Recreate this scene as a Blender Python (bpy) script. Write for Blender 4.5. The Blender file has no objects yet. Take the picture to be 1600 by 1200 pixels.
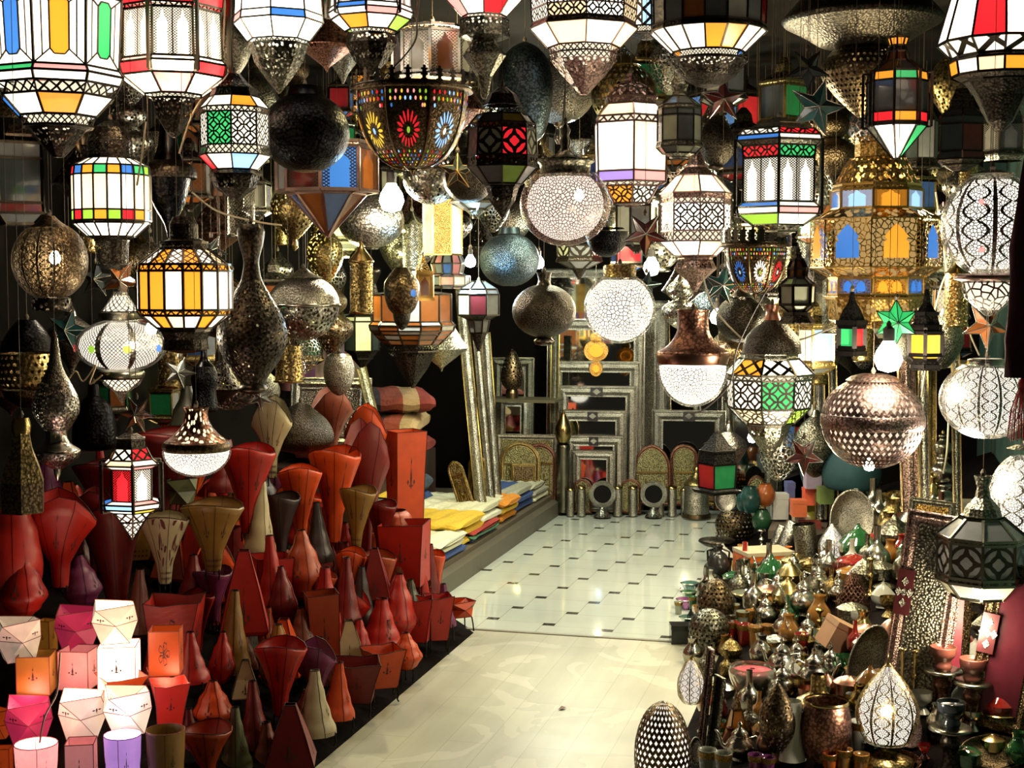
import bpy, math, random
from mathutils import Vector, Matrix
PI = math.pi
R = random.Random(11)
sc = bpy.context.scene
COL = sc.collection
F = 2220.0
YAW, PITCH = math.radians(14.5), math.radians(3.89)
CAM = Vector((0, 0, 1.65))
FW = Vector((-math.sin(YAW) * math.cos(PITCH), math.cos(YAW) * math.cos(PITCH), -math.sin(PITCH)))
RT = Vector((math.cos(YAW), math.sin(YAW), 0))
UP = RT.cross(FW)
CEIL = 2.95
def at(px, py, d): return CAM + FW * d + RT * ((px - 800) / F * d) + UP * ((600 - py) / F * d)
def floor_at(px, py, z=0.0):
    v = FW + RT * ((px - 800) / F) + UP * ((600 - py) / F)
    return CAM + v * ((z - CAM.z) / v.z)
def depth_of(p): return (p - CAM).dot(FW)
# the two sloping display stands
def edge_left(y): return -1.86 if y < 6.45 else -1.86 - min(.36, (y - 6.45) * .72)
def edge_right(y): return -.70 if y < 6.35 else -.70 - min(.24, (y - 6.35) * 1.2)
def slope_left(x, y): return max(0.0, min(.36 * (edge_left(y) - x), .45 * (y - 3.65)))
def slope_right(x, y): return max(0.0, min(.36 * (x - edge_right(y)), .5 * (y - 4.2)))
def march(px, py, h, d0=3.6):
    v = FW + RT * ((px - 800) / F) + UP * ((600 - py) / F)
    d = d0
    while d < 11:
        p = CAM + v * d
        if p.z <= h(p.x, p.y): break
        d += .01
    p.z = max(h(p.x, p.y), 0)
    return p, d

# ---------------------------------------------------------------- materials
MATS = {}
class NT:
    def __init__(s, name):
        s.m = bpy.data.materials.new(name); s.m.use_nodes = True
        s.t = s.m.node_tree; s.t.nodes.clear()
        s.out = s.t.nodes.new('ShaderNodeOutputMaterial')
    def n(s, typ, **kw):
        o = s.t.nodes.new(typ)
        for k, v in kw.items():
            if k in o.inputs: s.set(o.inputs[k], v)
            else: setattr(o, k, v)
        return o
    def set(s, inp, v):
        if isinstance(v, bpy.types.NodeSocket): s.t.links.new(v, inp)
        else: inp.default_value = v
    def mt(s, op, a, b=0.0, c=None):
        o = s.t.nodes.new('ShaderNodeMath'); o.operation = op
        s.set(o.inputs[0], a); s.set(o.inputs[1], b)
        if c is not None: s.set(o.inputs[2], c)
        return o.outputs[0]
    def uv(s):
        u = s.n('ShaderNodeUVMap'); x = s.n('ShaderNodeSeparateXYZ'); s.t.links.new(u.outputs[0], x.inputs[0])
        return x.outputs[0], x.outputs[1], u.outputs[0]
    def obj(s): return s.n('ShaderNodeTexCoord').outputs['Object']
    def princ(s, **kw):
        b = s.t.nodes.new('ShaderNodeBsdfPrincipled')
        for k, v in kw.items(): s.set(b.inputs[k], v)
        return b
    def mix(s, f, a, b):
        o = s.t.nodes.new('ShaderNodeMixShader'); s.set(o.inputs[0], f); s.set(o.inputs[1], a); s.set(o.inputs[2], b)
        return o.outputs[0]
    def cmix(s, f, a, b, typ='MIX'):
        o = s.t.nodes.new('ShaderNodeMix'); o.data_type = 'RGBA'; o.blend_type = typ
        s.set(o.inputs[0], f); s.set(o.inputs[6], a); s.set(o.inputs[7], b)
        return o.outputs[2]
    def done(s, sh, disp=None):
        s.t.links.new(sh, s.out.inputs[0]); return s.m
METAL = {'dark': ((.10, .085, .065), .32), 'iron': ((.035, .032, .03), .5), 'silver': ((.66, .64, .55), .22), 'brass': ((.58, .43, .17), .25),
         'gold': ((.85, .52, .14), .28), 'copper': ((.50, .25, .17), .28), 'bronze': ((.25, .18, .10), .3), 'blued': ((.12, .17, .2), .3),
         'pewter': ((.34, .33, .25), .27), 'olive': ((.36, .34, .17), .3), 'rose': ((.55, .38, .33), .3), 'black': ((.02, .02, .022), .25)}
def c4(c): return (c[0], c[1], c[2], 1)
def metal_sh(N, key, eng=0.0, sc_=70.0):
    col, ro = METAL[key]
    o = N.obj()
    nz = N.n('ShaderNodeTexNoise', Scale=14.0, Detail=3.0); N.t.links.new(o, nz.inputs['Vector'])
    f = N.mt('MULTIPLY', N.mt('SUBTRACT', nz.outputs[0], .35), 1.3)
    base = N.cmix(f, c4([x * .55 for x in col]), c4([min(1, x * 1.15) for x in col]))
    kw = dict(Metallic=1.0, Roughness=ro)
    if eng:
        vo = N.n('ShaderNodeTexVoronoi', Scale=sc_); N.t.links.new(o, vo.inputs['Vector'])
        d = vo.outputs['Distance']
        base = N.cmix(N.mt('MULTIPLY', N.mt('GREATER_THAN', d, .52), .75), base, c4([x * .12 for x in col]))
        bp = N.n('ShaderNodeBump', Strength=eng, Distance=.004); N.t.links.new(d, bp.inputs['Height'])
        kw['Normal'] = bp.outputs[0]; kw['Roughness'] = ro + .10
    kw['Base Color'] = base
    return N.princ(**kw).outputs[0]
def metal(key, eng=0, sc_=70):
    sc_ = sc_ * 1.5
    k = ('m', key, eng, sc_)
    if k not in MATS:
        N = NT(f'{key}_metal'); MATS[k] = N.done(metal_sh(N, key, eng, sc_))
    return MATS[k]
def pattern(N, pat):
    """socket that is 1 in the openings"""
    u, v, uvs = N.uv()
    m = N.mt
    if pat in ('loz', 'dots'):
        row = m('FLOOR', v)
        x = m('ABSOLUTE', m('SUBTRACT', m('FRACT', m('ADD', u, m('MULTIPLY', m('MODULO', m('ABSOLUTE', row), 2.0), .5))), .5))
        y = m('ABSOLUTE', m('SUBTRACT', m('FRACT', v), .5))
        if pat == 'loz': return m('LESS_THAN', m('ADD', m('MULTIPLY', x, 1.15), m('MULTIPLY', y, .9)), .36)
        return m('LESS_THAN', m('ADD', m('POWER', x, 2.0), m('POWER', y, 2.0)), .07)
    if pat in ('vor', 'fine'):
        vo = N.n('ShaderNodeTexVoronoi', voronoi_dimensions='2D', feature='DISTANCE_TO_EDGE', Scale=1.0); N.t.links.new(uvs, vo.inputs['Vector'])
        return m('GREATER_THAN', vo.outputs['Distance'], .11 if pat == 'vor' else .10)
    if pat == 'spk':
        vo = N.n('ShaderNodeTexVoronoi', voronoi_dimensions='2D', Scale=1.0); N.t.links.new(uvs, vo.inputs['Vector'])
        return m('LESS_THAN', vo.outputs['Distance'], .27)
    if pat in ('lat', 'net'):
        w = .26 if pat == 'lat' else .3
        return m('MULTIPLY', m('GREATER_THAN', m('FRACT', m('ADD', u, v)), w), m('GREATER_THAN', m('FRACT', m('SUBTRACT', u, v)), w))
    if pat == 'ros':
        def ring(du, r, w):
            a = m('SUBTRACT', m('FRACT', m('ADD', u, du)), .5); b = m('SUBTRACT', m('FRACT', m('ADD', v, du)), .5)
            return m('GREATER_THAN', m('ABSOLUTE', m('SUBTRACT', m('SQRT', m('ADD', m('POWER', a, 2.0), m('POWER', b, 2.0))), r)), w)
        return m('MULTIPLY', m('MULTIPLY', ring(0., .5, .055), ring(.5, .5, .055)), ring(0., .24, .05))
    if pat in ('arch', 'arch2'):
        uc = m('ABSOLUTE', m('SUBTRACT', u if pat == 'arch' else m('FRACT', m('MULTIPLY', u, 2.0)), .5))
        a = m('MULTIPLY', m('LESS_THAN', uc, .26), m('LESS_THAN', v, .46))
        c = m('LESS_THAN', m('ADD', m('POWER', uc, 2.0), m('POWER', m('MULTIPLY', m('SUBTRACT', v, .58), 1.3), 2.0)), .075)
        t = m('MULTIPLY', m('LESS_THAN', m('ADD', m('MULTIPLY', uc, 1.6), v), .95), m('GREATER_THAN', v, .6))
        hole = m('MAXIMUM', m('MAXIMUM', a, c), t)
        lu = m('MULTIPLY', u, 8.0 if pat == 'arch' else 12.0); lv = m('MULTIPLY', v, 13.0 if pat == 'arch' else 18.0)
        l = m('MULTIPLY', m('GREATER_THAN', m('FRACT', m('ADD', lu, lv)), .42), m('GREATER_THAN', m('FRACT', m('SUBTRACT', lu, lv)), .42))
        edge = m('MULTIPLY', m('LESS_THAN', uc, .46), m('LESS_THAN', m('ABSOLUTE', m('SUBTRACT', v, .5)), .47))
        return m('MULTIPLY', m('MAXIMUM', hole, l), edge)
    if pat == 'rib':   # broad ribs every unit of u with a net between them
        fu = m('ABSOLUTE', m('SUBTRACT', m('FRACT', u), .5))
        lu = m('MULTIPLY', u, 9.0); lv = m('MULTIPLY', v, 9.0)
        l = m('MULTIPLY', m('GREATER_THAN', m('FRACT', m('ADD', lu, lv)), .27), m('GREATER_THAN', m('FRACT', m('SUBTRACT', lu, lv)), .27))
        return m('MULTIPLY', l, m('LESS_THAN', fu, .42))
    if pat == 'lace':  # ribs, ogee outlines and tracery between
        fu = m('ABSOLUTE', m('SUBTRACT', m('FRACT', u), .5))
        vo = N.n('ShaderNodeTexVoronoi', voronoi_dimensions='2D', feature='DISTANCE_TO_EDGE', Scale=11.0); N.t.links.new(uvs, vo.inputs['Vector'])
        og = m('GREATER_THAN', m('ABSOLUTE', m('SUBTRACT', fu, m('ADD', m('MULTIPLY', m('ABSOLUTE', m('SINE', m('MULTIPLY', v, 6.2))), .28), .06))), .045)
        return m('MULTIPLY', m('MULTIPLY', m('GREATER_THAN', vo.outputs['Distance'], .13), m('LESS_THAN', fu, .44)), og)
def pierced(key, pat, eng=.4):
    k = ('p', key, pat)
    if k not in MATS:
        N = NT(f'pierced_{key}')
        h = pattern(N, pat)
        MATS[k] = N.done(N.mix(h, metal_sh(N, key, eng, 90), N.n('ShaderNodeBsdfTransparent').outputs[0]))
        MATS[k].cycles.emission_sampling = 'NONE'
    return MATS[k]
GLASS = {'w': ((1, .93, .80), 1.25), 'W': ((1, .95, .86), 2.8), 'b': ((.05, .20, .62), .9), 'o': ((1, .36, .03), .95), 'r': ((.85, .02, .03), .85), 'g': ((.05, .55, .16), .8),
         'p': ((1, .36, .33), 1.1), 'u': ((.38, .26, .7), .9), 'y': ((1, .65, .06), 1.0), 'c': ((1, .74, .46), 1.0), 'l': ((.36, .66, .06), .8), 's': ((.35, .62, 1), 1.2)}
DULL = {'w': (.52, .52, .46), 'b': (.05, .12, .35), 'o': (.5, .17, .03), 'r': (.4, .02, .03), 'g': (.02, .2, .07), 'k': (.16, .17, .17), 'K': (.03, .04, .04), 'n': (.6, .62, .45),
        'p': (.5, .2, .2), 't': (.02, .09, .09), 'm': (.13, .02, .02), 'a': (.25, .08, .02), 'y': (.7, .55, .1), 'u': (.2, .12, .35), 'l': (.3, .45, .1)}
def glass(c, lit=True, pat=None, key='dark'):
    k = ('g', c, lit, pat, key)
    if k in MATS: return MATS[k]
    N = NT(('lit_' if lit else '') + 'glass_' + c)
    if lit and c in GLASS:
        col, st = GLASS[c]
        g0 = N.princ(**{'Base Color': c4([x * .3 for x in col]), 'Roughness': .2, 'Emission Color': c4(col), 'Emission Strength': st * (.72 if c in 'wWc' else .95)}).outputs[0]
        tr = N.n('ShaderNodeBsdfTranslucent', Color=c4([x * (.28 if pat else (.8 if c in 'wWc' else .3)) for x in col])); ad = N.n('ShaderNodeAddShader')
        N.t.links.new(g0, ad.inputs[0]); N.t.links.new(tr.outputs[0], ad.inputs[1]); g = ad.outputs[0]
    else:
        col = DULL.get(c, (.3, .3, .3))
        nz = N.n('ShaderNodeTexNoise', Scale=25.0); N.t.links.new(N.obj(), nz.inputs['Vector'])
        g = N.princ(**{'Base Color': N.cmix(nz.outputs[0], c4([x * .6 for x in col]), c4(col)), 'Roughness': .12, 'Coat Weight': .5}).outputs[0]
    if pat: g = N.mix(pattern(N, pat), metal_sh(N, 'dark' if key in ('rose', 'pewter') and lit else key), g)
    MATS[k] = N.done(g)
    if lit and (pat or c not in 'wW'): MATS[k].cycles.emission_sampling = 'NONE'
    return MATS[k]
def glow(col, st, sample=True):
    k = ('e', col, st, sample)
    if k not in MATS:
        N = NT('glowing_liner'); e = N.n('ShaderNodeEmission', Color=c4(col), Strength=st)
        MATS[k] = N.done(e.outputs[0])
        if not sample: MATS[k].cycles.emission_sampling = 'NONE'
    return MATS[k]
def plain(name, col, rough=.6, bump=0, scale=20., col2=None, metallic=0., coat=0., spec=.5):
    k = ('d', name)
    if k not in MATS:
        N = NT(name)
        nz = N.n('ShaderNodeTexNoise', Scale=scale, Detail=4.0); N.t.links.new(N.obj(), nz.inputs['Vector'])
        kw = {'Base Color': N.cmix(nz.outputs[0], c4([x * .6 for x in col]), c4(col2 or col)), 'Roughness': rough, 'Metallic': metallic, 'Coat Weight': coat, 'Specular IOR Level': spec}
        if bump:
            b = N.n('ShaderNodeBump', Strength=bump, Distance=.01); N.t.links.new(nz.outputs[0], b.inputs['Height']); kw['Normal'] = b.outputs[0]
        MATS[k] = N.done(N.princ(**kw).outputs[0])
    return MATS[k]
def leather(col, lit=0.0):
    k = ('l', col, lit)
    if k not in MATS:
        N = NT('goatskin')
        nz = N.n('ShaderNodeTexNoise', Scale=16.0, Detail=5.0); N.t.links.new(N.obj(), nz.inputs['Vector'])
        c = N.cmix(nz.outputs[0], c4([x * .55 for x in col]), c4(col))
        b = N.n('ShaderNodeBump', Strength=.25, Distance=.006); N.t.links.new(nz.outputs[0], b.inputs['Height'])
        kw = {'Base Color': c, 'Roughness': .42, 'Normal': b.outputs[0]}
        if lit: kw['Emission Color'] = c; kw['Emission Strength'] = lit
        MATS[k] = N.done(N.princ(**kw).outputs[0])
    return MATS[k]

# ---------------------------------------------------------------- mesh building
class MB:
    def __init__(s): s.v = []; s.f = []; s.mi = []; s.uv = []
    def face(s, pts, mi=0, uv=None):
        b = len(s.v); s.v += [tuple(p) for p in pts]; s.f.append(tuple(range(b, b + len(pts)))); s.mi.append(mi)
        s.uv.append(uv or [(0, 0)] * len(pts))
    def bar(s, p, q, w, mi=0, n=4):
        p = Vector(p); q = Vector(q); d = q - p
        if d.length < 1e-6: return
        d.normalize(); a = d.cross(Vector((0, 0, 1)) if abs(d.z) < .9 else Vector((1, 0, 0))).normalized(); b = d.cross(a)
        k = len(s.v)
        for e in (p, q):
            for i in range(n):
                t = 2 * PI * (i + .5) / n; s.v.append(tuple(e + (a * math.cos(t) + b * math.sin(t)) * w * .7))
        for i in range(n):
            j = (i + 1) % n; s.f.append((k + i, k + j, k + n + j, k + n + i)); s.mi.append(mi); s.uv.append([(0, 0)] * 4)
        s.f.append(tuple(k + i for i in range(n))[::-1]); s.mi.append(mi); s.uv.append([(0, 0)] * n)
        s.f.append(tuple(k + n + i for i in range(n))); s.mi.append(mi); s.uv.append([(0, 0)] * n)
    def box(s, lo, hi, mi=0):
        x0, y0, z0 = lo; x1, y1, z1 = hi
        c = [(x0, y0, z0), (x1, y0, z0), (x1, y1, z0), (x0, y1, z0), (x0, y0, z1), (x1, y0, z1), (x1, y1, z1), (x0, y1, z1)]
        k = len(s.v); s.v += c
        for q in ((0, 3, 2, 1), (4, 5, 6, 7), (0, 1, 5, 4), (1, 2, 6, 5), (2, 3, 7, 6), (3, 0, 4, 7)):
            s.f.append(tuple(k + i for i in q)); s.mi.append(mi); s.uv.append([(0, 0), (1, 0), (1, 1), (0, 1)])
    def loops(s, loops, mi=0, cells=12, close=True, caps=(False, False), facet_uv=False):
        """quads between loops of equal length (lists of Vector); uv in cells"""
        n = len(loops[0]); rm = max(max(math.hypot(p[0], p[1]) for p in l) for l in loops) or 1
        k = len(s.v); vv = 0; vs = []
        for i, l in enumerate(loops):
            if i: vv += (Vector(l[0]) - Vector(loops[i - 1][0])).length / (2 * PI * rm) * cells
            vs.append(vv); s.v += [tuple(p) for p in l]
        m = n if close else n - 1
        for i in range(len(loops) - 1):
            for j in range(m):
                a = k + i * n + j; b = k + i * n + (j + 1) % n; c = k + (i + 1) * n + (j + 1) % n; d = k + (i + 1) * n + j
                s.f.append((a, b, c, d)); s.mi.append(mi)
                u0, u1 = j / n * cells, (j + 1) / n * cells
                s.uv.append([(u0, vs[i]), (u1, vs[i]), (u1, vs[i + 1]), (u0, vs[i + 1])])
        for w, i in ((0, 0), (1, len(loops) - 1)):
            if caps[w]:
                s.f.append(tuple(k + i * n + j for j in range(n))); s.mi.append(mi); s.uv.append([(0, 0)] * n)
    def lathe(s, prof, seg=24, mi=0, cells=12, ang=0., caps=(False, False), ecc=1.0, c=(0, 0)):
        s.loops([[Vector((c[0] + r * math.cos(ang + 2 * PI * j / seg), c[1] + r * ecc * math.sin(ang + 2 * PI * j / seg), z)) for j in range(seg)] for r, z in prof], mi, cells, True, caps)
    def tube(s, pts, r, n=6, mi=0):
        pts = [Vector(p) for p in pts]; ls = []; a = None
        for i, p in enumerate(pts):
            d = (pts[min(i + 1, len(pts) - 1)] - pts[max(i - 1, 0)]).normalized()
            if a is None: a = d.cross(Vector((.3, .9, .2))).normalized()
            a = (a - d * a.dot(d)).normalized(); b = d.cross(a)
            rr = r(i / (len(pts) - 1)) if callable(r) else r
            ls.append([p + (a * math.cos(2 * PI * j / n) + b * math.sin(2 * PI * j / n)) * rr for j in range(n)])
        s.loops(ls, mi, 6, True, (True, True))
    def build(s, name, mats, parent=None, smooth=False):
        me = bpy.data.meshes.new(name); me.from_pydata(s.v, [], s.f)
        uvl = me.uv_layers.new(name='UVMap'); i = 0
        flat = [c for u in s.uv for p in u for c in p]
        uvl.data.foreach_set('uv', flat)
        if not isinstance(mats, (list, tuple)): mats = [mats]
        for m in mats: me.materials.append(m)
        me.polygons.foreach_set('material_index', s.mi)
        if smooth: me.polygons.foreach_set('use_smooth', [True] * len(s.f))
        me.update()
        o = bpy.data.objects.new(name, me); COL.objects.link(o)
        if parent: o.parent = parent
        return o
THINGS = []; USED = set(); MARKS = []
def note(o, desc, cat, px, py, group=None, full=False, ref=None, r=40):
    """desc is a finished label when full, else gets the nearest landmark added later"""
    o['category'] = cat
    if group: o['group'] = group
    THINGS.append((o, desc, px, py, full))
    if ref: MARKS.append((px, py, ref, o))
    return o
def empty(name, loc, rz=0., rx=0., ry=0.):
    o = bpy.data.objects.new(name, None); o.empty_display_size = .05; COL.objects.link(o); o.location = loc; o.rotation_euler = (rx, ry, rz)
    return o
def struct(o): o['kind'] = 'structure'; return o
def copy_tree(o, parent=None):
    c = o.copy(); COL.objects.link(c); c.parent = parent
    for ch in o.children:
        if ch.name.split('.')[0] == 'cord': continue
        copy_tree(ch, c)
    return c
def cord(root, z0, s=1.0, wz=None):
    """hanging cord from local height z0 to the ceiling, with a ring at its foot"""
    top = CEIL - .004 - root.location.z
    sc_ = root.scale[0]
    m = MB(); m.bar((0, 0, z0), (0, 0, top / sc_), .0015 / sc_, n=5)
    m.lathe([(.006 / sc_, z0), (.009 / sc_, z0 + .01 / sc_), (.004 / sc_, z0 + .022 / sc_)], 8)
    return m.build('cord', plain('cord_brown', (.10, .075, .045), .6), root)

# ---------------------------------------------------------------- lamps
BOX = []       # hero boxes in the picture: (x0, y0, x1, y1, depth)
FIXED = ('the gilded tiered lantern', 'the swirling pierced globe', 'the dark ribbed globe', 'the drop-pierced globe', 'the enormous bronze dome')
def clear_depth(cx, r, yt, yb, d, ref):
    """the depth nearest to d at which the lamp and its cord miss every lamp hung before it"""
    if ref in FIXED or d > 8.5: return d
    def bad(q):
        rm = r * q / F
        for (x0, y0, x1, y1, dd) in BOX:
            ro = (x1 - x0) / 2 * dd / F; gap = abs(q - dd)
            if x0 < cx + r and cx - r < x1 and y0 < yb and yt < y1 and gap < (rm + ro) * .95: return True
            if x0 < cx < x1 and y1 <= yt + 4 and gap < ro * 1.02: return True
            if cx - r < (x0 + x1) / 2 < cx + r and yb <= y0 + 4 and gap < rm * 1.02: return True
        return False
    for k in range(0, 22):
        for sg in ((1, -1) if k else (1,)):
            q = d + sg * k * .04
            if q > 4.1 and not bad(q): return q
    return d
def lantern(cx, d, rings, styles, label, ref=None, n=8, rot=0., metal_='dark', bt=1.6, struts=None, name='hanging_lantern', cat='lantern', cells=3, group=None,
            hang=True, indiv=None, full=True, base=None, glowst=1.0, inner=1.2, bulb=False):
    if len(styles) != len(rings) - 1: print('STYLES', cx, len(rings), len(styles))
    if hang: d = clear_depth(cx, max(r for _, r in rings), rings[0][0], rings[-1][0], d, ref)
    s = d / F; yb = rings[-1][0]; ymid = (rings[0][0] + rings[-1][0]) / 2
    loc = base or at(cx, yb, d)
    root = empty(name, loc, 0)
    rmax = max(r for _, r in rings); bt *= 1.45
    if indiv is None: indiv = rmax > 55
    a0 = YAW - PI / 2 + rot
    def ring(i): y, r = rings[i]; return [Vector((r * s * math.cos(a0 + 2 * PI * (j + .5) / n), r * s * math.sin(a0 + 2 * PI * (j + .5) / n), (yb - y) * s)) for j in range(n)]
    P = [ring(i) for i in range(len(rings))]
    fr = MB(); gl = [i for i, st in enumerate(styles) if st[0] in 'GARLJNB']
    lo, hi = (gl[0], gl[-1]) if gl else (0, 0)
    lit_any = any(c in 'wWco' for st in styles if st[0] in 'GARLJB' for c in st[2:])
    for i, st in enumerate(styles[:len(rings) - 1]):
        code = st[0]; cols = st[2:] or 'w'; A, B = P[i], P[i + 1]
        if code == 'X': continue
        if code in 'MP':
            if lo < i < hi:
                for j in range(n): fr.bar(A[j], B[j], bt * s * .6)
            nm = 'roof_dome' if i < lo else ('lower_cone' if i > hi else 'metal_band')
            m = MB()
            wd = (A[0] - A[1]).length or (B[0] - B[1]).length
            for j in range(n):
                k = (j + 1) % n
                w = max((A[j] - A[k]).length, (B[j] - B[k]).length) or 1e-4; h = (A[j] - B[j]).length
                q = 4.0; asp = h / w * q
                m.face([B[j], B[k], A[k], A[j]], 0, [(0, 0), (q, 0), (q, asp), (0, asp)])
            o = m.build(nm, metal(metal_, .5, 80) if code == 'M' else pierced(metal_, {'s': 'spk', 'v': 'spk' if lit_any else 'vor', 'l': 'lat', 'd': 'dots'}.get(cols[0], 'vor')), root)
            if code == 'P' and lit_any and rings[i][1] > 3 and cols[0] == 'l':
                g = MB(); g.lathe([(rings[i][1] * s * .8, (yb - rings[i][0]) * s), (max(rings[i + 1][1], .5) * s * .8, (yb - rings[i + 1][0]) * s)], 8)
                g.build('glow_liner', glow((1, .86, .62), glowst, False), o)
        else:
            lit = code != 'N' and not (code in 'ARLJGB' and st[1] == '-')
            pat = {'A': 'arch', 'R': 'ros', 'L': 'lat', 'B': 'arch2'}.get(code)
            us = sorted(set(cols)); ms = [glass(c, lit, pat, metal_) for c in us]
            m = MB()
            for j in range(n):
                k = (j + 1) % n; c = cols[((j - (n - 3)) % n) % len(cols)]
                w = (A[j] - A[k]).length; w2 = (B[j] - B[k]).length; h = (A[j] - B[j]).length
                asp = h / max(w, w2, 1e-4)
                if pat in ('arch', 'arch2'): uv = [(0, 0), (1, 0), (1, 1), (0, 1)]
                else:
                    q = cells; e0 = q * (1 - w2 / max(w, w2)) / 2; e1 = q * (1 - w / max(w, w2)) / 2
                    uv = [(e0, 0), (q - e0, 0), (q - e1, q * asp), (e1, q * asp)]
                if indiv and w > .012:
                    mm = MB(); mm.face([B[j], B[k], A[k], A[j]], 0, uv); pane = mm.build('glass_pane', glass(c, lit, pat, metal_), root)
                else: m.face([B[j], B[k], A[k], A[j]], us.index(c), uv); pane = root
                if code == 'J':
                    # a raised elongated octagon jewel with lead lines to the corners
                    def bp(x, y, off=0.0):
                        p = (B[j] * (1 - x) + B[k] * x) * (1 - y) + (A[j] * (1 - x) + A[k] * x) * y
                        r_ = Vector((p.x, p.y, 0)).normalized(); return p + r_ * off
                    oc = [(.32, .2), (.5 - .1, .13), (.6, .13), (.68, .2), (.68, .84), (.6, .91), (.4, .91), (.32, .84)]
                    jm = MB(); jc = 'gogboobo'[j % 8]
                    jm.face([bp(x, y, .004) for x, y in oc])
                    jm.build('coloured_jewel', glass(jc), pane)
                    for (x, y), (x2, y2) in zip(oc, oc[1:] + oc[:1]): fr.bar(bp(x, y, .004), bp(x2, y2, .004), bt * s * .6)
                    for (x, y), (x2, y2) in (((.32, .2), (0, 0)), ((.68, .2), (1, 0)), ((.32, .84), (0, 1)), ((.68, .84), (1, 1))): fr.bar(bp(x, y, .003), bp(x2, y2, 0), bt * s * .6)
                    for x in (.17, .83): fr.bar(bp(x, .11), bp(x, .92), bt * s * .5)
            if m.f: m.build('glass_panes', ms, root)
            for j in range(n):
                fr.bar(A[j], B[j], bt * s)
        if code not in 'MP' or i in (lo - 1, hi + 1):
            for L in (A, B):
                if (L[0] - L[1]).length > .004:
                    for j in range(n): fr.bar(L[j], L[(j + 1) % n], bt * s)
    if struts:
        y0, y1, r = struts
        for j in range(n):
            a = a0 + 2 * PI * (j + .5) / n; x, y = r * s * math.cos(a), r * s * math.sin(a)
            fr.bar((x, y, (yb - y0) * s), (x, y, (yb - y1) * s), bt * s * 1.5)
            for yy in (y0, y1): fr.bar((x * .35, y * .35, (yb - yy) * s), (x, y, (yb - yy) * s), bt * s)
    fr.build('frame', metal(metal_), root)
    if hang: cord(root, (yb - rings[0][0]) * s)
    if lit_any and inner and hang:
        big = max(range(len(rings) - 1), key=lambda i: (rings[i][1] + rings[i + 1][1]) * abs(rings[i + 1][0] - rings[i][0]) if styles[i][0] in 'GARLJB' else 0)
        yy_ = rings[big][0] * .35 + rings[big + 1][0] * .65; point(root.location + Vector((.012, 0, (yb - yy_) * s)), inner * (rmax * s / .15) ** 2, (1, .86, .62), .02)
    note(root, label, cat, cx, ymid, group, full, ref)
    BOX.append((cx - rmax, rings[0][0], cx + rmax, yb, d))
    return root
def E(cy, ry, rx, t0=-90, t1=90, n=12):
    """half-ellipse profile from top (t0) to bottom (t1) in pixels: (y, r)"""
    return [(cy + ry * math.sin(math.radians(t0 + (t1 - t0) * i / n)), max(rx * math.cos(math.radians(t0 + (t1 - t0) * i / n)), .3)) for i in range(n + 1)]
def spline(pts, k=5):
    out = []
    for i in range(len(pts) - 1):
        p0 = pts[max(i - 1, 0)]; p1 = pts[i]; p2 = pts[i + 1]; p3 = pts[min(i + 2, len(pts) - 1)]
        for j in range(k):
            t = j / k
            f = lambda a, b, c, e: .5 * (2 * b + (c - a) * t + (2 * a - 5 * b + 4 * c - e) * t * t + (3 * b - a - 3 * c + e) * t ** 3)
            out.append((f(p0[0], p1[0], p2[0], p3[0]), max(.2, f(p0[1], p1[1], p2[1], p3[1]))))
    return out + [pts[-1]]
def pend(cx, d, secs, label, ref=None, name='hanging_lamp', cat='lamp', hang=True, group=None, full=True, base=None, seg=28, tilt=(0, 0), ptop=None, gems=None, box=True, ecc=1.0):
    """secs: (part name, profile [(y, r)] top to bottom in px, material, cells)"""
    if hang and box: d = clear_depth(cx, max(p[1] for q in secs for p in q[1]), min(p[0] for q in secs for p in q[1]), max(p[0] for q in secs for p in q[1]), d, ref)
    s = d / F; yb = max(p[0] for q in secs for p in q[1]); yt = min(p[0] for q in secs for p in q[1]); rm = max(p[1] for q in secs for p in q[1])
    root = empty(name, base or at(cx, yb, d), 0, tilt[0], tilt[1])
    for q in secs:
        m = MB(); nseg = q[4] if len(q) > 4 else seg
        m.lathe([(r * s, (yb - y) * s) for y, r in q[1]], nseg, 0, q[3], caps=(q[1][0][1] < 2, q[1][-1][1] < 2), ecc=ecc)
        m.build(q[0], q[2], root, smooth=nseg > 10)
    if gems:
        for (gy, gr, cols, size) in gems:
            for j, c in enumerate(cols):
                a = YAW - PI / 2 + 2 * PI * (j + .5) / len(cols); g = MB()
                x, y, z = gr * s * math.cos(a), gr * s * math.sin(a), (yb - gy) * s
                n_ = Vector((math.cos(a), math.sin(a), 0)); t_ = Vector((-math.sin(a), math.cos(a), 0))
                g.face([Vector((x, y, z)) + n_ * .002 + (t_ * math.cos(q) + Vector((0, 0, 1)) * math.sin(q)) * size * s for q in [2 * PI * i / 10 for i in range(10)]])
                g.build('glass_gem', glass(c), root)
    if hang: cord(root, (yb - yt) * s)
    note(root, label, cat, cx, (yt + yb) / 2, group, full, ref)
    if box: BOX.append((cx - rm, yt, cx + rm, yb, d))
    return root
LINER = lambda st=3.0: glow((1, .9, .74), .75 + st * .22)
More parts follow.
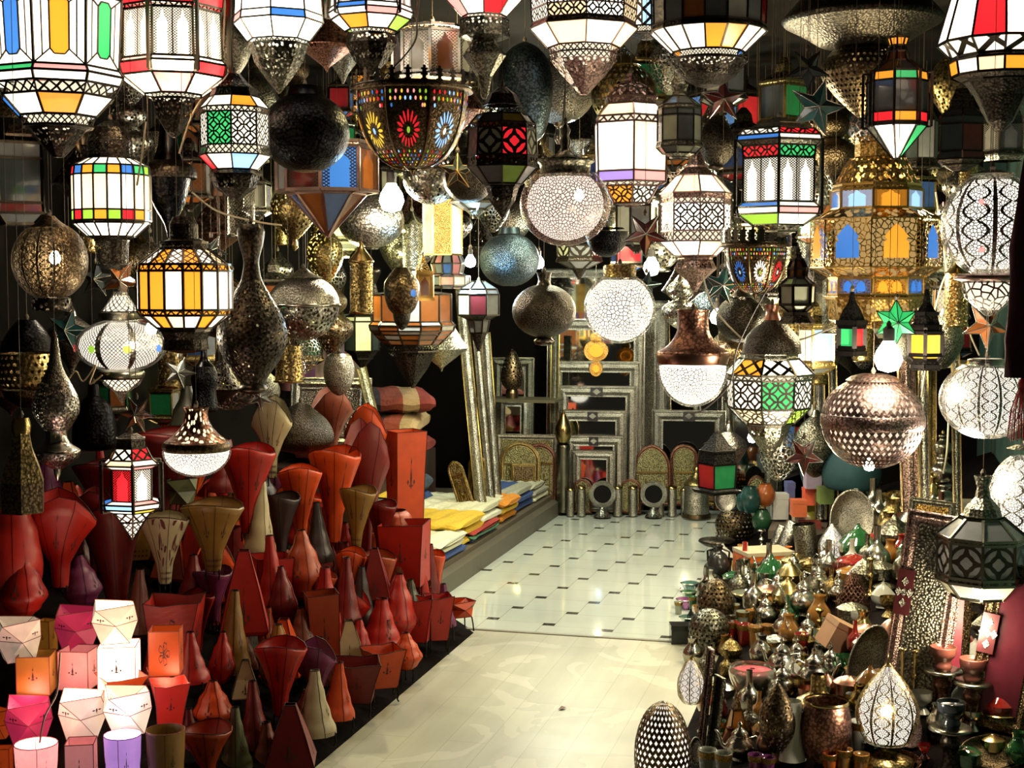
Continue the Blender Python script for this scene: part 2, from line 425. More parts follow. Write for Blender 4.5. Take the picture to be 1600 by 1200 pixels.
def star(cx, cy, d, r, label, col='K', metal_='silver', lit=False, rot=0., n=5, ref=None, full=True, name='star_lantern', inner=.42, thick=.42, group=None, yaw=0.):
    d = clear_depth(cx, r, cy - r, cy + r, d, ref)
    s = d / F; root = empty(name, at(cx, cy, d), YAW + yaw)
    R1 = r * s; R0 = R1 * inner; T = R1 * thick
    rim = [Vector(((R1 if i % 2 == 0 else R0) * math.sin(rot + PI * i / n), 0, (R1 if i % 2 == 0 else R0) * math.cos(rot + PI * i / n))) for i in range(2 * n)]
    g = MB(); fr = MB()
    for sg in (-1, 1):
        ap = Vector((0, sg * T, 0))
        for i in range(2 * n):
            j = (i + 1) % (2 * n); g.face([rim[i], rim[j], ap] if sg < 0 else [rim[j], rim[i], ap]); fr.bar(rim[i], ap, .0028 if i % 2 == 0 else .002)
    for i in range(2 * n): fr.bar(rim[i], rim[(i + 1) % (2 * n)], .003)
    g.build('glass_facets', glass(col, lit), root); fr.build('wire_edges', metal(metal_), root)
    cord(root, R1 * (.98 if rot == 0 else .8))
    note(root, label, 'star lamp', cx, cy, group, full, ref)
    BOX.append((cx - r, cy - r, cx + r, cy + r, d))
    return root
LIGHTS = []
def bulb(cx, cy, d, r, label, power, col=(1, .85, .62), st=60., ref=None):
    d = clear_depth(cx, r, cy - r * 2, cy + r, d, ref)
    s = d / F; root = empty('hanging_bulb', at(cx, cy, d))
    m = MB(); m.lathe([(a * s, b * s) for a, b in ((.3, -r), (r * .7, -r * .8), (r, -r * .1), (r * .85, r * .5), (r * .45, r * 1.1), (r * .35, r * 1.3))], 12)
    m.build('glass_envelope', glow(col, st), root, True)
    m = MB(); m.lathe([(r * .4 * s, r * 1.25 * s), (r * .42 * s, r * 2.1 * s), (r * .2 * s, r * 2.3 * s)], 10, caps=(1, 1)); m.build('socket', plain('bakelite', (.05, .045, .04), .4), root)
    cord(root, r * 2.2 * s)
    note(root, label, 'light bulb', cx, cy, None, True, ref)
    point(root.location + Vector((0, 0, -r * s - .03)), power, col, .03)
    BOX.append((cx - r, cy - r, cx + r, cy + r, d))
def point(loc, power, col=(1, .85, .62), rad=.05):
    l = bpy.data.lights.new('bulb_light', 'POINT'); l.energy = power; l.color = col; l.shadow_soft_size = rad  # serves the modelled lamps and also the added fill lights without a bulb
    o = bpy.data.objects.new('bulb_light', l); o.location = loc; COL.objects.link(o)

def bulb_in(ref, cx, cy, d, r, power, col=(1, .85, .62), st=60.):
    root = [m[3] for m in MARKS if m[2] == ref][0]; s = d / F
    m = MB(); m.lathe([(a * s, b * s) for a, b in ((.3, -r), (r * .7, -r * .8), (r, -r * .1), (r * .85, r * .5), (r * .35, r * 1.3))], 10)
    o = m.build('bulb', glow(col, st), root, True); o.location = at(cx, cy, d) - root.location
# ================================================================ hanging lanterns with glass
L8 = PI / 8
lantern(92, 4.7, [(-62, 60), (-30, 100), (6, 103), (114, 97), (124, 104), (138, 98), (155, 88), (184, 60), (199, 55), (204, 44), (228, 26), (246, 8)],
        ['G:wgwrwbwo', 'G:wgobgrop', 'J:w', 'G:wgpwwwrw', 'G:wwwww', 'P:l', 'G:bwowowbw', 'P:l', 'M', 'P:v', 'M'],
        'huge octagonal white glass lantern with long blue, amber and green jewel panes', 'the huge jewelled lantern', rot=L8 * .9, bt=2.4)
lantern(272, 4.9, [(-50, 60), (-22, 86), (20, 82), (26, 78), (99, 80), (106, 86), (124, 82), (150, 46), (156, 34), (185, 26), (207, 12), (215, 3)],
        ['G:rwrw', 'G:r', 'P:l', 'B:w', 'G:wpww', 'G:wrwr', 'G:wwpw', 'P:l', 'P:v', 'M', 'M'],
        'big octagonal lantern with keyhole fretwork, red glass band and four upright rods', 'the red-banded fretwork lantern', rot=L8 * .6, struts=(-30, 122, 94), bt=2.2)
lantern(436, 5.0, [(-40, 45), (-30, 66), (-5, 66), (26, 68), (38, 70), (66, 48), (72, 46), (98, 38), (124, 20), (146, 2)],
        ['G:w', 'A:wgw', 'G:W', 'G:pwbw', 'G:W', 'P:l', 'P:v', 'P:v', 'M'],
        'white glowing octagonal lantern with silver fretwork point, above the black globe', 'the white lantern over the black globe', rot=L8, metal_='pewter')
lantern(368, 5.0, [(118, 10), (130, 20), (142, 34), (154, 38), (172, 54), (180, 52), (230, 52), (244, 56), (266, 34), (274, 40), (294, 32), (312, 6)],
        ['M', 'P:v', 'M', 'G:wwwowkow', 'P:l', 'R:wwgwwwwr', 'P:l', 'G:wrwswwwp', 'M', 'P:v', 'P:v'],
        'small octagonal lantern with one green rosette pane and a pale blue lower pane', 'the green rosette lantern', rot=-.3, cells=2, indiv=True)
lantern(176, 5.3, [(190, 6), (202, 24), (222, 34), (246, 34), (250, 36), (262, 58), (276, 60), (330, 60), (346, 60), (350, 58), (370, 36), (376, 26), (414, 24), (420, 14)],
        ['P:v', 'P:v', 'P:v', 'M', 'G:w', 'G:bogobglrbr', 'G:wccw', 'G:rlolrosp', 'M', 'G:W', 'M', 'P:v', 'M'],
        'round white lantern of upright glass strips with little coloured squares above and below', 'the white strip lantern', n=18, bt=1.8)
lantern(580, 5.1, [(-40, 40), (-30, 62), (-12, 62), (14, 63), (22, 66), (32, 62), (50, 40), (56, 36), (70, 40), (96, 26), (118, 4)],
        ['G:w', 'G:wb', 'B:w', 'G:wbww', 'G:wwpw', 'G:wowl', 'P:l', 'P:v', 'P:v', 'M'],
        'octagonal lantern with white fretwork panes and rods, hanging over the red and white daisy bowl', 'the fretwork lantern over the daisy bowl', rot=L8, struts=(-30, 30, 70), cells=2)
lantern(757, 5.2, [(-50, 40), (-38, 60), (-2, 62), (28, 34), (34, 38), (60, 40), (66, 20), (88, 34), (120, 12), (150, 6), (156, 3)],
        ['G:w', 'A:pw', 'G:pWrwp', 'P:l', 'P:v', 'M', 'P:v', 'M', 'M', 'M'],
        'lantern with glowing pink and white sloping panes over a twisted silver stem', 'the pink and white lantern', rot=L8, metal_='pewter')
lantern(912, 4.9, [(-50, 50), (-36, 78), (-12, 82), (18, 82), (38, 80), (46, 84), (76, 56), (86, 52), (96, 52), (118, 34), (148, 6)],
        ['G:w', 'G:cw', 'R:wWwcc', 'R:wcWcw', 'M', 'G:wcwcc', 'P:l', 'P:l', 'P:v', 'M'],
        'wide octagonal lantern with square peach and white rosette panes glowing at the top edge', 'the peach rosette lantern', rot=L8, cells=3, metal_='rose', indiv=True)
lantern(1010, 5.3, [(-50, 30), (-36, 46), (-6, 46), (46, 40), (54, 30), (62, 8)], ['G:w', 'G:W', 'L:Wwsw', 'P:l', 'M'],
        'overexposed white lantern with a pale blue lower pane and little chain below', 'the overexposed white lantern', n=12, cells=1)
lantern(1106, 4.8, [(-50, 60), (-36, 90), (44, 88), (52, 90), (84, 56), (94, 54), (98, 62), (120, 44), (134, 20), (138, 4)],
        ['N:k', 'N:kokwkrkgkokb', 'M', 'G:wwoowwbbww', 'P:l', 'M', 'P:v', 'M', 'M'],
        'dark wide lantern of narrow upright amber, red and green glass strips', 'the dark strip lantern', n=16, bt=2.0)
lantern(985, 5.2, [(118, 8), (130, 12), (142, 34), (156, 44), (166, 42), (186, 60), (196, 62), (270, 60), (286, 60), (292, 46), (318, 30), (322, 10)],
        ['M', 'P:v', 'P:v', 'M', 'G:wc', 'P:l', 'G:Wwcw', 'G:uupr', 'P:l', 'R:sow', 'M'],
        'tall hexagonal lantern with big blank white panes, domed roof and purple glass triangles', 'the big white pane lantern', n=6, rot=PI / 6, metal_='rose', bt=2, cells=2)
lantern(1061, 4.9, [(120, 9), (134, 14), (146, 10), (152, 14), (166, 32), (172, 34), (182, 34), (222, 34), (230, 36), (240, 26), (246, 14)],
        ['M', 'M', 'M', 'N:k', 'M', 'N:k', 'N:kn', 'M', 'N:nk', 'M'],
        'little unlit octagonal tin lantern with grey glass, beside the big white pane lantern', 'the little grey tin lantern', metal_='pewter', rot=.2, indiv=True)
lantern(785, 5.0, [(138, 6), (150, 22), (166, 30), (182, 40), (196, 52), (204, 52), (246, 54), (262, 54), (288, 30), (292, 26), (314, 20), (340, 2)],
        ['M', 'M', 'P:v', 'N:kkyk', 'P:l', 'R:-nrnn', 'P:s', 'N:kklkK', 'M', 'P:s', 'M'],
        'dark lantern with a red rosette pane, clear rosette pane and green lower pane', 'the dark red rosette lantern', rot=L8, cells=1, indiv=True)
lantern(1086, 5.3, [(232, 4), (246, 10), (262, 16), (276, 30), (304, 56), (312, 54), (320, 54), (362, 54), (378, 56), (400, 32), (404, 26), (420, 34), (440, 12), (456, 3)],
        ['M', 'M', 'M', 'G:wc', 'M', 'P:l', 'R:wW', 'P:l', 'G:wWcw', 'M', 'P:v', 'M', 'M'],
        'octagonal lantern with white hexagon-tracery panes and cream roof, above the copper bell lamp', 'the white tracery lantern', rot=L8, cells=2, metal_='rose', indiv=True)
lantern(1215, 5.0, [(186, 10), (196, 34), (206, 60), (216, 72), (224, 74), (232, 64), (250, 62), (318, 62), (326, 72), (336, 70), (352, 44), (362, 30), (372, 6)],
        ['M', 'M', 'R:wwrw', 'G:wbwr', 'M', 'R:wrgw', 'B:w', 'G:wbww', 'G:wwpw', 'G:wlwo', 'P:v', 'M'],
        'wide hexagonal lantern with tall white keyhole fretwork, blue and red bands and outer rods', 'the tall keyhole lantern', n=6, rot=.35, struts=(222, 336, 76), metal_='pewter', bt=2, cells=3)
lantern(1400, 5.1, [(62, 16), (74, 12), (84, 16), (98, 20), (116, 44), (130, 46), (178, 46), (194, 46), (198, 46), (248, 5)],
        ['G:o', 'M', 'N:a', 'N:kaka', 'G:kogo', 'N:k', 'G:kror', 'M', 'G:kWwgww'],
        'slim lantern of grey glass with green and amber bands and a blazing white pointed foot', 'the white-footed slim lantern', rot=.05, struts=(116, 200, 52), bt=2, indiv=True)
lantern(1562, 4.4, [(-80, 50), (-60, 60), (70, 96), (92, 74), (98, 78), (120, 74), (128, 56), (150, 40), (190, 20), (205, 5)],
        ['G:w', 'G:wrwwowwr', 'L:w', 'M', 'G:wcoo', 'M', 'M', 'M', 'M'],
        'tapered lantern of long white, red and orange glass strips at the top corner', 'the tapered strip lantern', n=12, bt=2.4, cells=1)
lantern(1500, 4.9, [(140, 10), (158, 18), (172, 22), (184, 36), (196, 36), (238, 36), (250, 40), (258, 30), (268, 12)],
        ['M', 'M', 'N:K', 'N:K', 'N:mK', 'N:mKm', 'M', 'M'], 'unlit dark maroon lantern with silver edges beside the tapered strip lantern', 'the maroon lantern', n=6, rot=.3, indiv=True)
lantern(1568, 5.3, [(150, 10), (168, 26), (186, 34), (196, 36), (236, 36), (244, 40), (252, 30)], ['M', 'M', 'N:K', 'A:-nk', 'M', 'M'],
        'unlit silver lantern with pale keyhole panes behind the maroon lantern', n=6, metal_='pewter', rot=0, indiv=True)
# gilded tiered lantern
lantern(1366, 5.5, [(218, 44), (228, 34), (248, 34), (250, 44), (276, 58), (292, 66), (300, 70), (328, 70), (345, 100), (418, 100), (434, 72), (460, 72), (466, 76), (500, 70), (512, 50)],
        ['P:v', 'M', 'M', 'P:v', 'P:v', 'M', 'A:bsos', 'P:v', 'X', 'P:v', 'A:bbob', 'M', 'P:v', 'P:v'],
        'large gilded three-tier lantern with blue and amber arched windows', 'the gilded tiered lantern', rot=L8 * .2, metal_='gold', bt=2.4, cells=3)
def tier_panels():
    root = THINGS[-1][0]; s = 5.5 / F; yb = 512; n = 8; a0 = YAW - PI / 2 + L8 * .2
    def ap(y0, y1, r, cols, w0, nwin):
        for j in range(n):
            a = a0 + 2 * PI * (j + .5 + .5) / n; rr = r * s * math.cos(PI / 8)
            nrm = Vector((math.cos(a), math.sin(a), 0)); t = Vector((-math.sin(a), math.cos(a), 0))
            m = MB(); hw = r * s * math.sin(PI / 8)
            q = lambda x, y, o=0: nrm * (rr + o) + t * x * hw + Vector((0, 0, (yb - y) * s))
            m.face([q(-1, y1), q(1, y1), q(1, y0), q(-1, y0)], 0, [(0, 0), (9, 0), (9, 9), (0, 9)])
            p = m.build('pierced_panel', pierced('gold', 'vor'), root)
            for k in range(nwin):
                cx_ = (k - (nwin - 1) / 2) * .8; h = y1 - y0; g = MB()
                pts = [(-w0, y1 - h * .18), (w0, y1 - h * .18), (w0, y1 - h * .5), (w0 * .75, y1 - h * .55), (w0 * .95, y1 - h * .62), (w0 * .5, y1 - h * .76), (0, y1 - h * .88), (-w0 * .5, y1 - h * .76), (-w0 * .95, y1 - h * .62), (-w0 * .75, y1 - h * .55), (-w0, y1 - h * .5)]
                g.face([q(cx_ + x, y, .003) for x, y in pts]); g.build('arched_window', glass(cols[j % len(cols)]), p)
            for x in (-1, 1): fr.bar(q(x, y0), q(x, y1), .004)
            for y in (y0, y1): fr.bar(q(-1, y), q(1, y), .004)
    fr = MB()
    ap(345, 418, 100, 'bobobobo', .5, 1); ap(436, 459, 73, 'bobobobo', .26, 2)
    fr.build('gilded_edging', metal('gold'), root)
    g = MB(); g.lathe([(62 * s, (yb - 300) * s), (60 * s, (yb - 500) * s)], 8); g.build('glow_liner', glow((1, .62, .22), .45, False), root)
tier_panels()
lantern(290, 5.0, [(340, 16), (352, 22), (374, 22), (380, 36), (390, 38), (414, 70), (424, 72), (484, 72), (492, 68), (512, 44), (516, 40), (530, 34), (546, 36), (552, 10)],
        ['M', 'M', 'M', 'P:s', 'L:wowowc', 'L:o', 'G:oowowWWowowwowow', 'L:o', 'G:wocWow', 'M', 'M', 'M', 'M'],
        'octagonal amber and white strip lantern glowing warmly above the black vase lamp', 'the amber strip lantern', n=16, rot=0, bt=2.6, cells=2)
lantern(207, 4.9, [(676, 10), (684, 24), (698, 26), (716, 36), (724, 46), (730, 34), (780, 34), (784, 48), (792, 46), (798, 32), (814, 20), (843, 1)],
        ['M', 'M', 'L:owrw', 'G:wc', 'G:pw', 'A:wrww', 'G:bwpw', 'G:wsww', 'G:rwyw', 'L:w', 'L:w'],
        'small hexagonal lantern with a red keyhole pane, hanging low before the leather lamps', 'the red keyhole lantern', n=6, rot=PI / 6 + .3, cells=2, indiv=True, struts=(720, 796, 52), bt=1.8)
lantern(645, 7.6, [(454, 10), (460, 62), (502, 62), (508, 68), (516, 66), (522, 60), (530, 52), (538, 44), (548, 40), (556, 34), (576, 24), (606, 2)],
        ['N:k', 'N:aawaao', 'N:awaw', 'N:wawa', 'N:aowao', 'N:owoa', 'N:aoao', 'P:l', 'P:s', 'M', 'M'],
        'amber and clear mosaic glass lantern with dark pointed foot over the shelf', 'the amber mosaic lantern', n=12, bt=1.6)
lantern(700, 8.2, [(398, 20), (412, 26), (428, 22), (432, 34), (446, 34), (450, 26)], ['N:kp', 'N:pkb', 'N:kp', 'N:wkp', 'N:k'],
        'small pale pink and grey mosaic lantern beside the blue-white bulb', n=10)
lantern(748, 7.2, [(440, 10), (452, 30), (460, 34), (492, 34), (500, 18), (520, 14), (548, 2)], ['N:k', 'N:k', 'N:knm', 'M', 'N:k', 'M'],
        'dull grey-blue hexagonal lantern with a dark pointed foot under the blue-white bulb', 'the grey-blue lantern', n=8)
lantern(1245, 4.9, [(396, 5), (406, 9), (420, 15), (434, 14), (446, 28), (476, 27), (488, 12), (490, 20), (504, 30), (506, 28)],
        ['M', 'N:a', 'N:a', 'N:n', 'N:n', 'N:n', 'M', 'M', 'M'], 'small lantern with cream panes and a copper cap, before the round silver tray', 'the cream pane lantern', n=6, metal_='dark', bt=3, rot=.1, indiv=True)
lantern(1330, 5.0, [(456, 3), (472, 6), (484, 14), (504, 22), (510, 20), (544, 20), (552, 22), (556, 24)], ['M', 'M', 'M', 'M', 'G:kgrk', 'M', 'M'],
        'small dark lantern with one green and one red arched pane', 'the green and red lantern', n=4, metal_='iron', bt=5, rot=PI / 4, indiv=True)
lantern(1446, 5.0, [(452, 3), (474, 7), (490, 18), (510, 24), (514, 22), (520, 28), (554, 28), (562, 20), (572, 24), (578, 26)], ['M', 'M', 'M', 'G:o', 'M', 'G:yo', 'G:o', 'M', 'M'],
        'small dark lantern glowing yellow and orange beside the big glaring bulb', 'the yellow glowing lantern', n=6, metal_='iron', bt=4, rot=.2, indiv=True)
lantern(1200, 5.8, [(552, 44), (560, 46), (584, 70), (592, 66), (636, 64), (660, 40), (664, 34), (680, 30), (700, 14), (716, 3)],
        ['M', 'L:wowub', 'P:l', 'R:wwgwwg', 'R:wcWlcl', 'P:l', 'P:v', 'M', 'M'],
        'octagonal lantern with a green tracery pane and brilliant white sloping lower pane', 'the green tracery lantern', rot=.05, cells=2, metal_='pewter', bt=2.2)
lantern(1120, 6.6, [(676, 6), (690, 16), (704, 28), (724, 30), (762, 28), (766, 38), (770, 36)], ['M', 'M', 'M', 'N:krgk', 'M', 'M'],
        'dark hexagonal tin lantern with dull red and green glass below the copper bell lamp', 'the dull red and green lantern', n=4, metal_='iron', rot=.5, indiv=True)
lantern(1532, 4.5, [(742, 14), (760, 9), (776, 12), (792, 26), (806, 30), (808, 34), (836, 68), (842, 66), (896, 66), (904, 68), (930, 44), (936, 20)],
        ['M', 'M', 'M', 'M', 'M', 'N:k', 'M', 'R:-k', 'M', 'N:nk', 'M'],
        'heavy pewter lantern with unlit rosette panes, beneath the pierced ball at the edge', 'the heavy pewter lantern', n=8, metal_='pewter', rot=.1, bt=3, cells=1)
lantern(28, 6.0, [(196, 16), (214, 26), (226, 46), (250, 46), (318, 46), (334, 48), (350, 30)], ['M', 'M', 'N:km', 'N:Kk', 'N:mk', 'N:k'],
        'unlit lantern with black and plum panes under the huge jewelled lantern', n=4, rot=.5, indiv=True, bt=3)
lantern(1440, 6.4, [(150, 8), (170, 14), (190, 26), (250, 26), (262, 30)], ['M', 'M', 'N:kK', 'M'], 'dim unlit lantern behind the white-footed slim lantern', n=6)
lantern(566, 8.4, [(484, 10), (494, 24), (502, 26), (548, 26), (560, 16), (574, 4)], ['M', 'N:n', 'N:nK', 'M', 'M'], 'dark lantern with cream diamonds left of the amber mosaic lantern', n=6, metal_='iron', rot=.2)
lantern(905, 8.0, [(372, 12), (384, 34), (402, 34), (408, 36), (420, 12), (436, 2)], ['M', 'R:-nk', 'M', 'N:k', 'M'], 'green-grey lantern with a lacy pane under the swirling pierced globe', n=6, cells=1)
lantern(676, 5.6, [(36, 14), (46, 50), (56, 62), (118, 62), (126, 66)], ['P:v', 'P:v', 'A:-nanknank', 'M'],
        'white openwork house lantern with amber keyhole windows above the daisy bowl', 'the white openwork lantern', n=8, metal_='silver', rot=L8, indiv=True, bt=3)
# carved box lantern with a pointed blue-glass foot
lantern(512, 6.0, [(226, 76), (234, 78), (300, 78), (304, 60), (368, 2)], ['M', 'A:-mbaammaa', 'M', 'N:babauaba'],
        'pinkish carved square lantern with dark red and blue trefoil windows and pointed foot', 'the carved trefoil lantern', n=8, rot=L8, metal_='rose', bt=3.4, indiv=True)
# ================================================================ mosaic bowls with glass flowers
def mosaic(cx, d, ytop, ybot, r, label, ref, crown=True, npan=8, bright=1, cols=('r', 's', 'o', 'l', 'r', 's', 'o', 'y')):
    s = d / F; yb = ybot; root = empty('hanging_lamp', at(cx, yb, d)); h = ybot - ytop
    prof = lambda t: r * (math.cos(math.radians(t * 84)) ** .8)      # t 0 top .. 1 bottom
    yy = lambda t: ytop + h * math.sin(math.radians(t * 84)) / math.sin(math.radians(84))
    m = MB(); m.lathe([(prof(t / 14) * s, (yb - yy(t / 14)) * s) for t in range(15)], 32); sh = m.build('bowl_shell', metal('bronze', .4, 90), root, True)
    a0 = YAW - PI / 2 + PI / npan
    def pt(a, t, off=.003): rr = prof(t) * s + off; return Vector((rr * math.cos(a), rr * math.sin(a), (yb - yy(t)) * s))
    per = 2 * PI / npan
    rc = R
    for j in range(npan):
        ac = a0 + per * j - per / 2; g = MB(); us = list('rsolybpW'); ms = [glass(c) for c in us]
        fc = us.index(cols[j % len(cols)]); cc = us.index('lWsoryWs'[j % 8])
        def disk(da, dt, ra, rt, mi, rot=0, k=8):
            pts = []
            for i in range(k):
                q = 2 * PI * i / k; x, y = ra * math.cos(q), rt * math.sin(q)
                x, y = x * math.cos(rot) - y * math.sin(rot), x * math.sin(rot) + y * math.cos(rot)
                pts.append(pt(ac + (da + x * .62) * per, min(.98, dt - y * .62 * per * 1.0)))
            g.face(pts[::-1], mi)
        disk(0, .40, .07, .07, cc)
        for i in range(16):
            q = 2 * PI * i / 16; disk(.22 * math.cos(q), .40 - .22 * .62 * math.sin(q) * 1.0 * 1.0, .12, .035, fc, q)
        for row, (t, cnt) in enumerate(((.05, 7), (.11, 8), (.17, 3), (.64, 5), (.70, 6), (.76, 5), (.82, 4), (.88, 3))):
            wid = .40 if t < .5 else .40 - (t - .5) * .25
            for i in range(cnt):
                x = (i - (cnt - 1) / 2) / max(1, (cnt - 1) / 2) * wid if cnt > 1 else 0
                if t == .17: x = (-.38, .38, .33)[i]
                disk(x, t, .04, .04, rc.randrange(0, 7), 0, 6)
        g.build('glass_flower', ms, sh)
        b = MB(); b.tube([pt(a0 + per * j, t / 10, .004) for t in range(11)], .0035, 5); b.build('rib', metal('bronze'), root)
    if crown:
        m = MB(); m.lathe([((r + 6) * s, (yb - ytop + 6) * s), ((r + 10) * s, (yb - ytop) * s), ((r) * s, (yb - ytop - 2) * s)], 32); m.build('rim', metal('bronze', .4, 90), root, True)
        m = MB(); k = 24
        for i in range(k):
            a = 2 * PI * i / k; rr = (r + 7) * s; n_ = Vector((math.cos(a), math.sin(a), 0)); t_ = Vector((-math.sin(a), math.cos(a), 0)); z = (yb - ytop + 6) * s
            for (w, z0, z1) in ((5, 0, 4), (3, 4, 8), (5.4, 8, 11), (3, 11, 16), (5, 16, 19), (2, 19, 23)):
                w *= s; p = n_ * rr
                c = [p - t_ * w + Vector((0, 0, z + z0 * s)), p + t_ * w + Vector((0, 0, z + z0 * s)), p + t_ * w + Vector((0, 0, z + z1 * s)), p - t_ * w + Vector((0, 0, z + z1 * s))]
                m.face(c); m.face([x + n_ * .003 for x in c[::-1]])
        m.lathe([((r + 6) * s, (yb - ytop + 5) * s), ((r + 8) * s, (yb - ytop + 7) * s), ((r + 6) * s, (yb - ytop + 9) * s)], 24)
        m.build('crown_edging', metal('dark'), root)
    m = MB(); m.lathe([(3 * s, 2 * s), (5 * s, -2 * s), (1 * s, -9 * s)], 8); m.build('finial', metal('bronze'), root)
    cord(root, h * s)
    note(root, label, 'lamp', cx, (ytop + ybot) / 2, None, True, ref); BOX.append((cx - r, ytop, cx + r, ybot, d))
mosaic(644, 4.9, 146, 264, 86, 'bowl lamp with red, white-blue and orange glass daisies and a crenellated rim', 'the daisy bowl')
mosaic(1180, 5.1, 386, 458, 46, 'small glowing bowl lamp with red and violet glass arches and a crown rim', 'the small flowered bowl', cols=('W', 'r', 'W', 'b'))
# ================================================================ pierced metal lamps
pend(883, 4.9, [('neck', [(196, 4), (206, 8), (214, 5), (222, 9), (232, 7), (240, 12), (246, 22), (256, 40)], metal('pewter'), 6),
                ('collar', [(250, 44), (254, 46), (258, 40), (272, 38), (274, 42)], metal('pewter', .3, 60), 10),
                ('pierced_shell', E(320, 65, 71, -48, 90, 16), pierced('rose', 'vor'), 84), ('glow_liner', E(320, 56, 60, -48, 85, 10), glow((1, .80, .66), 1.15), 8)],
     'round globe lamp of swirling pierced copper with a silver collar', 'the swirling pierced globe')
pend(968, 5.4, [('brass_collar', [(414, 24), (417, 26), (432, 25), (434, 30)], metal('brass', .3), 8),
                ('pierced_shell', E(482, 55, 56, -62, 90, 14), pierced('silver', 'fine'), 58), ('glow_liner', E(482, 51, 52, -60, 88, 10), LINER(4.5), 8)],
     'brilliant white filigree globe lamp with a brass collar', 'the white filigree globe')
pend(1082, 5.2, [('bell_cap', spline([(484, 26), (496, 24), (520, 26), (540, 40), (548, 54), (552, 56)]), metal('copper', .35, 60), 8),
                 ('rim_band', [(552, 56), (556, 57), (568, 54)], metal('copper'), 8),
                 ('pierced_shell', E(572, 64, 56, 0, 90, 10), pierced('silver', 'fine'), 64), ('glow_liner', E(572, 60, 52, 0, 88, 8), LINER(7), 8)],
     'copper bell lamp with a brilliant white pierced bowl beneath', 'the copper bell lamp')
pend(308, 4.8, [('bell_cap', spline([(636, 20), (644, 18), (660, 20), (678, 34), (690, 50)]), pierced('copper', 'spk'), 22), ('cap_glow_liner', spline([(640, 15), (660, 16), (688, 44)]), glow((1, .75, .45), 1.6, False), 4),
                ('rim_band', [(690, 50), (694, 53), (700, 53), (704, 50)], metal('bronze', .3), 8),
                ('pierced_shell', E(704, 41, 53, 0, 90, 10), pierced('silver', 'fine'), 70), ('glow_liner', E(704, 38, 50, 0, 88, 8), LINER(5), 8)],
     'copper bell lamp over a white glowing bowl, hanging before red leather lamps', 'the small white bowl lamp')
pend(191, 5.1, [('neck', spline([(456, 10), (464, 14), (480, 24), (486, 30)]), pierced('silver', 'lat'), 16), ('neck_glow_liner', [(462, 10), (486, 26)], glow((1, .85, .62), 1.6, False), 4), ('slotted_ring', [(488, 30), (490, 34), (498, 34), (500, 44)], metal('pewter'), 8),
                ('ribbed_body', E(540, 42, 70, -70, 74, 16), pierced('silver', 'rib'), 8), ('glow_liner', E(540, 38, 64, -70, 74, 8), LINER(2.4), 8),
                ('lower_band', [(579, 34), (582, 36), (590, 34), (592, 32)], metal('pewter'), 8),
                ('pointed_foot', spline([(592, 32), (602, 26), (612, 12), (624, 5), (632, 1)]), pierced('silver', 'lat'), 20), ('foot_glow_liner', [(594, 27), (610, 10)], glow((1, .85, .62), 1.6, False), 4)],
     'squat silver net lamp with broad ribs and small blue and yellow gems', 'the squat silver net lamp', gems=[(543, 70, 'ybrlybrl', 6)])
pend(80, 5.2, [('cap', spline([(338, 8), (346, 16), (356, 30)]), metal('bronze', .3), 8), ('ribbed_shell', E(408, 62, 58, -62, 66, 14), pierced('bronze', 'lace'), 14),
               ('lower_band', [(464, 24), (466, 30), (484, 28), (486, 20)], pierced('dark', 'spk'), 18)],
     'dark ribbed pierced globe with a bright bulb showing inside', 'the dark ribbed globe')
pend(395, 4.9, [('neck', spline([(352, 16), (362, 21), (380, 19), (410, 12), (438, 16)]), metal('dark', .3, 60), 8),
                ('pierced_vase', spline([(438, 16), (460, 28), (500, 50), (530, 54), (560, 44), (586, 26), (600, 18)]), pierced('dark', 'spk'), 38), ('foot', [(600, 18), (606, 24), (612, 22), (616, 6)], metal('dark'), 8)],
     'tall black vase-shaped pierced lamp with a narrow waist', 'the black vase lamp')
pend(478, 4.9, [('collar', [(136, 22), (138, 28), (150, 30), (154, 34)], metal('black'), 8), ('globe', E(208, 62, 69, -62, 72, 14), metal('black', .5, 60), 8), ('underside', E(208, 62, 69, 72, 90, 4), metal('brass', .5, 90), 8)],
     'unlit black metal globe lamp', 'the black globe')
pend(475, 6.3, [('cap', spline([(420, 6), (428, 16), (434, 30)]), metal('silver', .3), 8), ('upper_shell', E(476, 46, 56, -64, -2, 10), metal('silver', .8, 110), 8), ('seam_band', [(474, 57), (476, 59), (479, 57)], metal('silver'), 8),
                ('lower_shell', E(478, 54, 55, 2, 84, 10), pierced('silver', 'spk'), 40)],
     'dented silver pierced globe with a seam, next to the black vase lamp', 'the seamed silver globe')
pend(580, 7.2, [('cap', spline([(298, 10), (304, 30)]), metal('silver', .3), 8), ('ribbed_shell', E(345, 43, 52, -66, 74, 12), metal('silver', .8, 60), 8), ('foot', [(387, 14), (390, 10)], metal('silver'), 8)],
     'pale silver pumpkin-shaped lamp right under the dazzling bulb', 'the silver pumpkin lamp')
pend(460, 6.8, [('cap', spline([(290, 8), (298, 26)]), metal('brass', .3), 8), ('pierced_urn', spline([(298, 26), (316, 36), (340, 34), (362, 18), (374, 6)]), pierced('brass', 'spk'), 30), ('finial', spline([(374, 5), (384, 7), (392, 2)]), metal('brass'), 6)],
     'pierced brass top-shaped lamp under the black globe', 'the brass top-shaped lamp')
pend(508, 7.2, [('neck', spline([(358, 8), (366, 16)]), metal('brass'), 6), ('pierced_urn', spline([(366, 16), (384, 27), (410, 27), (430, 16), (442, 6)]), pierced('brass', 'spk'), 28)],
     'egg-shaped pierced brass lamp left of the cone-topped brass cylinder', None)
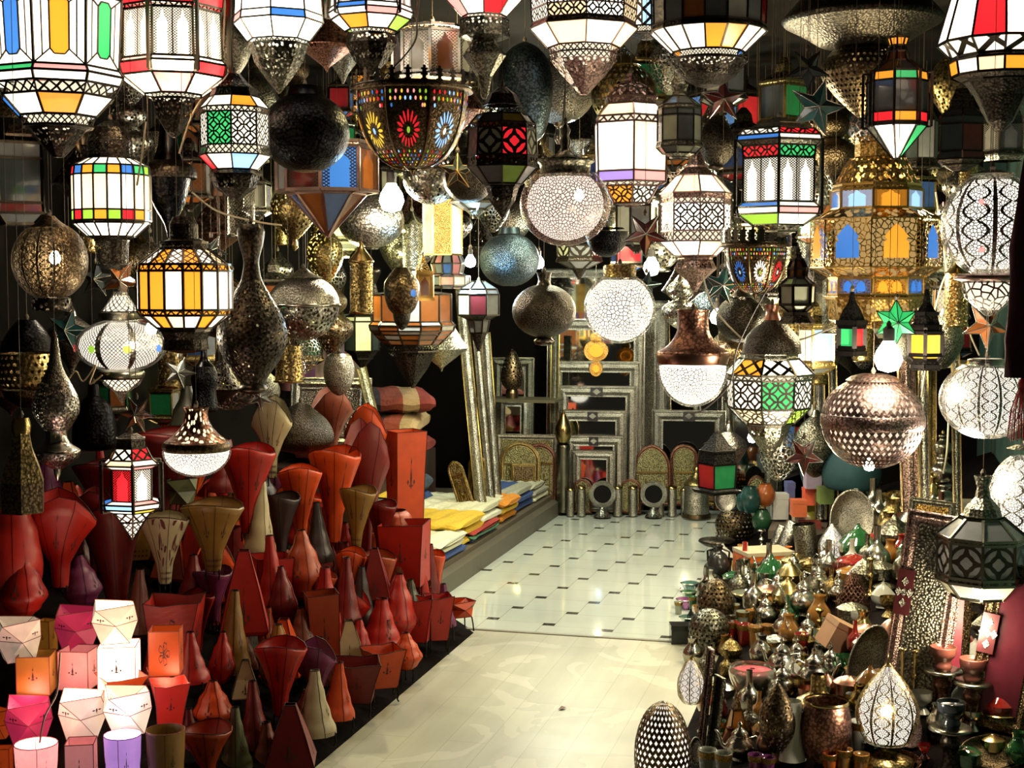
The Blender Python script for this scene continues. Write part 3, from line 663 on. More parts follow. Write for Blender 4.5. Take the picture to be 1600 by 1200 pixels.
pend(565, 6.2, [('conical_cap', spline([(378, 2), (388, 5), (400, 14), (408, 20)]), metal('brass'), 6), ('rim', [(408, 20), (410, 20), (412, 18)], metal('brass'), 6), ('pierced_tube', [(412, 18), (486, 18)], pierced('brass', 'spk'), 26), ('foot', [(486, 19), (490, 19), (491, 8)], metal('brass'), 6)],
     'brass cylinder lamp with a cone top and pinhole walls', 'the cone-topped brass cylinder')
pend(628, 6.5, [('cap', spline([(418, 10), (428, 18)]), metal('bronze'), 6), ('pierced_body', spline([(428, 18), (442, 27), (462, 27), (480, 22), (490, 14)]), metal('bronze', .5, 60), 8), ('pointed_foot', spline([(490, 14), (502, 12), (512, 6), (516, 1)]), metal('dark', .4), 8)],
     'small bronze egg lamp with a blue trefoil gem beside the brass house lantern', None, gems=[(458, 27, 'bKbK', 6)])
lantern(661, 6.9, [(398, 1), (410, 6), (426, 17), (430, 17), (464, 17), (468, 19)], ['M', 'P:v', 'M', 'A:-nama', 'M'], 'little gilt house-shaped lantern with a dark trefoil window', None, n=4, rot=.3, metal_='gold', bt=3, indiv=True)
pend(530, 6.7, [('crown_rim', [(552, 14), (556, 19)], metal('silver'), 6), ('pierced_egg', spline([(556, 19), (574, 24), (596, 22), (612, 12), (618, 3)]), metal('silver', .8, 130), 8)], 'silver egg-shaped lamp hanging before the engraved silver frame', None)
pend(452, 6.3, [('tube', [(540, 20), (594, 22)], pierced('brass', 'spk'), 26), ('foot', [(594, 24), (597, 24), (598, 10)], metal('brass'), 6)], 'pinhole brass tube lamp below the seamed silver globe', None)
pend(850, 6.4, [('neck', spline([(426, 12), (438, 9), (446, 12)]), metal('dark', .3), 6), ('globe', E(486, 42, 50, -72, 76, 12), metal('dark', .7, 120), 8), ('foot', [(528, 12), (532, 16), (538, 14), (540, 4)], metal('dark'), 6)],
     'dark hammered globe with a thin neck, before the stacked mirror frames', 'the dark hammered globe')
pend(796, 7.4, [('neck', [(356, 16), (366, 18)], metal('blued'), 6), ('globe', E(406, 42, 47, -66, 78, 12), metal('blued', .7, 110), 8)], 'blue-black hammered globe right of the blue-white bulb', 'the blue-black globe')
pend(948, 5.9, [('rim', [(356, 26), (358, 28)], metal('black'), 6), ('bowl', E(362, 40, 34, 0, 84, 10), metal('black', .5, 100), 8)], 'matt black hanging bowl above the white filigree globe', None)
pend(90, 4.9, [('neck', spline([(528, 5), (546, 7), (572, 11), (596, 22)]), metal('pewter', .6, 120), 8), ('pierced_body', spline([(596, 22), (622, 34), (644, 35), (664, 24), (672, 18)]), pierced('silver', 'spk'), 46), ('waist', spline([(672, 18), (680, 16), (692, 20), (702, 34), (706, 36)]), metal('silver'), 8),
               ('lower_bowl', spline([(706, 36), (716, 32), (726, 18), (732, 8)]), pierced('silver', 'spk'), 40), ('finial', spline([(732, 6), (740, 5), (752, 1)]), metal('silver'), 6)],
     'slender silver bottle-shaped pierced lamp', 'the silver bottle lamp')
pend(45, 5.4, [('cap', spline([(500, 14), (520, 30), (548, 44)]), metal('black', .3), 8), ('pierced_tub', spline([(552, 42), (572, 44), (596, 42), (606, 36)]), pierced('brass', 'dots'), 26), ('lower_bowl', spline([(608, 40), (622, 34), (636, 14)]), metal('bronze', .5, 100), 8)],
     'dark domed brass tub lamp with round holes, at the edge beside the silver bottle lamp', 'the brass tub lamp')
pend(36, 4.7, [('neck', [(652, 12), (664, 15), (676, 14)], metal('brass'), 6), ('flared_cap', spline([(676, 14), (700, 18), (726, 28), (752, 36)]), metal('brass', .3), 6, 6), ('skirt', [(752, 36), (758, 36), (800, 35)], metal('bronze', .3), 6, 6)],
     'hexagonal polished brass lamp with a flared cap low at the edge', 'the polished brass lamp')
pend(320, 6.0, [('neck', spline([(540, 5), (560, 6), (572, 16)]), metal('black'), 6), ('body', spline([(572, 16), (590, 21), (612, 18), (640, 20), (644, 10)]), metal('black', .5, 90), 8)], 'narrow black pear-shaped lamp over the small white bowl lamp', None)
pend(148, 5.8, [('neck', spline([(600, 8), (618, 10)]), metal('black'), 6), ('body', spline([(618, 10), (640, 28), (680, 34), (700, 30), (704, 10)]), metal('black', .4, 60), 8)], 'black pear-shaped lamp beside the silver bottle lamp', None)
pend(1362, 4.9, [('cap', [(584, 20), (588, 34), (594, 42)], metal('rose', .3), 6), ('upper_shell', E(650, 62, 78, -64, -4, 12), pierced('rose', 'loz'), 44), ('middle_band', [(646, 78), (650, 80), (664, 80), (668, 78)], metal('rose', .4, 90), 8),
                 ('lower_shell', E(662, 70, 78, 4, 76, 12), pierced('rose', 'loz'), 44), ('glow_liner', E(656, 60, 68, -62, 74, 10), glow((1, .80, .58), .95), 8)],
     'large round lamp pierced all over with drop-shaped holes and a plain middle band', 'the drop-pierced globe')
pend(1546, 4.6, [('cap', [(268, 14), (274, 34)], metal('silver'), 6), ('ribbed_shell', E(352, 82, 76, -68, 68, 16), pierced('silver', 'lace'), 8), ('glow_liner', E(352, 75, 69, -66, 66, 10), LINER(5), 8),
                 ('rim_band', [(428, 46), (432, 56), (437, 54), (440, 44)], metal('rose'), 6), ('pierced_cone', spline([(440, 44), (462, 40), (482, 20), (494, 6)]), pierced('silver', 'vor'), 22), ('foot_glow_liner', [(442, 38), (462, 34), (484, 14)], glow((1, .8, .6), 1.3, False), 4)],
     'large silver tracery globe with pink gems beside the dark red hanging', 'the tracery globe', gems=[(320, 75, 'pppppp', 4), (392, 66, 'pppppp', 5)])
pend(1540, 4.75, [('cap', [(560, 22), (562, 30), (570, 32)], metal('silver'), 6), ('ribbed_shell', E(624, 62, 72, -60, 74, 16), pierced('silver', 'lace'), 14), ('glow_liner', E(624, 56, 66, -58, 72, 10), LINER(4), 8)],
     'ribbed silver star-pierced globe below the brown star', 'the star-pierced globe')
pend(1598, 4.2, [('cap', [(694, 12), (700, 28)], metal('silver', .4), 6), ('pierced_shell', E(794, 88, 58, -68, 70, 16), pierced('silver', 'lace'), 8), ('glow_liner', E(794, 80, 52, -66, 68, 10), LINER(5), 8)],
     'tall tracery ball cut by the picture edge, next to the heavy pewter lantern', 'the ball at the edge')
pend(1206, 5.6, [('neck', spline([(476, 12), (488, 10), (500, 14)]), metal('copper'), 6), ('bell', spline([(500, 14), (512, 28), (530, 42), (552, 46)]), metal('dark', .6, 120), 8)], 'dark hammered copper bell over the green tracery lantern', None)
pend(874, 6.2, [('pierced_shell', E(142, 52, 56, -80, 76, 12), metal('silver', .9, 120), 8), ('stem', spline([(192, 12), (200, 6), (216, 8), (226, 4)]), metal('silver'), 6)], 'worn silver globe behind the stem of the swirling pierced globe', 'the worn silver globe')
pend(1345, 5.95, [('rim', [(-40, 60), (30, 122), (34, 124), (40, 120)], metal('dark', .4, 60), 8), ('underside', spline([(40, 120), (56, 90), (72, 64), (76, 40)]), metal('dark', .6, 60), 8), ('lower_dome', spline([(76, 40), (98, 60), (120, 62), (150, 40), (172, 18), (184, 4)]), pierced('bronze', 'dots'), 40)],
     'enormous dark bronze double-dome lamp overhead', 'the enormous bronze dome', seg=36)
pend(1250, 5.9, [('tray', [(426, .5), (427, 4), (428, 5)], metal('silver'), 6)], 'tiny silver hook above the round silver tray', None, box=False)
pend(820, 6.0, [('dome', spline([(68, 4), (78, 22), (100, 38), (150, 44), (210, 30), (226, 8)]), metal('blued', .3), 8)], 'teal-lit steel drop lamp left of the worn silver globe', None)
pend(265, 5.7, [('neck', spline([(196, 12), (230, 16), (252, 24)]), metal('black'), 6), ('bell', spline([(252, 24), (262, 40), (276, 44), (280, 42)]), metal('dark', .4, 60), 8), ('drop', spline([(280, 34), (320, 24), (350, 8), (372, 3)]), metal('black', .4, 60), 8)],
     'dark trumpet-shaped lamp between the white strip lantern and the green rosette lantern', 'the dark trumpet lamp')
# stars
star(1130, 156, 5.1, 36, 'dark wine-red star lantern with silver edges', 'm', ref='the wine-red star')
star(1276, 168, 5.0, 46, 'dark green glass star with bright silver edges', 't', ref='the dark green star', rot=.3)
star(110, 206, 5.6, 36, 'dim reddish star hanging under the huge jewelled lantern', 'a', metal_='bronze', ref='the dim reddish star', rot=.2)
star(105, 516, 5.5, 36, 'dark green star left of the squat silver net lamp', 't', rot=.3, ref='the star by the net lamp')
star(190, 438, 5.7, 34, 'brown amber glass star under the white strip lantern', 'a', ref='the brown amber star', rot=.5)
star(150, 436, 6.0, 30, 'smoky black star just left of the brown amber star', 'K', rot=.1)
star(280, 582, 5.4, 26, 'small clear glass star below the amber strip lantern', 'k', rot=.35)
star(213, 648, 5.2, 30, 'brown star lantern hanging over the red keyhole lantern', 'a', rot=.62, n=6, ref='the brown star over the red keyhole lantern')
star(408, 620, 6.3, 22, 'tiny silver-edged star beside the black vase lamp', 'k', n=6)
star(715, 268, 5.8, 30, 'gold-edged star beside the dark red rosette lantern', 'K', metal_='gold')
star(1008, 366, 5.5, 36, 'dark brown star left of the white tracery lantern', 'm', rot=.62, ref='the dark brown star')
star(1128, 446, 5.9, 32, 'smoky green star left of the small flowered bowl', 't', rot=.2)
star(1400, 504, 4.9, 36, 'bright green glass star over the glaring bulb', 'g', metal_='iron', lit=True, ref='the bright green star', n=6, inner=.55)
star(1542, 508, 4.35, 40, 'amber-brown star with silver edges before the tracery globe', 'a', rot=.6, n=5, ref='the amber-brown star')
star(1256, 712, 5.6, 32, 'dark star lantern left of the drop-pierced globe', 'm', rot=.62, ref='the low dark star')
star(1262, 108, 5.4, 34, 'black star with no shine above the dark green star', 'K', metal_='iron', rot=.6)
star(1010, 446, 6.6, 24, 'dim blue star beside the white filigree globe', 'K', metal_='blued', rot=.2)
star(330, 392, 5.9, 26, 'thin wire star above the amber strip lantern', 'K', rot=.5)
# bare bulbs
bulb(612, 312, 6.8, 20, 'dazzling bare bulb below the daisy bowl', 42, ref='the dazzling bulb')
bulb(735, 409, 7.0, 9, 'small blue-white bare bulb beside the mosaic lanterns', 16, (.45, .75, 1), ref='the blue-white bulb')
bulb(1388, 560, 4.8, 22, 'big glaring bare bulb under the bright green star', 30, ref='the glaring bulb')
bulb(842, 411, 8.6, 9, 'small bare bulb above the dark hammered globe', 22, ref='the small bulb over the hammered globe')
bulb(918, 396, 8.8, 9, 'small bare bulb left of the white filigree globe', 22)
bulb(1018, 418, 7.6, 13, 'bare bulb close against the white filigree globe', 22)
bulb(1120, 496, 8.0, 11, 'bare bulb above the copper bell lamp', 30)
bulb(1176, 684, 7.4, 8, 'low bare bulb under the green tracery lantern', 12)
bulb(226, 334, 5.5, 11, 'bare bulb shining against the white strip lantern', 8)
bulb_in('the dark ribbed globe', 86, 404, 5.2, 9, 5); point(at(82, 410, 5.18), 2.5, (1, .8, .55), .02)
bulb_in('the swirling pierced globe', 905, 306, 4.755, 8, 6); point(at(896, 330, 4.745), 1.2, (1, .78, .5), .02)
bulb_in('the drop-pierced globe', 1358, 727, 4.88, 9, 5)
bulb(236, 514, 5.2, 9, 'bare bulb between the net lamp and the amber strip lantern', 5)
# ================================================================ the room
XL, XR, YB = -3.65, .72, 11.1
def wallmesh(name, pts, mat_): m = MB(); m.face(pts, 0, [(0, 0), (1, 0), (1, 1), (0, 1)]); return struct(m.build(name, mat_))
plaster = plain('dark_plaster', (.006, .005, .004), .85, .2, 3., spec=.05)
green_wall = plain('green_painted_wall', (.03, .075, .06), .7, .15, 2., (.045, .10, .08))
# tiled floor: large pale squares turned around small dark inserts
def tile_floor():
    N = NT('pale_tiles_dark_inserts'); m = N.mt
    sp = N.n('ShaderNodeSeparateXYZ'); N.t.links.new(N.obj(), sp.inputs[0])
    s_, t_ = .2985, .060
    x = m('ADD', sp.outputs[0], 1.606 + 30 * .0); y = m('MULTIPLY', m('SUBTRACT', sp.outputs[1], 6.437), 1.125)
    D = s_ * s_ + t_ * t_
    # lattice a = (t, s), b = (s, -t)
    p = m('DIVIDE', m('ADD', m('MULTIPLY', x, t_), m('MULTIPLY', y, s_)), D)
    q = m('DIVIDE', m('SUBTRACT', m('MULTIPLY', x, s_), m('MULTIPLY', y, t_)), D)
    fp = m('SUBTRACT', p, m('ROUND', p)); fq = m('SUBTRACT', q, m('ROUND', q))
    lx = m('ADD', m('MULTIPLY', fp, t_), m('MULTIPLY', fq, s_)); ly = m('SUBTRACT', m('MULTIPLY', fp, s_), m('MULTIPLY', fq, t_))
    ax = m('ABSOLUTE', lx); ay = m('ABSOLUTE', ly); h = t_ / 2
    ins = m('MULTIPLY', m('LESS_THAN', ax, h), m('LESS_THAN', ay, h * .9))
    g = .0012
    def seg(c, lo, hi, al):   # joint near |c| with al in [lo, hi]
        return m('MULTIPLY', m('LESS_THAN', m('ABSOLUTE', c), g), m('MULTIPLY', m('GREATER_THAN', al, lo), m('LESS_THAN', al, hi)))
    j1 = seg(m('SUBTRACT', lx, h), -h, s_, ly); j2 = seg(m('ADD', lx, h), -s_, h, ly)
    j3 = seg(m('ADD', ly, h), -h, s_, lx); j4 = seg(m('SUBTRACT', ly, h), -s_, h, lx)
    jt = m('MAXIMUM', m('MAXIMUM', j1, j2), m('MAXIMUM', j3, j4))
    nz = N.n('ShaderNodeTexNoise', Scale=3.5, Detail=3.0); N.t.links.new(N.obj(), nz.inputs['Vector'])
    c = N.cmix(nz.outputs[0], (.38, .42, .38, 1), (.50, .55, .50, 1))
    c = N.cmix(jt, c, (.20, .20, .15, 1)); c = N.cmix(ins, c, (.035, .035, .03, 1))
    return N.done(N.princ(**{'Base Color': c, 'Roughness': m('ADD', .05, m('MULTIPLY', nz.outputs[0], .06)), 'Specular IOR Level': .5}).outputs[0])
def lino():
    N = NT('beige_plank_sheet'); m = N.mt
    sp = N.n('ShaderNodeSeparateXYZ'); N.t.links.new(N.obj(), sp.inputs[0])
    mp = N.n('ShaderNodeMapping'); mp.inputs['Scale'].default_value = (9, .8, 1); N.t.links.new(N.obj(), mp.inputs[0])
    nz = N.n('ShaderNodeTexNoise', Scale=1.6, Detail=5.0); N.t.links.new(mp.outputs[0], nz.inputs['Vector'])
    n2 = N.n('ShaderNodeTexNoise', Scale=2.6, Detail=3.0, Distortion=1.2); N.t.links.new(N.obj(), n2.inputs['Vector'])
    br = N.n('ShaderNodeTexBrick'); br.offset = .4
    for k, v in (('Scale', 1.), ('Mortar Size', .0015), ('Brick Width', .9), ('Row Height', .15)): br.inputs[k].default_value = v
    br.inputs['Color1'].default_value = (1, 1, 1, 1); br.inputs['Color2'].default_value = (.93, .92, .9, 1); br.inputs['Mortar'].default_value = (.72, .68, .6, 1)
    rt = N.n('ShaderNodeMapping'); rt.inputs['Rotation'].default_value = (0, 0, PI / 2); N.t.links.new(N.obj(), rt.inputs[0]); N.t.links.new(rt.outputs[0], br.inputs['Vector'])
    c = N.cmix(nz.outputs[0], (.29, .285, .21, 1), (.44, .44, .35, 1))
    c = N.cmix(m('MULTIPLY', m('GREATER_THAN', n2.outputs[0], .56), .35), c, (.55, .54, .44, 1)); c = N.cmix(1.0, c, br.outputs[0], 'MULTIPLY')
    bp = N.n('ShaderNodeBump', Strength=.25, Distance=.01); N.t.links.new(n2.outputs[0], bp.inputs['Height'])
    return N.done(N.princ(**{'Base Color': c, 'Roughness': m('ADD', .28, m('MULTIPLY', n2.outputs[0], .25)), 'Normal': bp.outputs[0]}).outputs[0])
m = MB(); m.face([(XL, 6.5, 0), (XR, 6.5, 0), (XR, YB, 0), (XL, YB, 0)]); struct(m.build('floor', tile_floor()))
m = MB(); m.box((XL - 1.5, .2, -.03), (XR + 1.5, 6.5, .002)); struct(m.build('floor_front', lino()))
m = MB(); m.box((XL, 6.49, 0), (XR, 6.515, .006)); struct(m.build('trim_1', plain('threshold_strip', (.22, .2, .14), .4)))
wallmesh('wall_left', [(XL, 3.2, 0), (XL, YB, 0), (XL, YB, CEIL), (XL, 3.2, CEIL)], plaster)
wallmesh('wall_right', [(XR, 3.9, 0), (XR, YB, 0), (XR, YB, CEIL), (XR, 3.9, CEIL)], green_wall)
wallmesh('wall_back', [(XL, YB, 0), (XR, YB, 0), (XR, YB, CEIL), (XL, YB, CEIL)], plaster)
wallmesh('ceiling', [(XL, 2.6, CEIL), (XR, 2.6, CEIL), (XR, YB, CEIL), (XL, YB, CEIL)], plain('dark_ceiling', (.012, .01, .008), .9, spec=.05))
# sloping display stands under dark cloth
def stand(name, h, x0, x1, y0, y1, label):
    m = MB(); nx, ny = 22, 30
    P = [[Vector(((x0(y0 + (y1 - y0) * j / ny) if callable(x0) else x0) + ((x1(y0 + (y1 - y0) * j / ny) if callable(x1) else x1) - (x0(y0 + (y1 - y0) * j / ny) if callable(x0) else x0)) * i / nx, y0 + (y1 - y0) * j / ny, 0)) for j in range(ny + 1)] for i in range(nx + 1)]
    for r in P:
        for p in r: p.z = h(p.x, p.y) - .002
    for i in range(nx):
        for j in range(ny): m.face([P[i][j], P[i + 1][j], P[i + 1][j + 1], P[i][j + 1]])
    for j in range(ny): m.face([P[0][j], P[0][j + 1], P[0][j + 1] * 1 - Vector((0, 0, P[0][j + 1].z)), P[0][j] - Vector((0, 0, P[0][j].z))])
    for i in range(nx): m.face([P[i][ny], P[i + 1][ny], P[i + 1][ny] - Vector((0, 0, P[i + 1][ny].z)), P[i][ny] - Vector((0, 0, P[i][ny].z))])
    o = m.build(name, plain('dark_cloth', (.006, .004, .004), .95, .3, 40., spec=.05))
    note(o, label, 'display stand', 0, 0, None, True)
stand('display_stand', slope_left, XL + .01, lambda y: edge_left(y) + .02, 3.6, 7.15, 'sloping dark cloth-covered stand beneath all the leather lamps')
stand('display_stand', slope_right, lambda y: edge_right(y) + .03, XR - .01, 4.15, 9.6, 'sloping dark cloth-covered stand beneath the teapots, trays and pierced eggs')
# long low bench with a dark kerb for the textiles
m = MB(); m.box((XL + .01, 7.16, 0), (-2.30, 10.25, .13)); b = m.build('low_bench', plain('bench_boards', (.10, .08, .05), .7)); note(b, 'long low bench carrying folded textiles along the aisle', 'bench', 0, 0, None, True)
m = MB(); m.box((-2.30, 7.12, 0), (-2.23, 10.3, .10)); m.build('kerb_board', plain('dark_kerb', (.10, .09, .065), .5), b)

# ================================================================ frames and panels at the back
mirror_mat = plain('mirror_glass', (.75, .8, .78), .03, 0, 1., None, 1.0)
def frame(cx, yt, yb, w, d, label, ref=None, bw=14, mk='silver', inner='mirror', lean=.06, base=None, full=True, arch=0, yaw=None, name='framed_mirror', cat='mirror', inlay=True, cos_=None, rimk=None, group=None):
    """rectangular or arched frame; w, bw in px at depth d"""
    s = d / F; W_ = w * s / 2; H_ = (yb - yt) * s; B = bw * s
    root = empty(name, base or at(cx, yb, d), YAW * .4 if yaw is None else yaw, -lean)
    def outline(o):
        x = W_ - o; z0 = o; z1 = H_ - o
        if not arch: return [Vector((-x, 0, z0)), Vector((x, 0, z0)), Vector((x, 0, z1)), Vector((-x, 0, z1))]
        r = x; pts = [Vector((-x, 0, z0)), Vector((x, 0, z0))]; k = 12; ah = min(H_ * .8, W_ * (1.0 if arch == 1 else 1.35)) * x / W_
        for i in range(k + 1):
            a = PI * i / k
            if arch == 1: pts.append(Vector((x * math.cos(a), 0, z1 - ah + ah * math.sin(a))))
            else:
                t = i / k; u = 1 - abs(2 * t - 1); pts.append(Vector((x * (1 - 2 * t) * (1 if True else 1) if False else x * math.cos(a) , 0, z1 - ah + ah * (math.sin(a) * .8 + .2 * u))))
        return pts
    T = max(.012, B * .35)
    prof = [(0, 0), (0, -T * .8), (.12, -T), (.2, -T * .6), (.55, -T * 1.0), (.85, -T * .55), (1, -T * .7), (1, 0)]
    m = MB(); L = [[p + Vector((0, y, 0)) for p in outline(o * B)] for o, y in prof]
    m.loops(L, 0, 1, True)
    m.build('moulding', metal(mk, .6, 130), root)
    I = outline(B * .98)
    m = MB(); m.face([p + Vector((0, -.004, 0)) for p in I]); 
    mm = mirror_mat if inner == 'mirror' else (metal(inner, .9, 80) if inner in METAL else plain('panel_' + inner, {'maroon': (.09, .01, .02), 'wood': (.2, .09, .04), 'pink': (.5, .05, .1), 'black': (.02, .02, .02)}[inner], .35, .1, 30.))
    m.build('mirror_glass' if inner == 'mirror' else 'relief_panel', mm, root)
    m = MB(); m.face([p + Vector((0, .003, 0)) for p in outline(.001)]); m.build('backing', plain('backing_board', (.08, .06, .04), .8), root)
    if rimk:
        m = MB(); o1 = outline(-.004); o2 = outline(B * .12)
        for a, b_ in zip(o1, o1[1:] + o1[:1]): m.bar(a + Vector((0, -T, 0)), b_ + Vector((0, -T, 0)), .005)
        m.build('rim', metal(rimk), root)
    if inlay and not arch and w > 70:
        for (x, z, horiz) in ((0, H_ - B * .5, 1), (0, B * .5, 1)):
            m = MB(); hw = W_ * .16
            m.box((x - hw, -T * 1.12, z - B * .42), (x + hw, -T * .5, z + B * .42)); pl = m.build('inlay_plate', plain('black_inlay', (.015, .015, .02), .3), root)
            m = MB(); m.face([Vector((x - hw * .7, -T * 1.2, z)), Vector((x, -T * 1.2, z - B * .3)), Vector((x + hw * .7, -T * 1.2, z)), Vector((x, -T * 1.2, z + B * .3))]); m.build('silver_lozenge', metal('silver', .6, 200), pl)
    if cos_:   # bars across arched doors
        m = MB()
        for z in cos_: m.box((-W_ + B, -.012, z * H_ - .005), (W_ - B, -.002, z * H_ + .005))
        zt = min(cos_) * H_; x1 = W_ - B * 1.6; z0_ = B * 1.6
        for a, b_ in (((-x1, z0_), (x1, z0_)), ((x1, z0_), (x1, zt - .01)), ((x1, zt - .01), (-x1, zt - .01)), ((-x1, zt - .01), (-x1, z0_))): m.bar((a[0], -.010, a[1]), (b_[0], -.010, b_[1]), .006)
        for sx in (-1, 1):
            for z in (.3, .62): m.box((sx * x1 * .45 - .006, -.014, zt * z), (sx * x1 * .45 + .006, -.004, zt * z + zt * .16))
        m.lathe([(.001, zt * .5 - .018), (.016, zt * .5), (.001, zt * .5 + .018)], 6, c=(0, -.012))
        m.build('relief_bars', metal('brass'), root)
    note(root, label, cat, cx, (yt + yb) / 2, group, full, ref)
    return root
# stacked nest of mirrors
nest = [(929, 500, 802, 150, 10.66, 'tallest mirror of the nest, its silver top edge just under the white filigree globe'), (929, 566, 800, 138, 10.60, 'second mirror of the nest, under the amber jewelled ornament'),
        (931, 604, 799, 122, 10.54, 'third mirror of the nest with a silver lozenge on its top bar'), (925, 642, 798, 103, 10.48, 'fourth mirror of the nest, a lozenge on its narrower top bar'),
        (927, 681, 797, 92, 10.42, 'fifth mirror of the nest, smaller and brighter'), (927, 705, 796, 66, 10.36, 'smallest front mirror of the nest, right behind the brass tumblers')]
for i, (cx, yt, yb, w, d, lab) in enumerate(nest): frame(cx, yt, yb, w, d, 'silver-edged ' + lab, 'the front mirror of the nest' if i == 5 else ('the mirror nest' if i == 1 else None), bw=16 if i < 5 else 13, mk='silver', rimk='pewter' if i % 2 else 'silver')
frame(1010, 470, 800, 60, 10.9, 'tall narrow engraved silver frame standing behind the copper bell lamp', None, bw=20, inner='pewter', inlay=False)
frame(1075, 642, 800, 112, 10.75, 'wide silver mirror with a lit reflection below the copper bell lamp', 'the wide silver mirror', bw=16, rimk='silver')
frame(868, 520, 800, 30, 10.85, 'slim engraved silver frame just left of the mirror nest', None, bw=13, inner='pewter', inlay=False)
frame(800, 622, 790, 50, 10.7, 'small silver mirror behind the arched brass door panels', None, bw=13)
frame(822, 678, 800, 98, 10.46, 'silver frame holding an arched red-wood and brass door panel', 'the framed door panel', bw=9, inner='olive', mk='silver', inlay=False)
frame(842, 692, 796, 56, 10.42, 'red wood arched inner door with brass relief, in the silver frame', None, bw=7, inner='olive', mk='copper', arch=1, cos_=(.7,), name='door_plaque', cat='door panel')
frame(812, 690, 792, 64, 10.36, 'round-arched brass door panel leaning before the framed door panel', 'the round-arched door panel', bw=7, inner='olive', mk='brass', arch=1, cos_=(.66,), name='door_plaque', cat='door panel')
frame(818, 724, 790, 40, 10.3, 'smallest brass panel with clipped corners at the foot of the round-arched one', None, bw=5, inner='bronze', mk='brass', cos_=(.6,), name='door_plaque', cat='door panel', inlay=False)
frame(745, 712, 794, 30, 9.1, 'upright round-topped brass door plaque on the textiles', 'the round-topped plaque', bw=4, inner='bronze', mk='brass', arch=1, cos_=(.72,), name='door_plaque', cat='plaque', yaw=-.1)
r_ = frame(718, 716, 798, 26, 9.0, 'pointed brass door plaque tilting over at the end of the textiles', None, bw=4, inner='bronze', mk='brass', arch=2, cos_=(.72,), name='door_plaque', cat='plaque'); r_.rotation_euler.y = -.32; r_.location.x -= -.06
frame(1018, 694, 790, 60, 10.5, 'pointed arched mirror panel with copper edging left in the row below the wide silver mirror', 'the pointed arched panel', bw=6, inner='olive', mk='copper', arch=2, cos_=(.55,), name='arched_panel', cat='arched panel')
frame(1068, 694, 790, 44, 10.55, 'round arched panel with copper edging in the row below the wide silver mirror', None, bw=6, inner='olive', mk='copper', arch=1, cos_=(.55,), name='arched_panel', cat='arched panel')
frame(1108, 694, 790, 36, 10.5, 'narrow dim arched panel at the end of the row below the wide silver mirror', None, bw=5, inner='bronze', mk='brass', arch=1, cos_=(.55,), name='arched_panel', cat='arched panel')
for k, (x, yt, w) in enumerate(((910, 748, 30), (985, 748, 34), (1132, 740, 34), (1182, 742, 30))):
    frame(x, yt, 802 - (k > 1) * 4, w, 10.32 - k * .02, ['little copper-edged arch between the first brass tumblers', 'little copper-edged arch between the two round mirrors', 'little copper-edged arch beside the glass jar', 'little copper-edged arch behind the teal pots'][k], None, bw=4, inner='olive', mk='copper', arch=1 + (k > 1), name='arched_panel', cat='arched panel')
frame(800, 560, 770, 66, 10.95, 'broad dark silver mirror standing behind the leaning silver bars', None, bw=15, mk='pewter', rimk='silver')
frame(1170, 560, 800, 84, 10.8, 'broad silver mirror deep behind the green tracery lantern', None, bw=18, mk='pewter', rimk='silver')
frame(1118, 500, 640, 70, 11.0, 'high silver mirror right behind the copper bell lamp', None, bw=12, mk='silver', base=at(1118, 700, 11.0))
frame(892, 400, 500, 120, 11.0, 'wide silver-framed mirror high on the back wall', None, bw=14, mk='silver', base=at(905, 520, 11.0))
frame(1245, 620, 800, 70, 10.9, 'silver mirror in the far corner behind the colourful cartons', None, bw=12, mk='pewter', rimk='silver')
# long leaning silver frames
def strip(x0, y0, x1, y1, w, d0, d1, label, ref=None, mk='silver', cat='frame moulding', key='silver_bar'):
    a, b_ = at(x0, y0, d0), at(x1, y1, d1); m = MB(); s = (d0 + d1) / 2 / F * w / 2
    up = (a - b_); t = up.cross(FW).normalized()
    prof = [(-1, 0), (-.9, .7), (-.6, .35), (-.3, .9), (.1, 1.0), (.5, .6), (.75, .3), (.9, .7), (1, 0)]
    root = empty(key, b_)
    L = [[e - b_ + t * (x * s) - FW * (y * s * .7) for x, y in prof] + [e - b_ - t * s + FW * .01, e - b_ + t * s + FW * .01][::-1] for e in (b_, a)]
    m.loops(L, 0, 1, True, (True, True)); m.build('engraved_bar', metal(mk, .9, 110), root)
    m = MB()
    for sx in (-1.02, 1.02): m.bar(t * sx * s - FW * s * .4, a - b_ + t * sx * s - FW * s * .4, .006)
    m.build('edge_bead', metal('brass'), root)
    note(root, label, cat, (x0 + x1) / 2, (y0 + y1) / 2, None, True, ref)
strip(718, 440, 752, 792, 16, 9.4, 9.0, 'long engraved silver frame bar leaning beside the amber mosaic lantern', 'the long leaning silver bar')
strip(742, 500, 768, 790, 12, 9.5, 9.2, 'second engraved silver bar leaning just behind the long one')
strip(758, 520, 776, 780, 15, 9.6, 9.4, 'third engraved silver bar with a notched top under the grey-blue lantern')
strip(868, 520, 866, 660, 12, 10.3, 10.3, 'dark pewter frame bar upright behind the dark hammered globe', mk='pewter')
strip(565, 575, 594, 690, 14, 7.6, 7.3, 'glittering silver frame edge leaning behind the orange sail lamps', 'the glittering frame edge')
frame(515, 590, 700, 130, 7.7, 'engraved silver frame panel behind the dark pierced heart-shaped lamp', 'the engraved silver panel', bw=18, inner='silver', inlay=False, lean=.15)
strip(1412, 470, 1422, 800, 26, 6.6, 6.4, 'glittering upright copper-silver relief column behind the drop-pierced globe', 'the glittering column', mk='rose')
strip(1440, 520, 1446, 790, 14, 6.8, 6.6, 'narrow glittering silver column right beside the copper-silver one')
strip(1492, 540, 1496, 830, 12, 6.75, 6.6, 'plain pale wooden post at the green wall', mk='pewter')
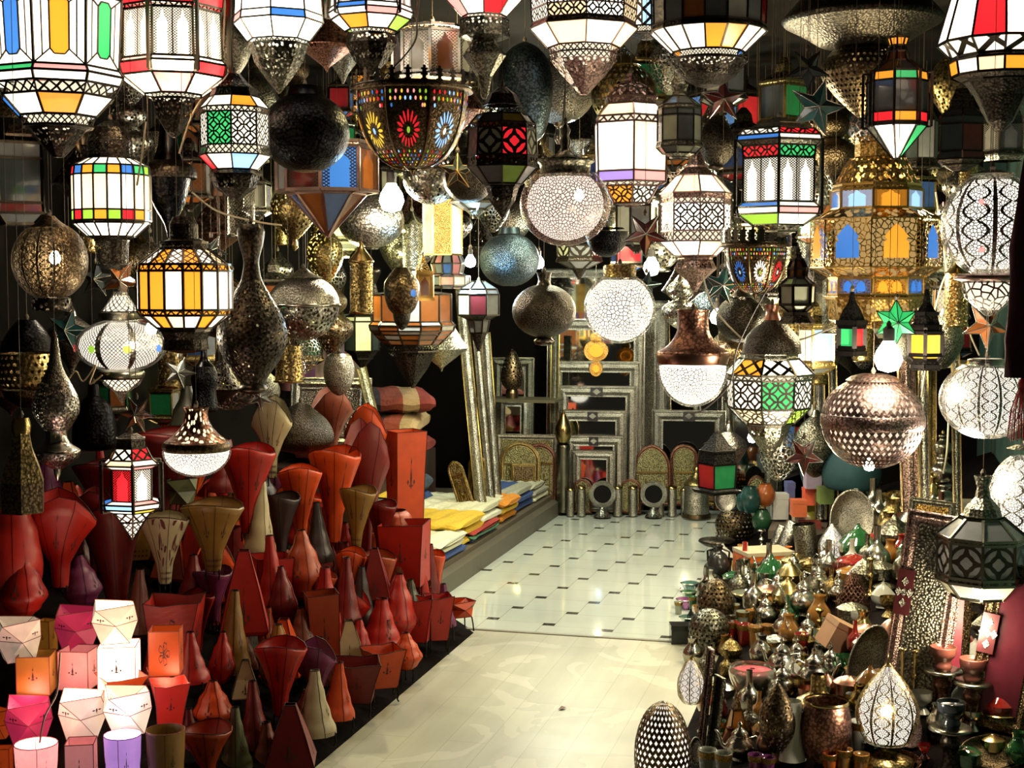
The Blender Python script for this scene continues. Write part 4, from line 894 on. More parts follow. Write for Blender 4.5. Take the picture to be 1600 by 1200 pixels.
strip(1040, 470, 1046, 788, 10, 10.95, 10.9, 'thin silver upright behind the copper bell lamp', mk='silver')
strip(1278, 500, 1282, 812, 16, 8.6, 8.6, 'silver ribbed upright under the gilded tiered lantern', mk='silver')
strip(1300, 520, 1303, 812, 12, 8.5, 8.5, 'narrower silver ribbed upright beside the green and red lantern', mk='pewter')
strip(1450, 420, 1448, 850, 24, 7.6, 7.5, 'cream lacquered upright behind the pale cables', mk='brass')
# objects on the back floor
def tumbler(cx, yb, yt, w, d, label, mk='silver', name='metal_tumbler', cat='tumbler', group=None, full=True, ref=None):
    return pend(cx, d, [('wall', [(yt, w / 2), (yt + 3, w / 2), (yb, w / 2)], metal(mk, .7, 130), 6), ('rim', [(yt - 1, w / 2 * .8), (yt - 2, w / 2 + 1), (yt + 2, w / 2 + 1)], metal('brass'), 6)], label, ref, name, cat, False, group, full, box=False, seg=16)
for x, w in ((891, 12), (908, 14), (965, 14), (989, 14), (1030, 15), (1050, 14), (1069, 11)):
    tumbler(x, 806, 764 - (w > 13) * 3, w, 10.22 + .002 * w, 'tall engraved silver tumbler standing in the row on the tiles', group='engraved tumblers on the tiles')
for x in (941, 1021):
    pend(x, 9.3, [('silver_rim', [(745, .5), (746, 12), (748, 18), (765, 20), (782, 18), (784, 12), (785, .5)], metal('silver', .8, 200), 6)], '', None, 'round_mirror', 'mirror', False, None, True, box=False) if False else None
    s = 10.18 / F; root = empty('round_mirror', at(x, 808, 10.18), YAW * .5, -.08); m = MB(); c = Vector((0, 0, 36 * s))
    ring = lambda r, y: [c + Vector((r * s * math.cos(a), y, r * s * math.sin(a))) for a in [2 * PI * i / 28 for i in range(28)]]
    m.loops([ring(21, 0), ring(21, -.012), ring(18, -.02), ring(15, -.012), ring(14, -.008)], 0, 1); m.build('silver_rim', metal('silver', .9, 200), root)
    m = MB(); m.face(ring(14.5, -.007)); m.build('mirror_glass', mirror_mat, root)
    m = MB(); m.face(ring(21, .001)); m.build('backing', plain('backing_board', (.08, .06, .04)), root)
    m = MB(); m.lathe([(14 * s, 0), (10 * s, 6 * s), (3 * s, 16 * s)], 14, caps=(1, 0)); m.build('foot', metal('silver', .5), root, True)
    note(root, 'round silver-rimmed mirror ' + ('nearer the mirror nest' if x < 1000 else 'nearer the glass jar'), 'mirror', x, 770, None, True, 'the first round mirror' if x < 1000 else 'the second round mirror')
pend(1088, 10.15, [('knob', [(728, 1), (731, 5), (736, 5), (738, 3)], metal('brass'), 6), ('domed_lid', spline([(738, 4), (746, 10), (752, 18), (756, 21)]), metal('brass', .4), 6), ('jar_body', spline([(757, 20), (770, 19), (790, 20), (802, 20)]), metal('silver', .5, 120), 8), ('foot', [(802, 22), (808, 23)], metal('bronze'), 6)],
     'domed silver and brass jar standing at the end of the tumbler row', 'the domed jar', 'lidded_jar', 'jar', False)
pend(880, 10.3, [('knob', [(640, 1), (650, 5), (656, 8)], metal('brass'), 6), ('bulb_body', spline([(656, 8), (668, 13), (682, 12), (694, 6)]), metal('brass'), 6), ('glass_base', spline([(694, 10), (706, 11), (800, 9)]), metal('pewter'), 6)], 'tall brass-topped stand beside the fifth mirror of the nest', None, 'brass_stand', 'stand', False)
pend(789, 10.3, [('pierced_egg', spline([(550, 2), (560, 9), (580, 16), (600, 17), (612, 10)]), pierced('bronze', 'dots'), 16), ('foot', spline([(612, 8), (618, 10), (626, 9)]), metal('bronze'), 6)], 'bronze egg lamp on a foot, before the dark niche beside the leaning bars', 'the bronze egg lamp', 'table_lamp', 'lamp', False, base=at(735, 627.5, 10.2) + Vector((.27, .15, .021)))
m = MB(); m.box((0, 0, 0), (.62, .3, .02)); o = m.build('niche_shelf', plain('niche_board', (.07, .06, .03), .5)); o.location = at(735, 627.5, 10.2) ; note(o, 'dark shelf board carrying the bronze egg lamp', 'shelf', 790, 630, None, True)
for k, (y, lab) in enumerate(((575, 'lowest'), (548, 'middle'), (520, 'topmost'))):
    pass
# amber jewelled ornament
root = empty('hanging_ornament', at(931, 588, 9.3), YAW); s = 9.3 / F; m = MB()
for (cx_, cz, rx, rz, mi) in ((0, 40, 19, 17, 0), (0, 40, 11, 10, 1), (0, 12, 10, 12, 0), (0, 12, 5, 6, 1), (0, 60, 9, 9, 0)):
    k = 20; f_ = [Vector(((cx_ + rx * math.cos(2 * PI * i / k)) * s, -.012 - .008 * mi, (cz + rz * math.sin(2 * PI * i / k)) * s)) for i in range(k)]
    m.loops([[p + Vector((0, .02, 0)) for p in f_], f_], mi, 4); m.face(f_, mi)
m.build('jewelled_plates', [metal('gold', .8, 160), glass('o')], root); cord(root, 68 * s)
note(root, 'amber jewelled brass ornament hanging before the top mirror of the nest', 'ornament', 931, 555, None, True, 'the amber jewelled ornament')
# wall sconce of brass and cream
root = empty('box_sconce', at(692, 398, 7.6), YAW); s = 7.6 / F
m = MB(); 
for i, (x0, x1, mi) in enumerate(((-30, -14, 1), (-14, 14, 0), (14, 30, 1))):
    ang = (-.5, 0, .5)[i]
    m.face([Vector((x0 * s, -20 * s if mi == 0 else (-20 * s if x0 == 14 else -4 * s), 0)), Vector((x1 * s, -20 * s if x1 != 30 else -4 * s, 0)), Vector((x1 * s, -20 * s if x1 != 30 else -4 * s, 84 * s)), Vector((x0 * s, -20 * s if mi == 0 or x0 == 14 else -4 * s, 84 * s))], mi)
m.build('sconce_shade', [metal('gold', .6, 140), glass('n', False)], root)
m = MB()
for x, y in ((-30, -4), (-14, -20), (14, -20), (30, -4)): m.bar((x * s, y * s, 0), (x * s, y * s, 84 * s), .008)
for z in (0, 84):
    for a, b_ in (((-30, -4), (-14, -20)), ((-14, -20), (14, -20)), ((14, -20), (30, -4))): m.bar((a[0] * s, a[1] * s, z * s), (b_[0] * s, b_[1] * s, z * s), .008)
m.build('frame', metal('gold'), root); cord(root, 84 * s)
note(root, 'gilt and cream box sconce under the daisy bowl, right of the dazzling bulb', 'sconce', 692, 355, None, True, 'the gilt sconce')
# ================================================================ goatskin lamps
LC = {'r': (.42, .012, .005), 'R': (.17, .006, .004), 'o': (.62, .065, .005), 'O': (.34, .042, .005), 'y': (.46, .19, .02), 'Y': (.26, .13, .02), 'c': (.50, .42, .24), 'k': (.035, .022, .022), 'K': (.06, .06, .035),
      'b': (.22, .06, .03), 'g': (.12, .13, .05), 'p': (.85, .30, .28), 'm': (.55, .03, .10), 'w': (1, .82, .62), 'v': (.50, .25, .70), 'P': (.18, .03, .10)}
CN = {'r': 'red', 'R': 'dark red', 'o': 'orange', 'O': 'burnt orange', 'y': 'yellow-orange', 'Y': 'olive-yellow', 'c': 'cream', 'k': 'black', 'K': 'blackish green', 'b': 'brown', 'g': 'olive green', 'p': 'pink', 'm': 'magenta', 'w': 'white', 'v': 'violet', 'P': 'plum'}
SH = {  # name: (rings (t, r, twist, wave), sides)
    'funnel': ([(0, .24, 0, 0), (.3, .34, 0, .0), (.65, .64, 0, .02), (.97, 1, 0, .05), (1, .97, 0, .05)], 14),
    'sail': ([(0, .22, 0, 0), (.3, .28, .1, 0), (.6, .6, .25, .05), (.9, 1, .4, .15), (1, 1.02, .45, .2)], 14),
    'cone': ([(0, 1, 0, 0), (.08, .99, 0, 0), (.3, .74, 0, 0), (.6, .48, 0, 0), (.9, .27, 0, 0), (1, .22, 0, 0)], 12),
    'pyramid': ([(0, 1, 0, 0), (.5, .62, 0, 0), (1, .20, 0, 0)], 3),
    'tri': ([(0, .9, 0, 0), (.05, 1, 0, 0), (.5, .66, 0, 0), (1, .22, 0, 0)], 4),
    'drop': ([(0, .42, 0, 0), (.12, .72, 0, 0), (.32, 1, 0, 0), (.6, .72, 0, 0), (.85, .36, 0, 0), (1, .2, 0, 0)], 10),
    'twist': ([(0, .80, 0, 0), (.5, .80, 0, 0), (1, 1.08, 0, .0)], 4),
    'bowl': ([(0, .72, 0, 0), (.5, .84, .1, 0), (1, 1.05, .2, .03)], 4),
    'box': ([(0, 1, 0, 0), (.5, 1, 0, 0), (1, 1, 0, 0)], 4),
    'tallbox': ([(0, .86, 0, 0), (.5, .92, .05, 0), (1, 1.02, .1, 0)], 4),
    'cyl': ([(0, .86, 0, 0), (.3, .9, 0, 0), (.7, .97, 0, 0), (1, 1.0, 0, 0)], 16),
    'round': ([(0, .45, 0, 0), (.2, .85, 0, 0), (.5, 1, 0, 0), (.8, .85, 0, 0), (1, .6, 0, 0)], 16)}
SHN = {'funnel': 'funnel-shaped', 'sail': 'wavy-rimmed', 'cone': 'cone-shaped', 'pyramid': 'three-sided', 'tri': 'pyramid-shaped', 'drop': 'teardrop', 'twist': 'twisted square', 'bowl': 'square bowl', 'box': 'box-shaped', 'tallbox': 'tall square', 'cyl': 'cylindrical', 'round': 'rounded'}
def goat(cx, yt, yb, w, kind, col, label=None, lit=0., feet=True, motif=True, tilt=0., rot=None, ref=None, d=None, fh=14, full=True, group=None):
    """yb is where the iron feet touch (or the shade ends when feet is False); w the widest width in px"""
    foot = fh if feet else 2
    if d: base = at(cx, yb, d)
    else: base, d = march(cx, yb, slope_left)
    s = d / F; H_ = (yb - foot - yt) * s; rw = w / 2 * s; rings, n = SH[kind]
    if n == 4: rw *= 1.22
    if n == 3: rw *= 1.15
    rot = (R.uniform(-.35, .35) if n > 4 else R.uniform(-.3, .5)) if rot is None else rot
    root = empty('leather_lamp', base, YAW - PI / 2 + rot, 0, 0); root.rotation_euler = Vector((tilt * .4, tilt, root.rotation_euler.z)) if tilt else root.rotation_euler
    if tilt:
        M_ = Matrix.Rotation(tilt, 3, FW) @ Matrix.Rotation(YAW - PI / 2 + rot, 3, 'Z'); root.rotation_euler = M_.to_euler()
    z0 = foot * s; L = []
    sub = 3 if n <= 4 else 1
    ts = []
    for i in range(len(rings) - 1):
        k = 4 if n > 4 else 5
        for j in range(k): ts.append((i, j / k))
    ts.append((len(rings) - 2, 1.0))
    for i, f in ts:
        a, b_ = rings[i], rings[i + 1]; t = a[0] + (b_[0] - a[0]) * f; e = f * f * (3 - 2 * f) if n > 4 and kind not in ('funnel', 'sail') else f
        r = a[1] + (b_[1] - a[1]) * e; tw = a[2] + (b_[2] - a[2]) * f; wv = a[3] + (b_[3] - a[3]) * f
        lp = []
        for j in range(n * sub):
            q = j / sub; c0, c1 = int(q) % n, (int(q) + 1) % n; u = q - int(q)
            def P_(c): an = 2 * PI * (c + .5) / n + tw; return Vector((math.cos(an), math.sin(an), 0))
            p = P_(c0) * (1 - u) + P_(c1) * u
            if kind == 'twist' and sub > 1 and t > .5 and u > 0: p *= 1 - .16 * (t - .5)
            zz = t * H_ + wv * H_ * math.cos((2 if n > 4 else 4) * 2 * PI * j / (n * sub) + .8)
            lp.append(Vector((p.x * r * rw, p.y * r * rw, z0 + zz)))
        L.append(lp)
    cl = LC[col]
    if kind == 'twist':   # folded box: three squares, the middle one turned, joined by triangles
        def sq(t, r, tw, up=0.): return [Vector((r * rw * math.cos(2 * PI * (c + .5) / 4 + tw), r * rw * math.sin(2 * PI * (c + .5) / 4 + tw), z0 + t * H_ + (up * H_ if c % 2 else 0))) for c in range(4)]
        A_, B_, C_ = sq(0, .80, 0), sq(.5, .92, PI / 4), sq(.9, 1.08, PI / 2, .10); m = MB()
        for q in range(4):
            k = (q + 1) % 4
            for f_ in ([A_[q], A_[k], B_[q]], [B_[q], A_[k], B_[k]], [B_[q], B_[k], C_[q]], [C_[q], B_[k], C_[k]]): m.face(f_, 0)
            mid_ = (B_[q] + B_[k] + C_[q]) / 3; nn = (B_[k] - B_[q]).cross(C_[q] - B_[q]).normalized() * .002; tx = (B_[k] - B_[q]).normalized(); tz = Vector((0, 0, 1)); w_ = rw * .16
            for (a, b_, da, db) in ((0, 0, .25, .9), (-.9, 0, .5, .2), (.9, 0, .5, .2), (0, 1.3, .2, .2)): c_ = mid_ + nn + (tx * a + tz * b_) * w_; m.face([c_ - tx * w_ * da, c_ - tz * w_ * db, c_ + tx * w_ * da, c_ + tz * w_ * db], 1)
        sh = m.build('leather_shade', [leather(cl, lit), plain('henna_ink', (.06, .015, .01), .7)], root)
        m = MB()
        for S_ in (A_, B_, C_):
            for q in range(4): m.bar(S_[q], S_[(q + 1) % 4], .002)
        for q in range(4): m.bar(A_[(q + 1) % 4], B_[q], .0015); m.bar(B_[(q + 1) % 4], C_[q], .0015)
        m.build('wire_frame', metal('iron') if not lit else plain('stitched_edge', (.25, .05, .03), .7), root)
        if feet:
            for q in range(4): m = MB(); m.tube([A_[q] * 1, A_[q] + (A_[q] - Vector((0, 0, A_[q].z))) * .1 - Vector((0, 0, foot * s * .5)), Vector((A_[q].x * 1.15, A_[q].y * 1.15, 0))], .0035, 5); m.build('iron_leg', metal('iron'), root)
        note(root, label or f'{CN[col]} {SHN[kind]} leather lamp', 'leather lamp', cx, (yt + yb) / 2, group, bool(label) and full, ref)
        return root
    m = MB(); m.loops(L, 0, 4); N_ = n * sub
    # henna motif drawn on one face
    if motif:
        mid = len(L) // 2; jf = 0
        def onf(u, v):   # u in -1..1 around the face, v 0..1 up
            fi = v * (len(L) - 1); i0 = min(int(fi), len(L) - 2); f = fi - i0; x = (u * .5 + .5) * sub * (1 if n <= 4 else 2.2) + jf
            j0 = int(x) % N_; g = x - int(x)
            A_ = L[i0][j0] * (1 - g) + L[i0][(j0 + 1) % N_] * g; B_ = L[i0 + 1][j0] * (1 - g) + L[i0 + 1][(j0 + 1) % N_] * g
            p = A_ * (1 - f) + B_ * f; o = Vector((p.x, p.y, 0)); o = o.normalized() if o.length else o
            return p + o * .0016
        for jf in ((0, sub, 2 * sub, 3 * sub)[:n] if n <= 4 else (0, 4, 8, 12)):
            if jf >= N_: continue
            for (u0, v0, du, dv) in ((0, .5, .06, .13), (0, .42, .14, .02), (-.22, .46, .06, .03), (.22, .46, .06, .03), (0, .68, .03, .05)):
                m.face([onf(u0 - du, v0), onf(u0, v0 - dv), onf(u0 + du, v0), onf(u0, v0 + dv)], 1)
            if label and 'painted' in label:
                for (u0, v0, sz, an) in ((-.5, .75, .22, .5), (.3, .7, .26, -.4), (-.2, .5, .24, .9), (.5, .42, .2, .2), (-.5, .35, .2, -.6), (.1, .28, .22, .4), (0, .88, .16, 1.2)):
                    pts = [(u0 + sz * x * math.cos(an) - sz * y * math.sin(an), v0 + (sz * x * math.sin(an) + sz * y * math.cos(an)) * .55) for x, y in ((-1, 0), (-.4, .35), (.4, .3), (1, 0), (.4, -.3), (-.4, -.35))]
                    m.face([onf(max(-1, min(1, a)), max(.02, min(.93, b_))) for a, b_ in pts], 2)
                for k in range(8): m.face([onf(-1 + k * .25, .90), onf(-.75 + k * .25, .90), onf(-.75 + k * .25, .96), onf(-1 + k * .25, .96)], 2)
            if label and 'flower' in label:
                for q in range(5):
                    an = 2 * PI * q / 5; pts = [(.30 * math.cos(an + t_) * r_, .5 + .22 * math.sin(an + t_) * r_) for t_, r_ in ((0, .25), (.45, .8), (.25, 1.2), (-.25, 1.2), (-.45, .8))]
                    for a, b_ in zip(pts, pts[1:] + pts[:1]):
                        dx, dy = -(b_[1] - a[1]) * .08, (b_[0] - a[0]) * .08; m.face([onf(a[0] - dx, a[1] - dy), onf(b_[0] - dx, b_[1] - dy), onf(b_[0] + dx, b_[1] + dy), onf(a[0] + dx, a[1] + dy)], 1)
            if col in 'cwY' and not lit:
                for k in range(9):
                    for v0 in (.07, .14): m.face([onf(-.95 + k * .21, v0 - .02), onf(-.87 + k * .21, v0), onf(-.95 + k * .21, v0 + .025), onf(-.99 + k * .21, v0)], 1)
    sh = m.build('leather_shade', [leather(cl, lit), plain('henna_ink', (.06, .015, .01), .7), plain('dark_red_paint', (.12, .008, .012), .6)], root, n > 4)
    if label and 'curled' in label:
        cw = MB(); zc = z0 + H_ * .22; rr_ = rw * .22
        cw.tube([(rw * 1.02, rr_ * (1 - t / 26) * math.cos(t * .55), zc + rr_ * (1 - t / 26) * math.sin(t * .55)) for t in range(22)] [::-1] + [(rw * .95, rr_ * 1.05, zc - rr_ * 1.2), (rw * .7, rr_ * .8, z0)], .0022, 5)
        cw.build('curled_wire', metal('iron'), root)
    m = MB(); wire = metal('iron')
    wr = .0022
    for lp in (L[0], L[-1]):
        for j in range(0, N_): m.bar(lp[j], lp[(j + 1) % N_], wr)
    if n <= 4:
        for j in range(0, N_, sub):
            for i in range(0, len(L) - 1): m.bar(L[i][j], L[i + 1][j], wr)
    if n > 4:
        for j in range(0, N_, max(1, N_ // 4)):
            for i in range(0, len(L) - 1): m.bar(L[i][j], L[i + 1][j], wr * .7)
    m.build('wire_frame', wire if not lit else plain('stitched_edge', (.25, .05, .03), .7), root)
    if feet:
        rb = rings[0][1] * rw * .92
        for k in range(3 if n != 4 else 4):
            an = 2 * PI * (k + .5) / (3 if n != 4 else 4); c = Vector((math.cos(an), math.sin(an), 0)); m = MB(); f = foot * s
            m.tube([c * rb * .8 + Vector((0, 0, z0 + f * .5)), c * (rb * 1.05) + Vector((0, 0, z0 + f * .1)), c * (rb * 1.1) + Vector((0, 0, f * .5)), c * (rb * 1.0) + Vector((0, 0, f * .15)), c * (rb * 1.12) + Vector((0, 0, 0))], .0035, 5)
            m.build('iron_leg', wire, root)
    desc = label or f'{CN[col]} {SHN[kind]} leather lamp'
    note(root, desc, 'leather lamp', cx, (yt + yb) / 2, group, bool(label) and full, ref)
    return root
G = goat
# the lit pile at the corner
G(187, 1004, 1072, 66, 'box', 'w', 'blazing white box-shaped leather lamp in the lit pile', 2.6, rot=.12, feet=False, d=4.72, ref='the blazing white box lamp')
G(180, 940, 1003, 62, 'twist', 'w', 'cream twisted lamp standing upon the blazing white one', .42, rot=.3, feet=False, d=4.75, ref='the cream twisted lamp')
G(122, 948, 1012, 62, 'twist', 'm', 'magenta twisted lamp beside the cream twisted one', .35, rot=.2, feet=False, d=4.9)
G(124, 1012, 1074, 56, 'box', 'p', 'pinkish box lamp with grey hatching left of the blazing white one', .38, rot=-.1, feet=False, d=4.8)
G(30, 964, 1032, 60, 'twist', 'w', 'greyish white twisted lamp at the picture edge', .22, rot=.5, feet=False, d=4.75, ref='the greyish white twisted lamp')
G(74, 968, 1018, 26, 'box', 'y', 'narrow yellow leather box lamp behind the greyish white twisted one', .18, feet=False, d=4.98)
G(58, 1020, 1082, 58, 'box', 'y', 'brown-orange box lamp under the greyish white twisted one', .16, rot=.1, feet=False, d=4.72)
G(260, 981, 1052, 54, 'box', 'O', 'orange box lamp with a drawn flower, right of the blazing white one', .9, rot=.1, feet=False, d=4.74, ref='the orange flower box lamp')
G(130, 1080, 1150, 66, 'twist', 'w', 'peach and white twisted lamp in the lower lit row', .4, rot=.2, feet=False, d=4.6)
G(200, 1074, 1144, 66, 'twist', 'w', 'brightly lit white twisted lamp directly above the violet one', .7, rot=.35, feet=False, d=4.55)
G(266, 1064, 1132, 60, 'bowl', 'r', 'red-orange square bowl lamp right of the bright twisted one', .55, rot=.2, feet=False, d=4.62, ref='the red-orange square bowl lamp')
G(46, 1090, 1160, 64, 'twist', 'm', 'magenta twisted lamp over the blazing pink cylinder', .5, rot=.3, feet=False, d=4.6)
G(4, 1106, 1156, 26, 'twist', 'O', 'orange twisted lamp cut by the edge left of the magenta ones', .7, feet=False, d=4.7)
G(58, 1160, 1238, 66, 'cyl', 'p', 'blazing pink cylinder lamp at the bottom corner', 1.6, feet=False, d=4.42, ref='the blazing pink cylinder lamp')
G(128, 1156, 1238, 50, 'box', 'p', 'pink-orange box lamp with a dark henna lily', .45, rot=.15, feet=False, d=4.46)
G(193, 1146, 1226, 58, 'cyl', 'v', 'violet cylinder lamp with a bright open top', .9, feet=False, d=4.4, ref='the violet cylinder lamp')
G(260, 1138, 1226, 60, 'cyl', 'Y', 'yellow-brown cylinder lamp right of the violet one', .05, feet=False, d=4.45, ref='the yellow-brown cylinder lamp')
G(6, 1166, 1236, 28, 'box', 'O', 'orange box lamp cut by the bottom corner', .6, feet=False, d=4.5)
G(250, 1046, 1066, 40, 'bowl', 'r', 'small red bowl glowing between the orange flower box and the red-orange bowl', .6, feet=False, d=4.75)
G(190, 1054, 1082, 72, 'bowl', 'o', 'orange flattened lamp squeezed under the blazing white one', .5, feet=False, d=4.68)
for (x, y, d, p, c) in ((187, 1020, 4.55, 1.4, (1, .8, .55)), (193, 1150, 4.4, 1.6, (.85, .75, 1)), (58, 1164, 4.42, 1.2, (1, .6, .55)), (180, 945, 4.75, .7, (1, .75, .5)), (128, 1085, 4.6, 1.2, (1, .7, .5)), (265, 1066, 4.62, .8, (1, .5, .3)), (45, 1094, 4.6, .8, (1, .4, .4))):
    point(at(x, y, d), p, c, .03)
# unlit, largest first
D = [(95, 792, 930, 112, 'sail', 'r', 'large glossy red sail-shaped leather lamp at the left side', 'the large red sail lamp', 5.1), (22, 796, 985, 92, 'round', 'r', 'large red rounded leather lamp cut by the left edge', 'the large red rounded lamp', 4.95),
     (35, 880, 975, 60, 'drop', 'r', None, None, 4.9), (188, 830, 1010, 62, 'funnel', 'R', None, None, 5.35), (258, 806, 925, 78, 'funnel', 'c', 'white funnel lamp painted with dark red leaves', 'the painted white funnel lamp', 5.3),
     (333, 786, 905, 100, 'funnel', 'Y', 'olive-yellow flared leather lamp under the small white bowl lamp', 'the olive-yellow flared lamp', 5.4), (388, 700, 845, 90, 'funnel', 'r', 'red flared leather lamp right of the small white bowl lamp', 'the red flared lamp', 6.0),
     (258, 700, 830, 92, 'funnel', 'R', None, None, 5.7), (285, 745, 800, 40, 'twist', 'g', 'grey-green twisted lamp below the small white bowl lamp', None, 5.6), (275, 935, 1050, 92, 'bowl', 'r', 'wide red bowl lamp with a thin wire rim, behind the orange flower box', 'the wide red bowl lamp', 5.1),
     (382, 880, 1000, 66, 'tri', 'r', None, None, 5.35), (426, 640, 760, 62, 'sail', 'c', 'cream pointed leather sail lamp above the orange flared ones', 'the cream sail lamp', 6.5),
     (470, 732, 860, 70, 'funnel', 'o', 'orange-red flared lamp with a black motif, under the dark heart-shaped lamp', 'the orange flared lamp', 6.4), (522, 728, 860, 56, 'funnel', 'o', None, None, 6.6),
     (572, 655, 790, 66, 'sail', 'o', 'orange leather sail lamp pointing up left of the tall orange box', 'the upper orange sail lamp', 7.1), (572, 690, 880, 74, 'sail', 'R', 'dark red folded sail lamp before the upper orange one', 'the dark red sail lamp', 6.8),
     (634, 672, 830, 58, 'tallbox', 'o', 'tall bright orange-red square leather lamp', 'the tall orange box lamp', 7.2), (620, 806, 856, 44, 'round', 'O', None, None, 6.7), (636, 832, 925, 62, 'tallbox', 'r', None, None, 6.55),
     (556, 780, 872, 40, 'funnel', 'Y', None, None, 6.35), (672, 850, 972, 44, 'cone', 'R', 'dark red cone lamp topped by an iron ring near the textiles', 'the ringed dark red cone', None), (628, 868, 985, 48, 'cone', 'b', None, None, None),
     (718, 936, 984, 42, 'twist', 'o', 'small orange twisted lamp on thin legs at the very end of the row', 'the end orange twisted lamp', None), (686, 930, 1020, 44, 'bowl', 'r', 'red lamp on a tall iron stand next to the end orange twisted one', None, None),
     (656, 948, 1024, 30, 'bowl', 'r', None, None, None), (642, 905, 1010, 44, 'drop', 'K', 'blackish green teardrop lamp near the end of the floor row', None, None), (594, 950, 1040, 62, 'cone', 'r', None, None, None), (546, 968, 1062, 64, 'tri', 'c', 'cream pyramid lamp with a black henna cross', 'the cream pyramid lamp', 5.75),
     (636, 1000, 1067, 40, 'drop', 'o', None, None, None), (600, 1026, 1094, 48, 'bowl', 'o', None, None, None), (558, 1046, 1116, 58, 'bowl', 'R', None, None, None), (493, 1046, 1168, 66, 'cone', 'c', 'cream cone lamp with henna bands standing on the floor edge', 'the cream cone lamp', None),
     (527, 1050, 1142, 42, 'cone', 'o', None, None, None), (455, 1100, 1216, 88, 'tri', 'R', 'big dark red pyramid lamp at the bottom edge', 'the big dark red pyramid', None), (436, 974, 1092, 62, 'drop', 'y', 'big yellow-orange teardrop lamp with a curled iron wire', 'the yellow-orange teardrop', 5.3),
     (334, 1062, 1150, 64, 'drop', 'o', 'orange-red diamond-shaped lamp with a dark motif', 'the orange diamond lamp', 4.9), (384, 1030, 1102, 50, 'tri', 'c', 'cream and yellow pyramid lamp left of the yellow-orange teardrop', None, 5.1), (362, 942, 1062, 46, 'cone', 'Y', None, None, 5.2),
     (302, 1000, 1078, 44, 'cone', 'r', None, None, 4.95), (428, 855, 965, 40, 'cone', 'r', None, None, 5.75), (475, 845, 945, 50, 'drop', 'O', None, None, 5.9), (508, 905, 1015, 52, 'cone', 'r', None, None, 5.75), (540, 888, 990, 40, 'cone', 'R', None, None, 5.9),
     (475, 960, 1025, 44, 'cone', 'b', None, None, 5.6), (370, 1120, 1214, 40, 'cone', 'g', None, None, 4.75), (326, 1150, 1230, 56, 'funnel', 'O', None, None, 4.65), (610, 850, 950, 38, 'drop', 'P', None, None, None), (400, 1080, 1180, 40, 'cone', 'R', None, None, 4.9),
     (150, 800, 900, 52, 'sail', 'R', None, None, 5.6), (215, 905, 1000, 42, 'cone', 'b', None, None, 5.3), (130, 880, 960, 50, 'drop', 'P', None, None, 5.2), (335, 905, 985, 42, 'funnel', 'P', None, None, 5.5), (300, 880, 960, 44, 'cone', 'R', None, None, 5.55),
     (405, 770, 880, 40, 'cone', 'c', None, None, 6.0), (440, 790, 880, 40, 'funnel', 'k', None, None, 6.2), (355, 700, 780, 48, 'cone', 'R', None, None, 6.3), (215, 730, 830, 50, 'cone', 'R', None, None, 5.9), (300, 620, 720, 54, 'drop', 'K', None, None, 6.3),
     (500, 800, 890, 36, 'cone', 'k', None, None, 6.3), (590, 870, 950, 40, 'tri', 'R', None, None, 6.2), (565, 900, 985, 36, 'cone', 'k', None, None, 6.1), (660, 900, 990, 34, 'cone', 'r', None, None, None), (696, 925, 1000, 28, 'cone', 'P', None, None, None),
     (560, 980, 1050, 30, 'drop', 'r', None, None, None), (505, 1010, 1090, 36, 'cone', 'b', None, None, None), (415, 960, 1030, 34, 'cone', 'O', None, None, 5.6), (610, 980, 1050, 30, 'cone', 'R', None, None, None), (345, 1000, 1080, 34, 'drop', 'r', None, None, 5.1),
     (420, 1140, 1214, 44, 'cone', 'b', None, None, 4.85), (300, 1120, 1200, 34, 'cone', 'R', None, None, 4.75), (160, 740, 830, 60, 'funnel', 'R', None, None, 6.0), (80, 720, 830, 56, 'cone', 'P', None, None, 5.9), (520, 640, 730, 50, 'sail', 'b', None, None, 7.3),
     (445, 900, 990, 36, 'drop', 'R', None, None, 5.7), (385, 985, 1060, 30, 'cone', 'b', None, None, 5.3), (480, 1090, 1160, 34, 'drop', 'R', None, None, None), (595, 800, 880, 34, 'funnel', 'R', None, None, 6.6), (240, 1010, 1080, 30, 'cone', 'R', None, None, 5.0)]
gp = []
for (x, yt, yb, w, k, c, lab, ref, d) in D:
    if lab is None: w *= 1.3 if k != 'funnel' else 1.5; yt -= (yb - yt) * .18
    r_ = G(x, yt, yb, w, k, c, lab, d=d, ref=ref, tilt=R.uniform(-.06, .06) if lab is None else 0, fh=22 if yb > 960 and d is None else 14); gp.append((r_.location.copy(), w * .0011))
GR_ = random.Random(3)
for kk in range(900):
    y = GR_.uniform(800, 1200); xr = 735 - (y - 985) * 1.15 if y > 985 else 735 - (985 - y) * .25
    x = GR_.uniform(110, xr - 18)
    if x < 300 and y > 930: continue
    p, d = march(x, y, slope_left)
    if p.x < XL + .18 or d < 4.2 or p.y > 6.95: continue
    w = GR_.uniform(52, 84) * 5.2 / d; h = GR_.uniform(90, 150) * 5.4 / d; rr = w * d / F / 2
    if any((q - p).length < .075 + .35 * (a + rr) for q, a in gp): continue
    gp.append((p, rr)); k = GR_.choice(['funnel', 'funnel', 'cone', 'cone', 'drop', 'tri', 'sail', 'tallbox']); c = GR_.choice('rrrRRROoPkoYK')
    G(x, y - h, y, w, k, c, None, d=d, tilt=GR_.uniform(-.1, .1), fh=16)
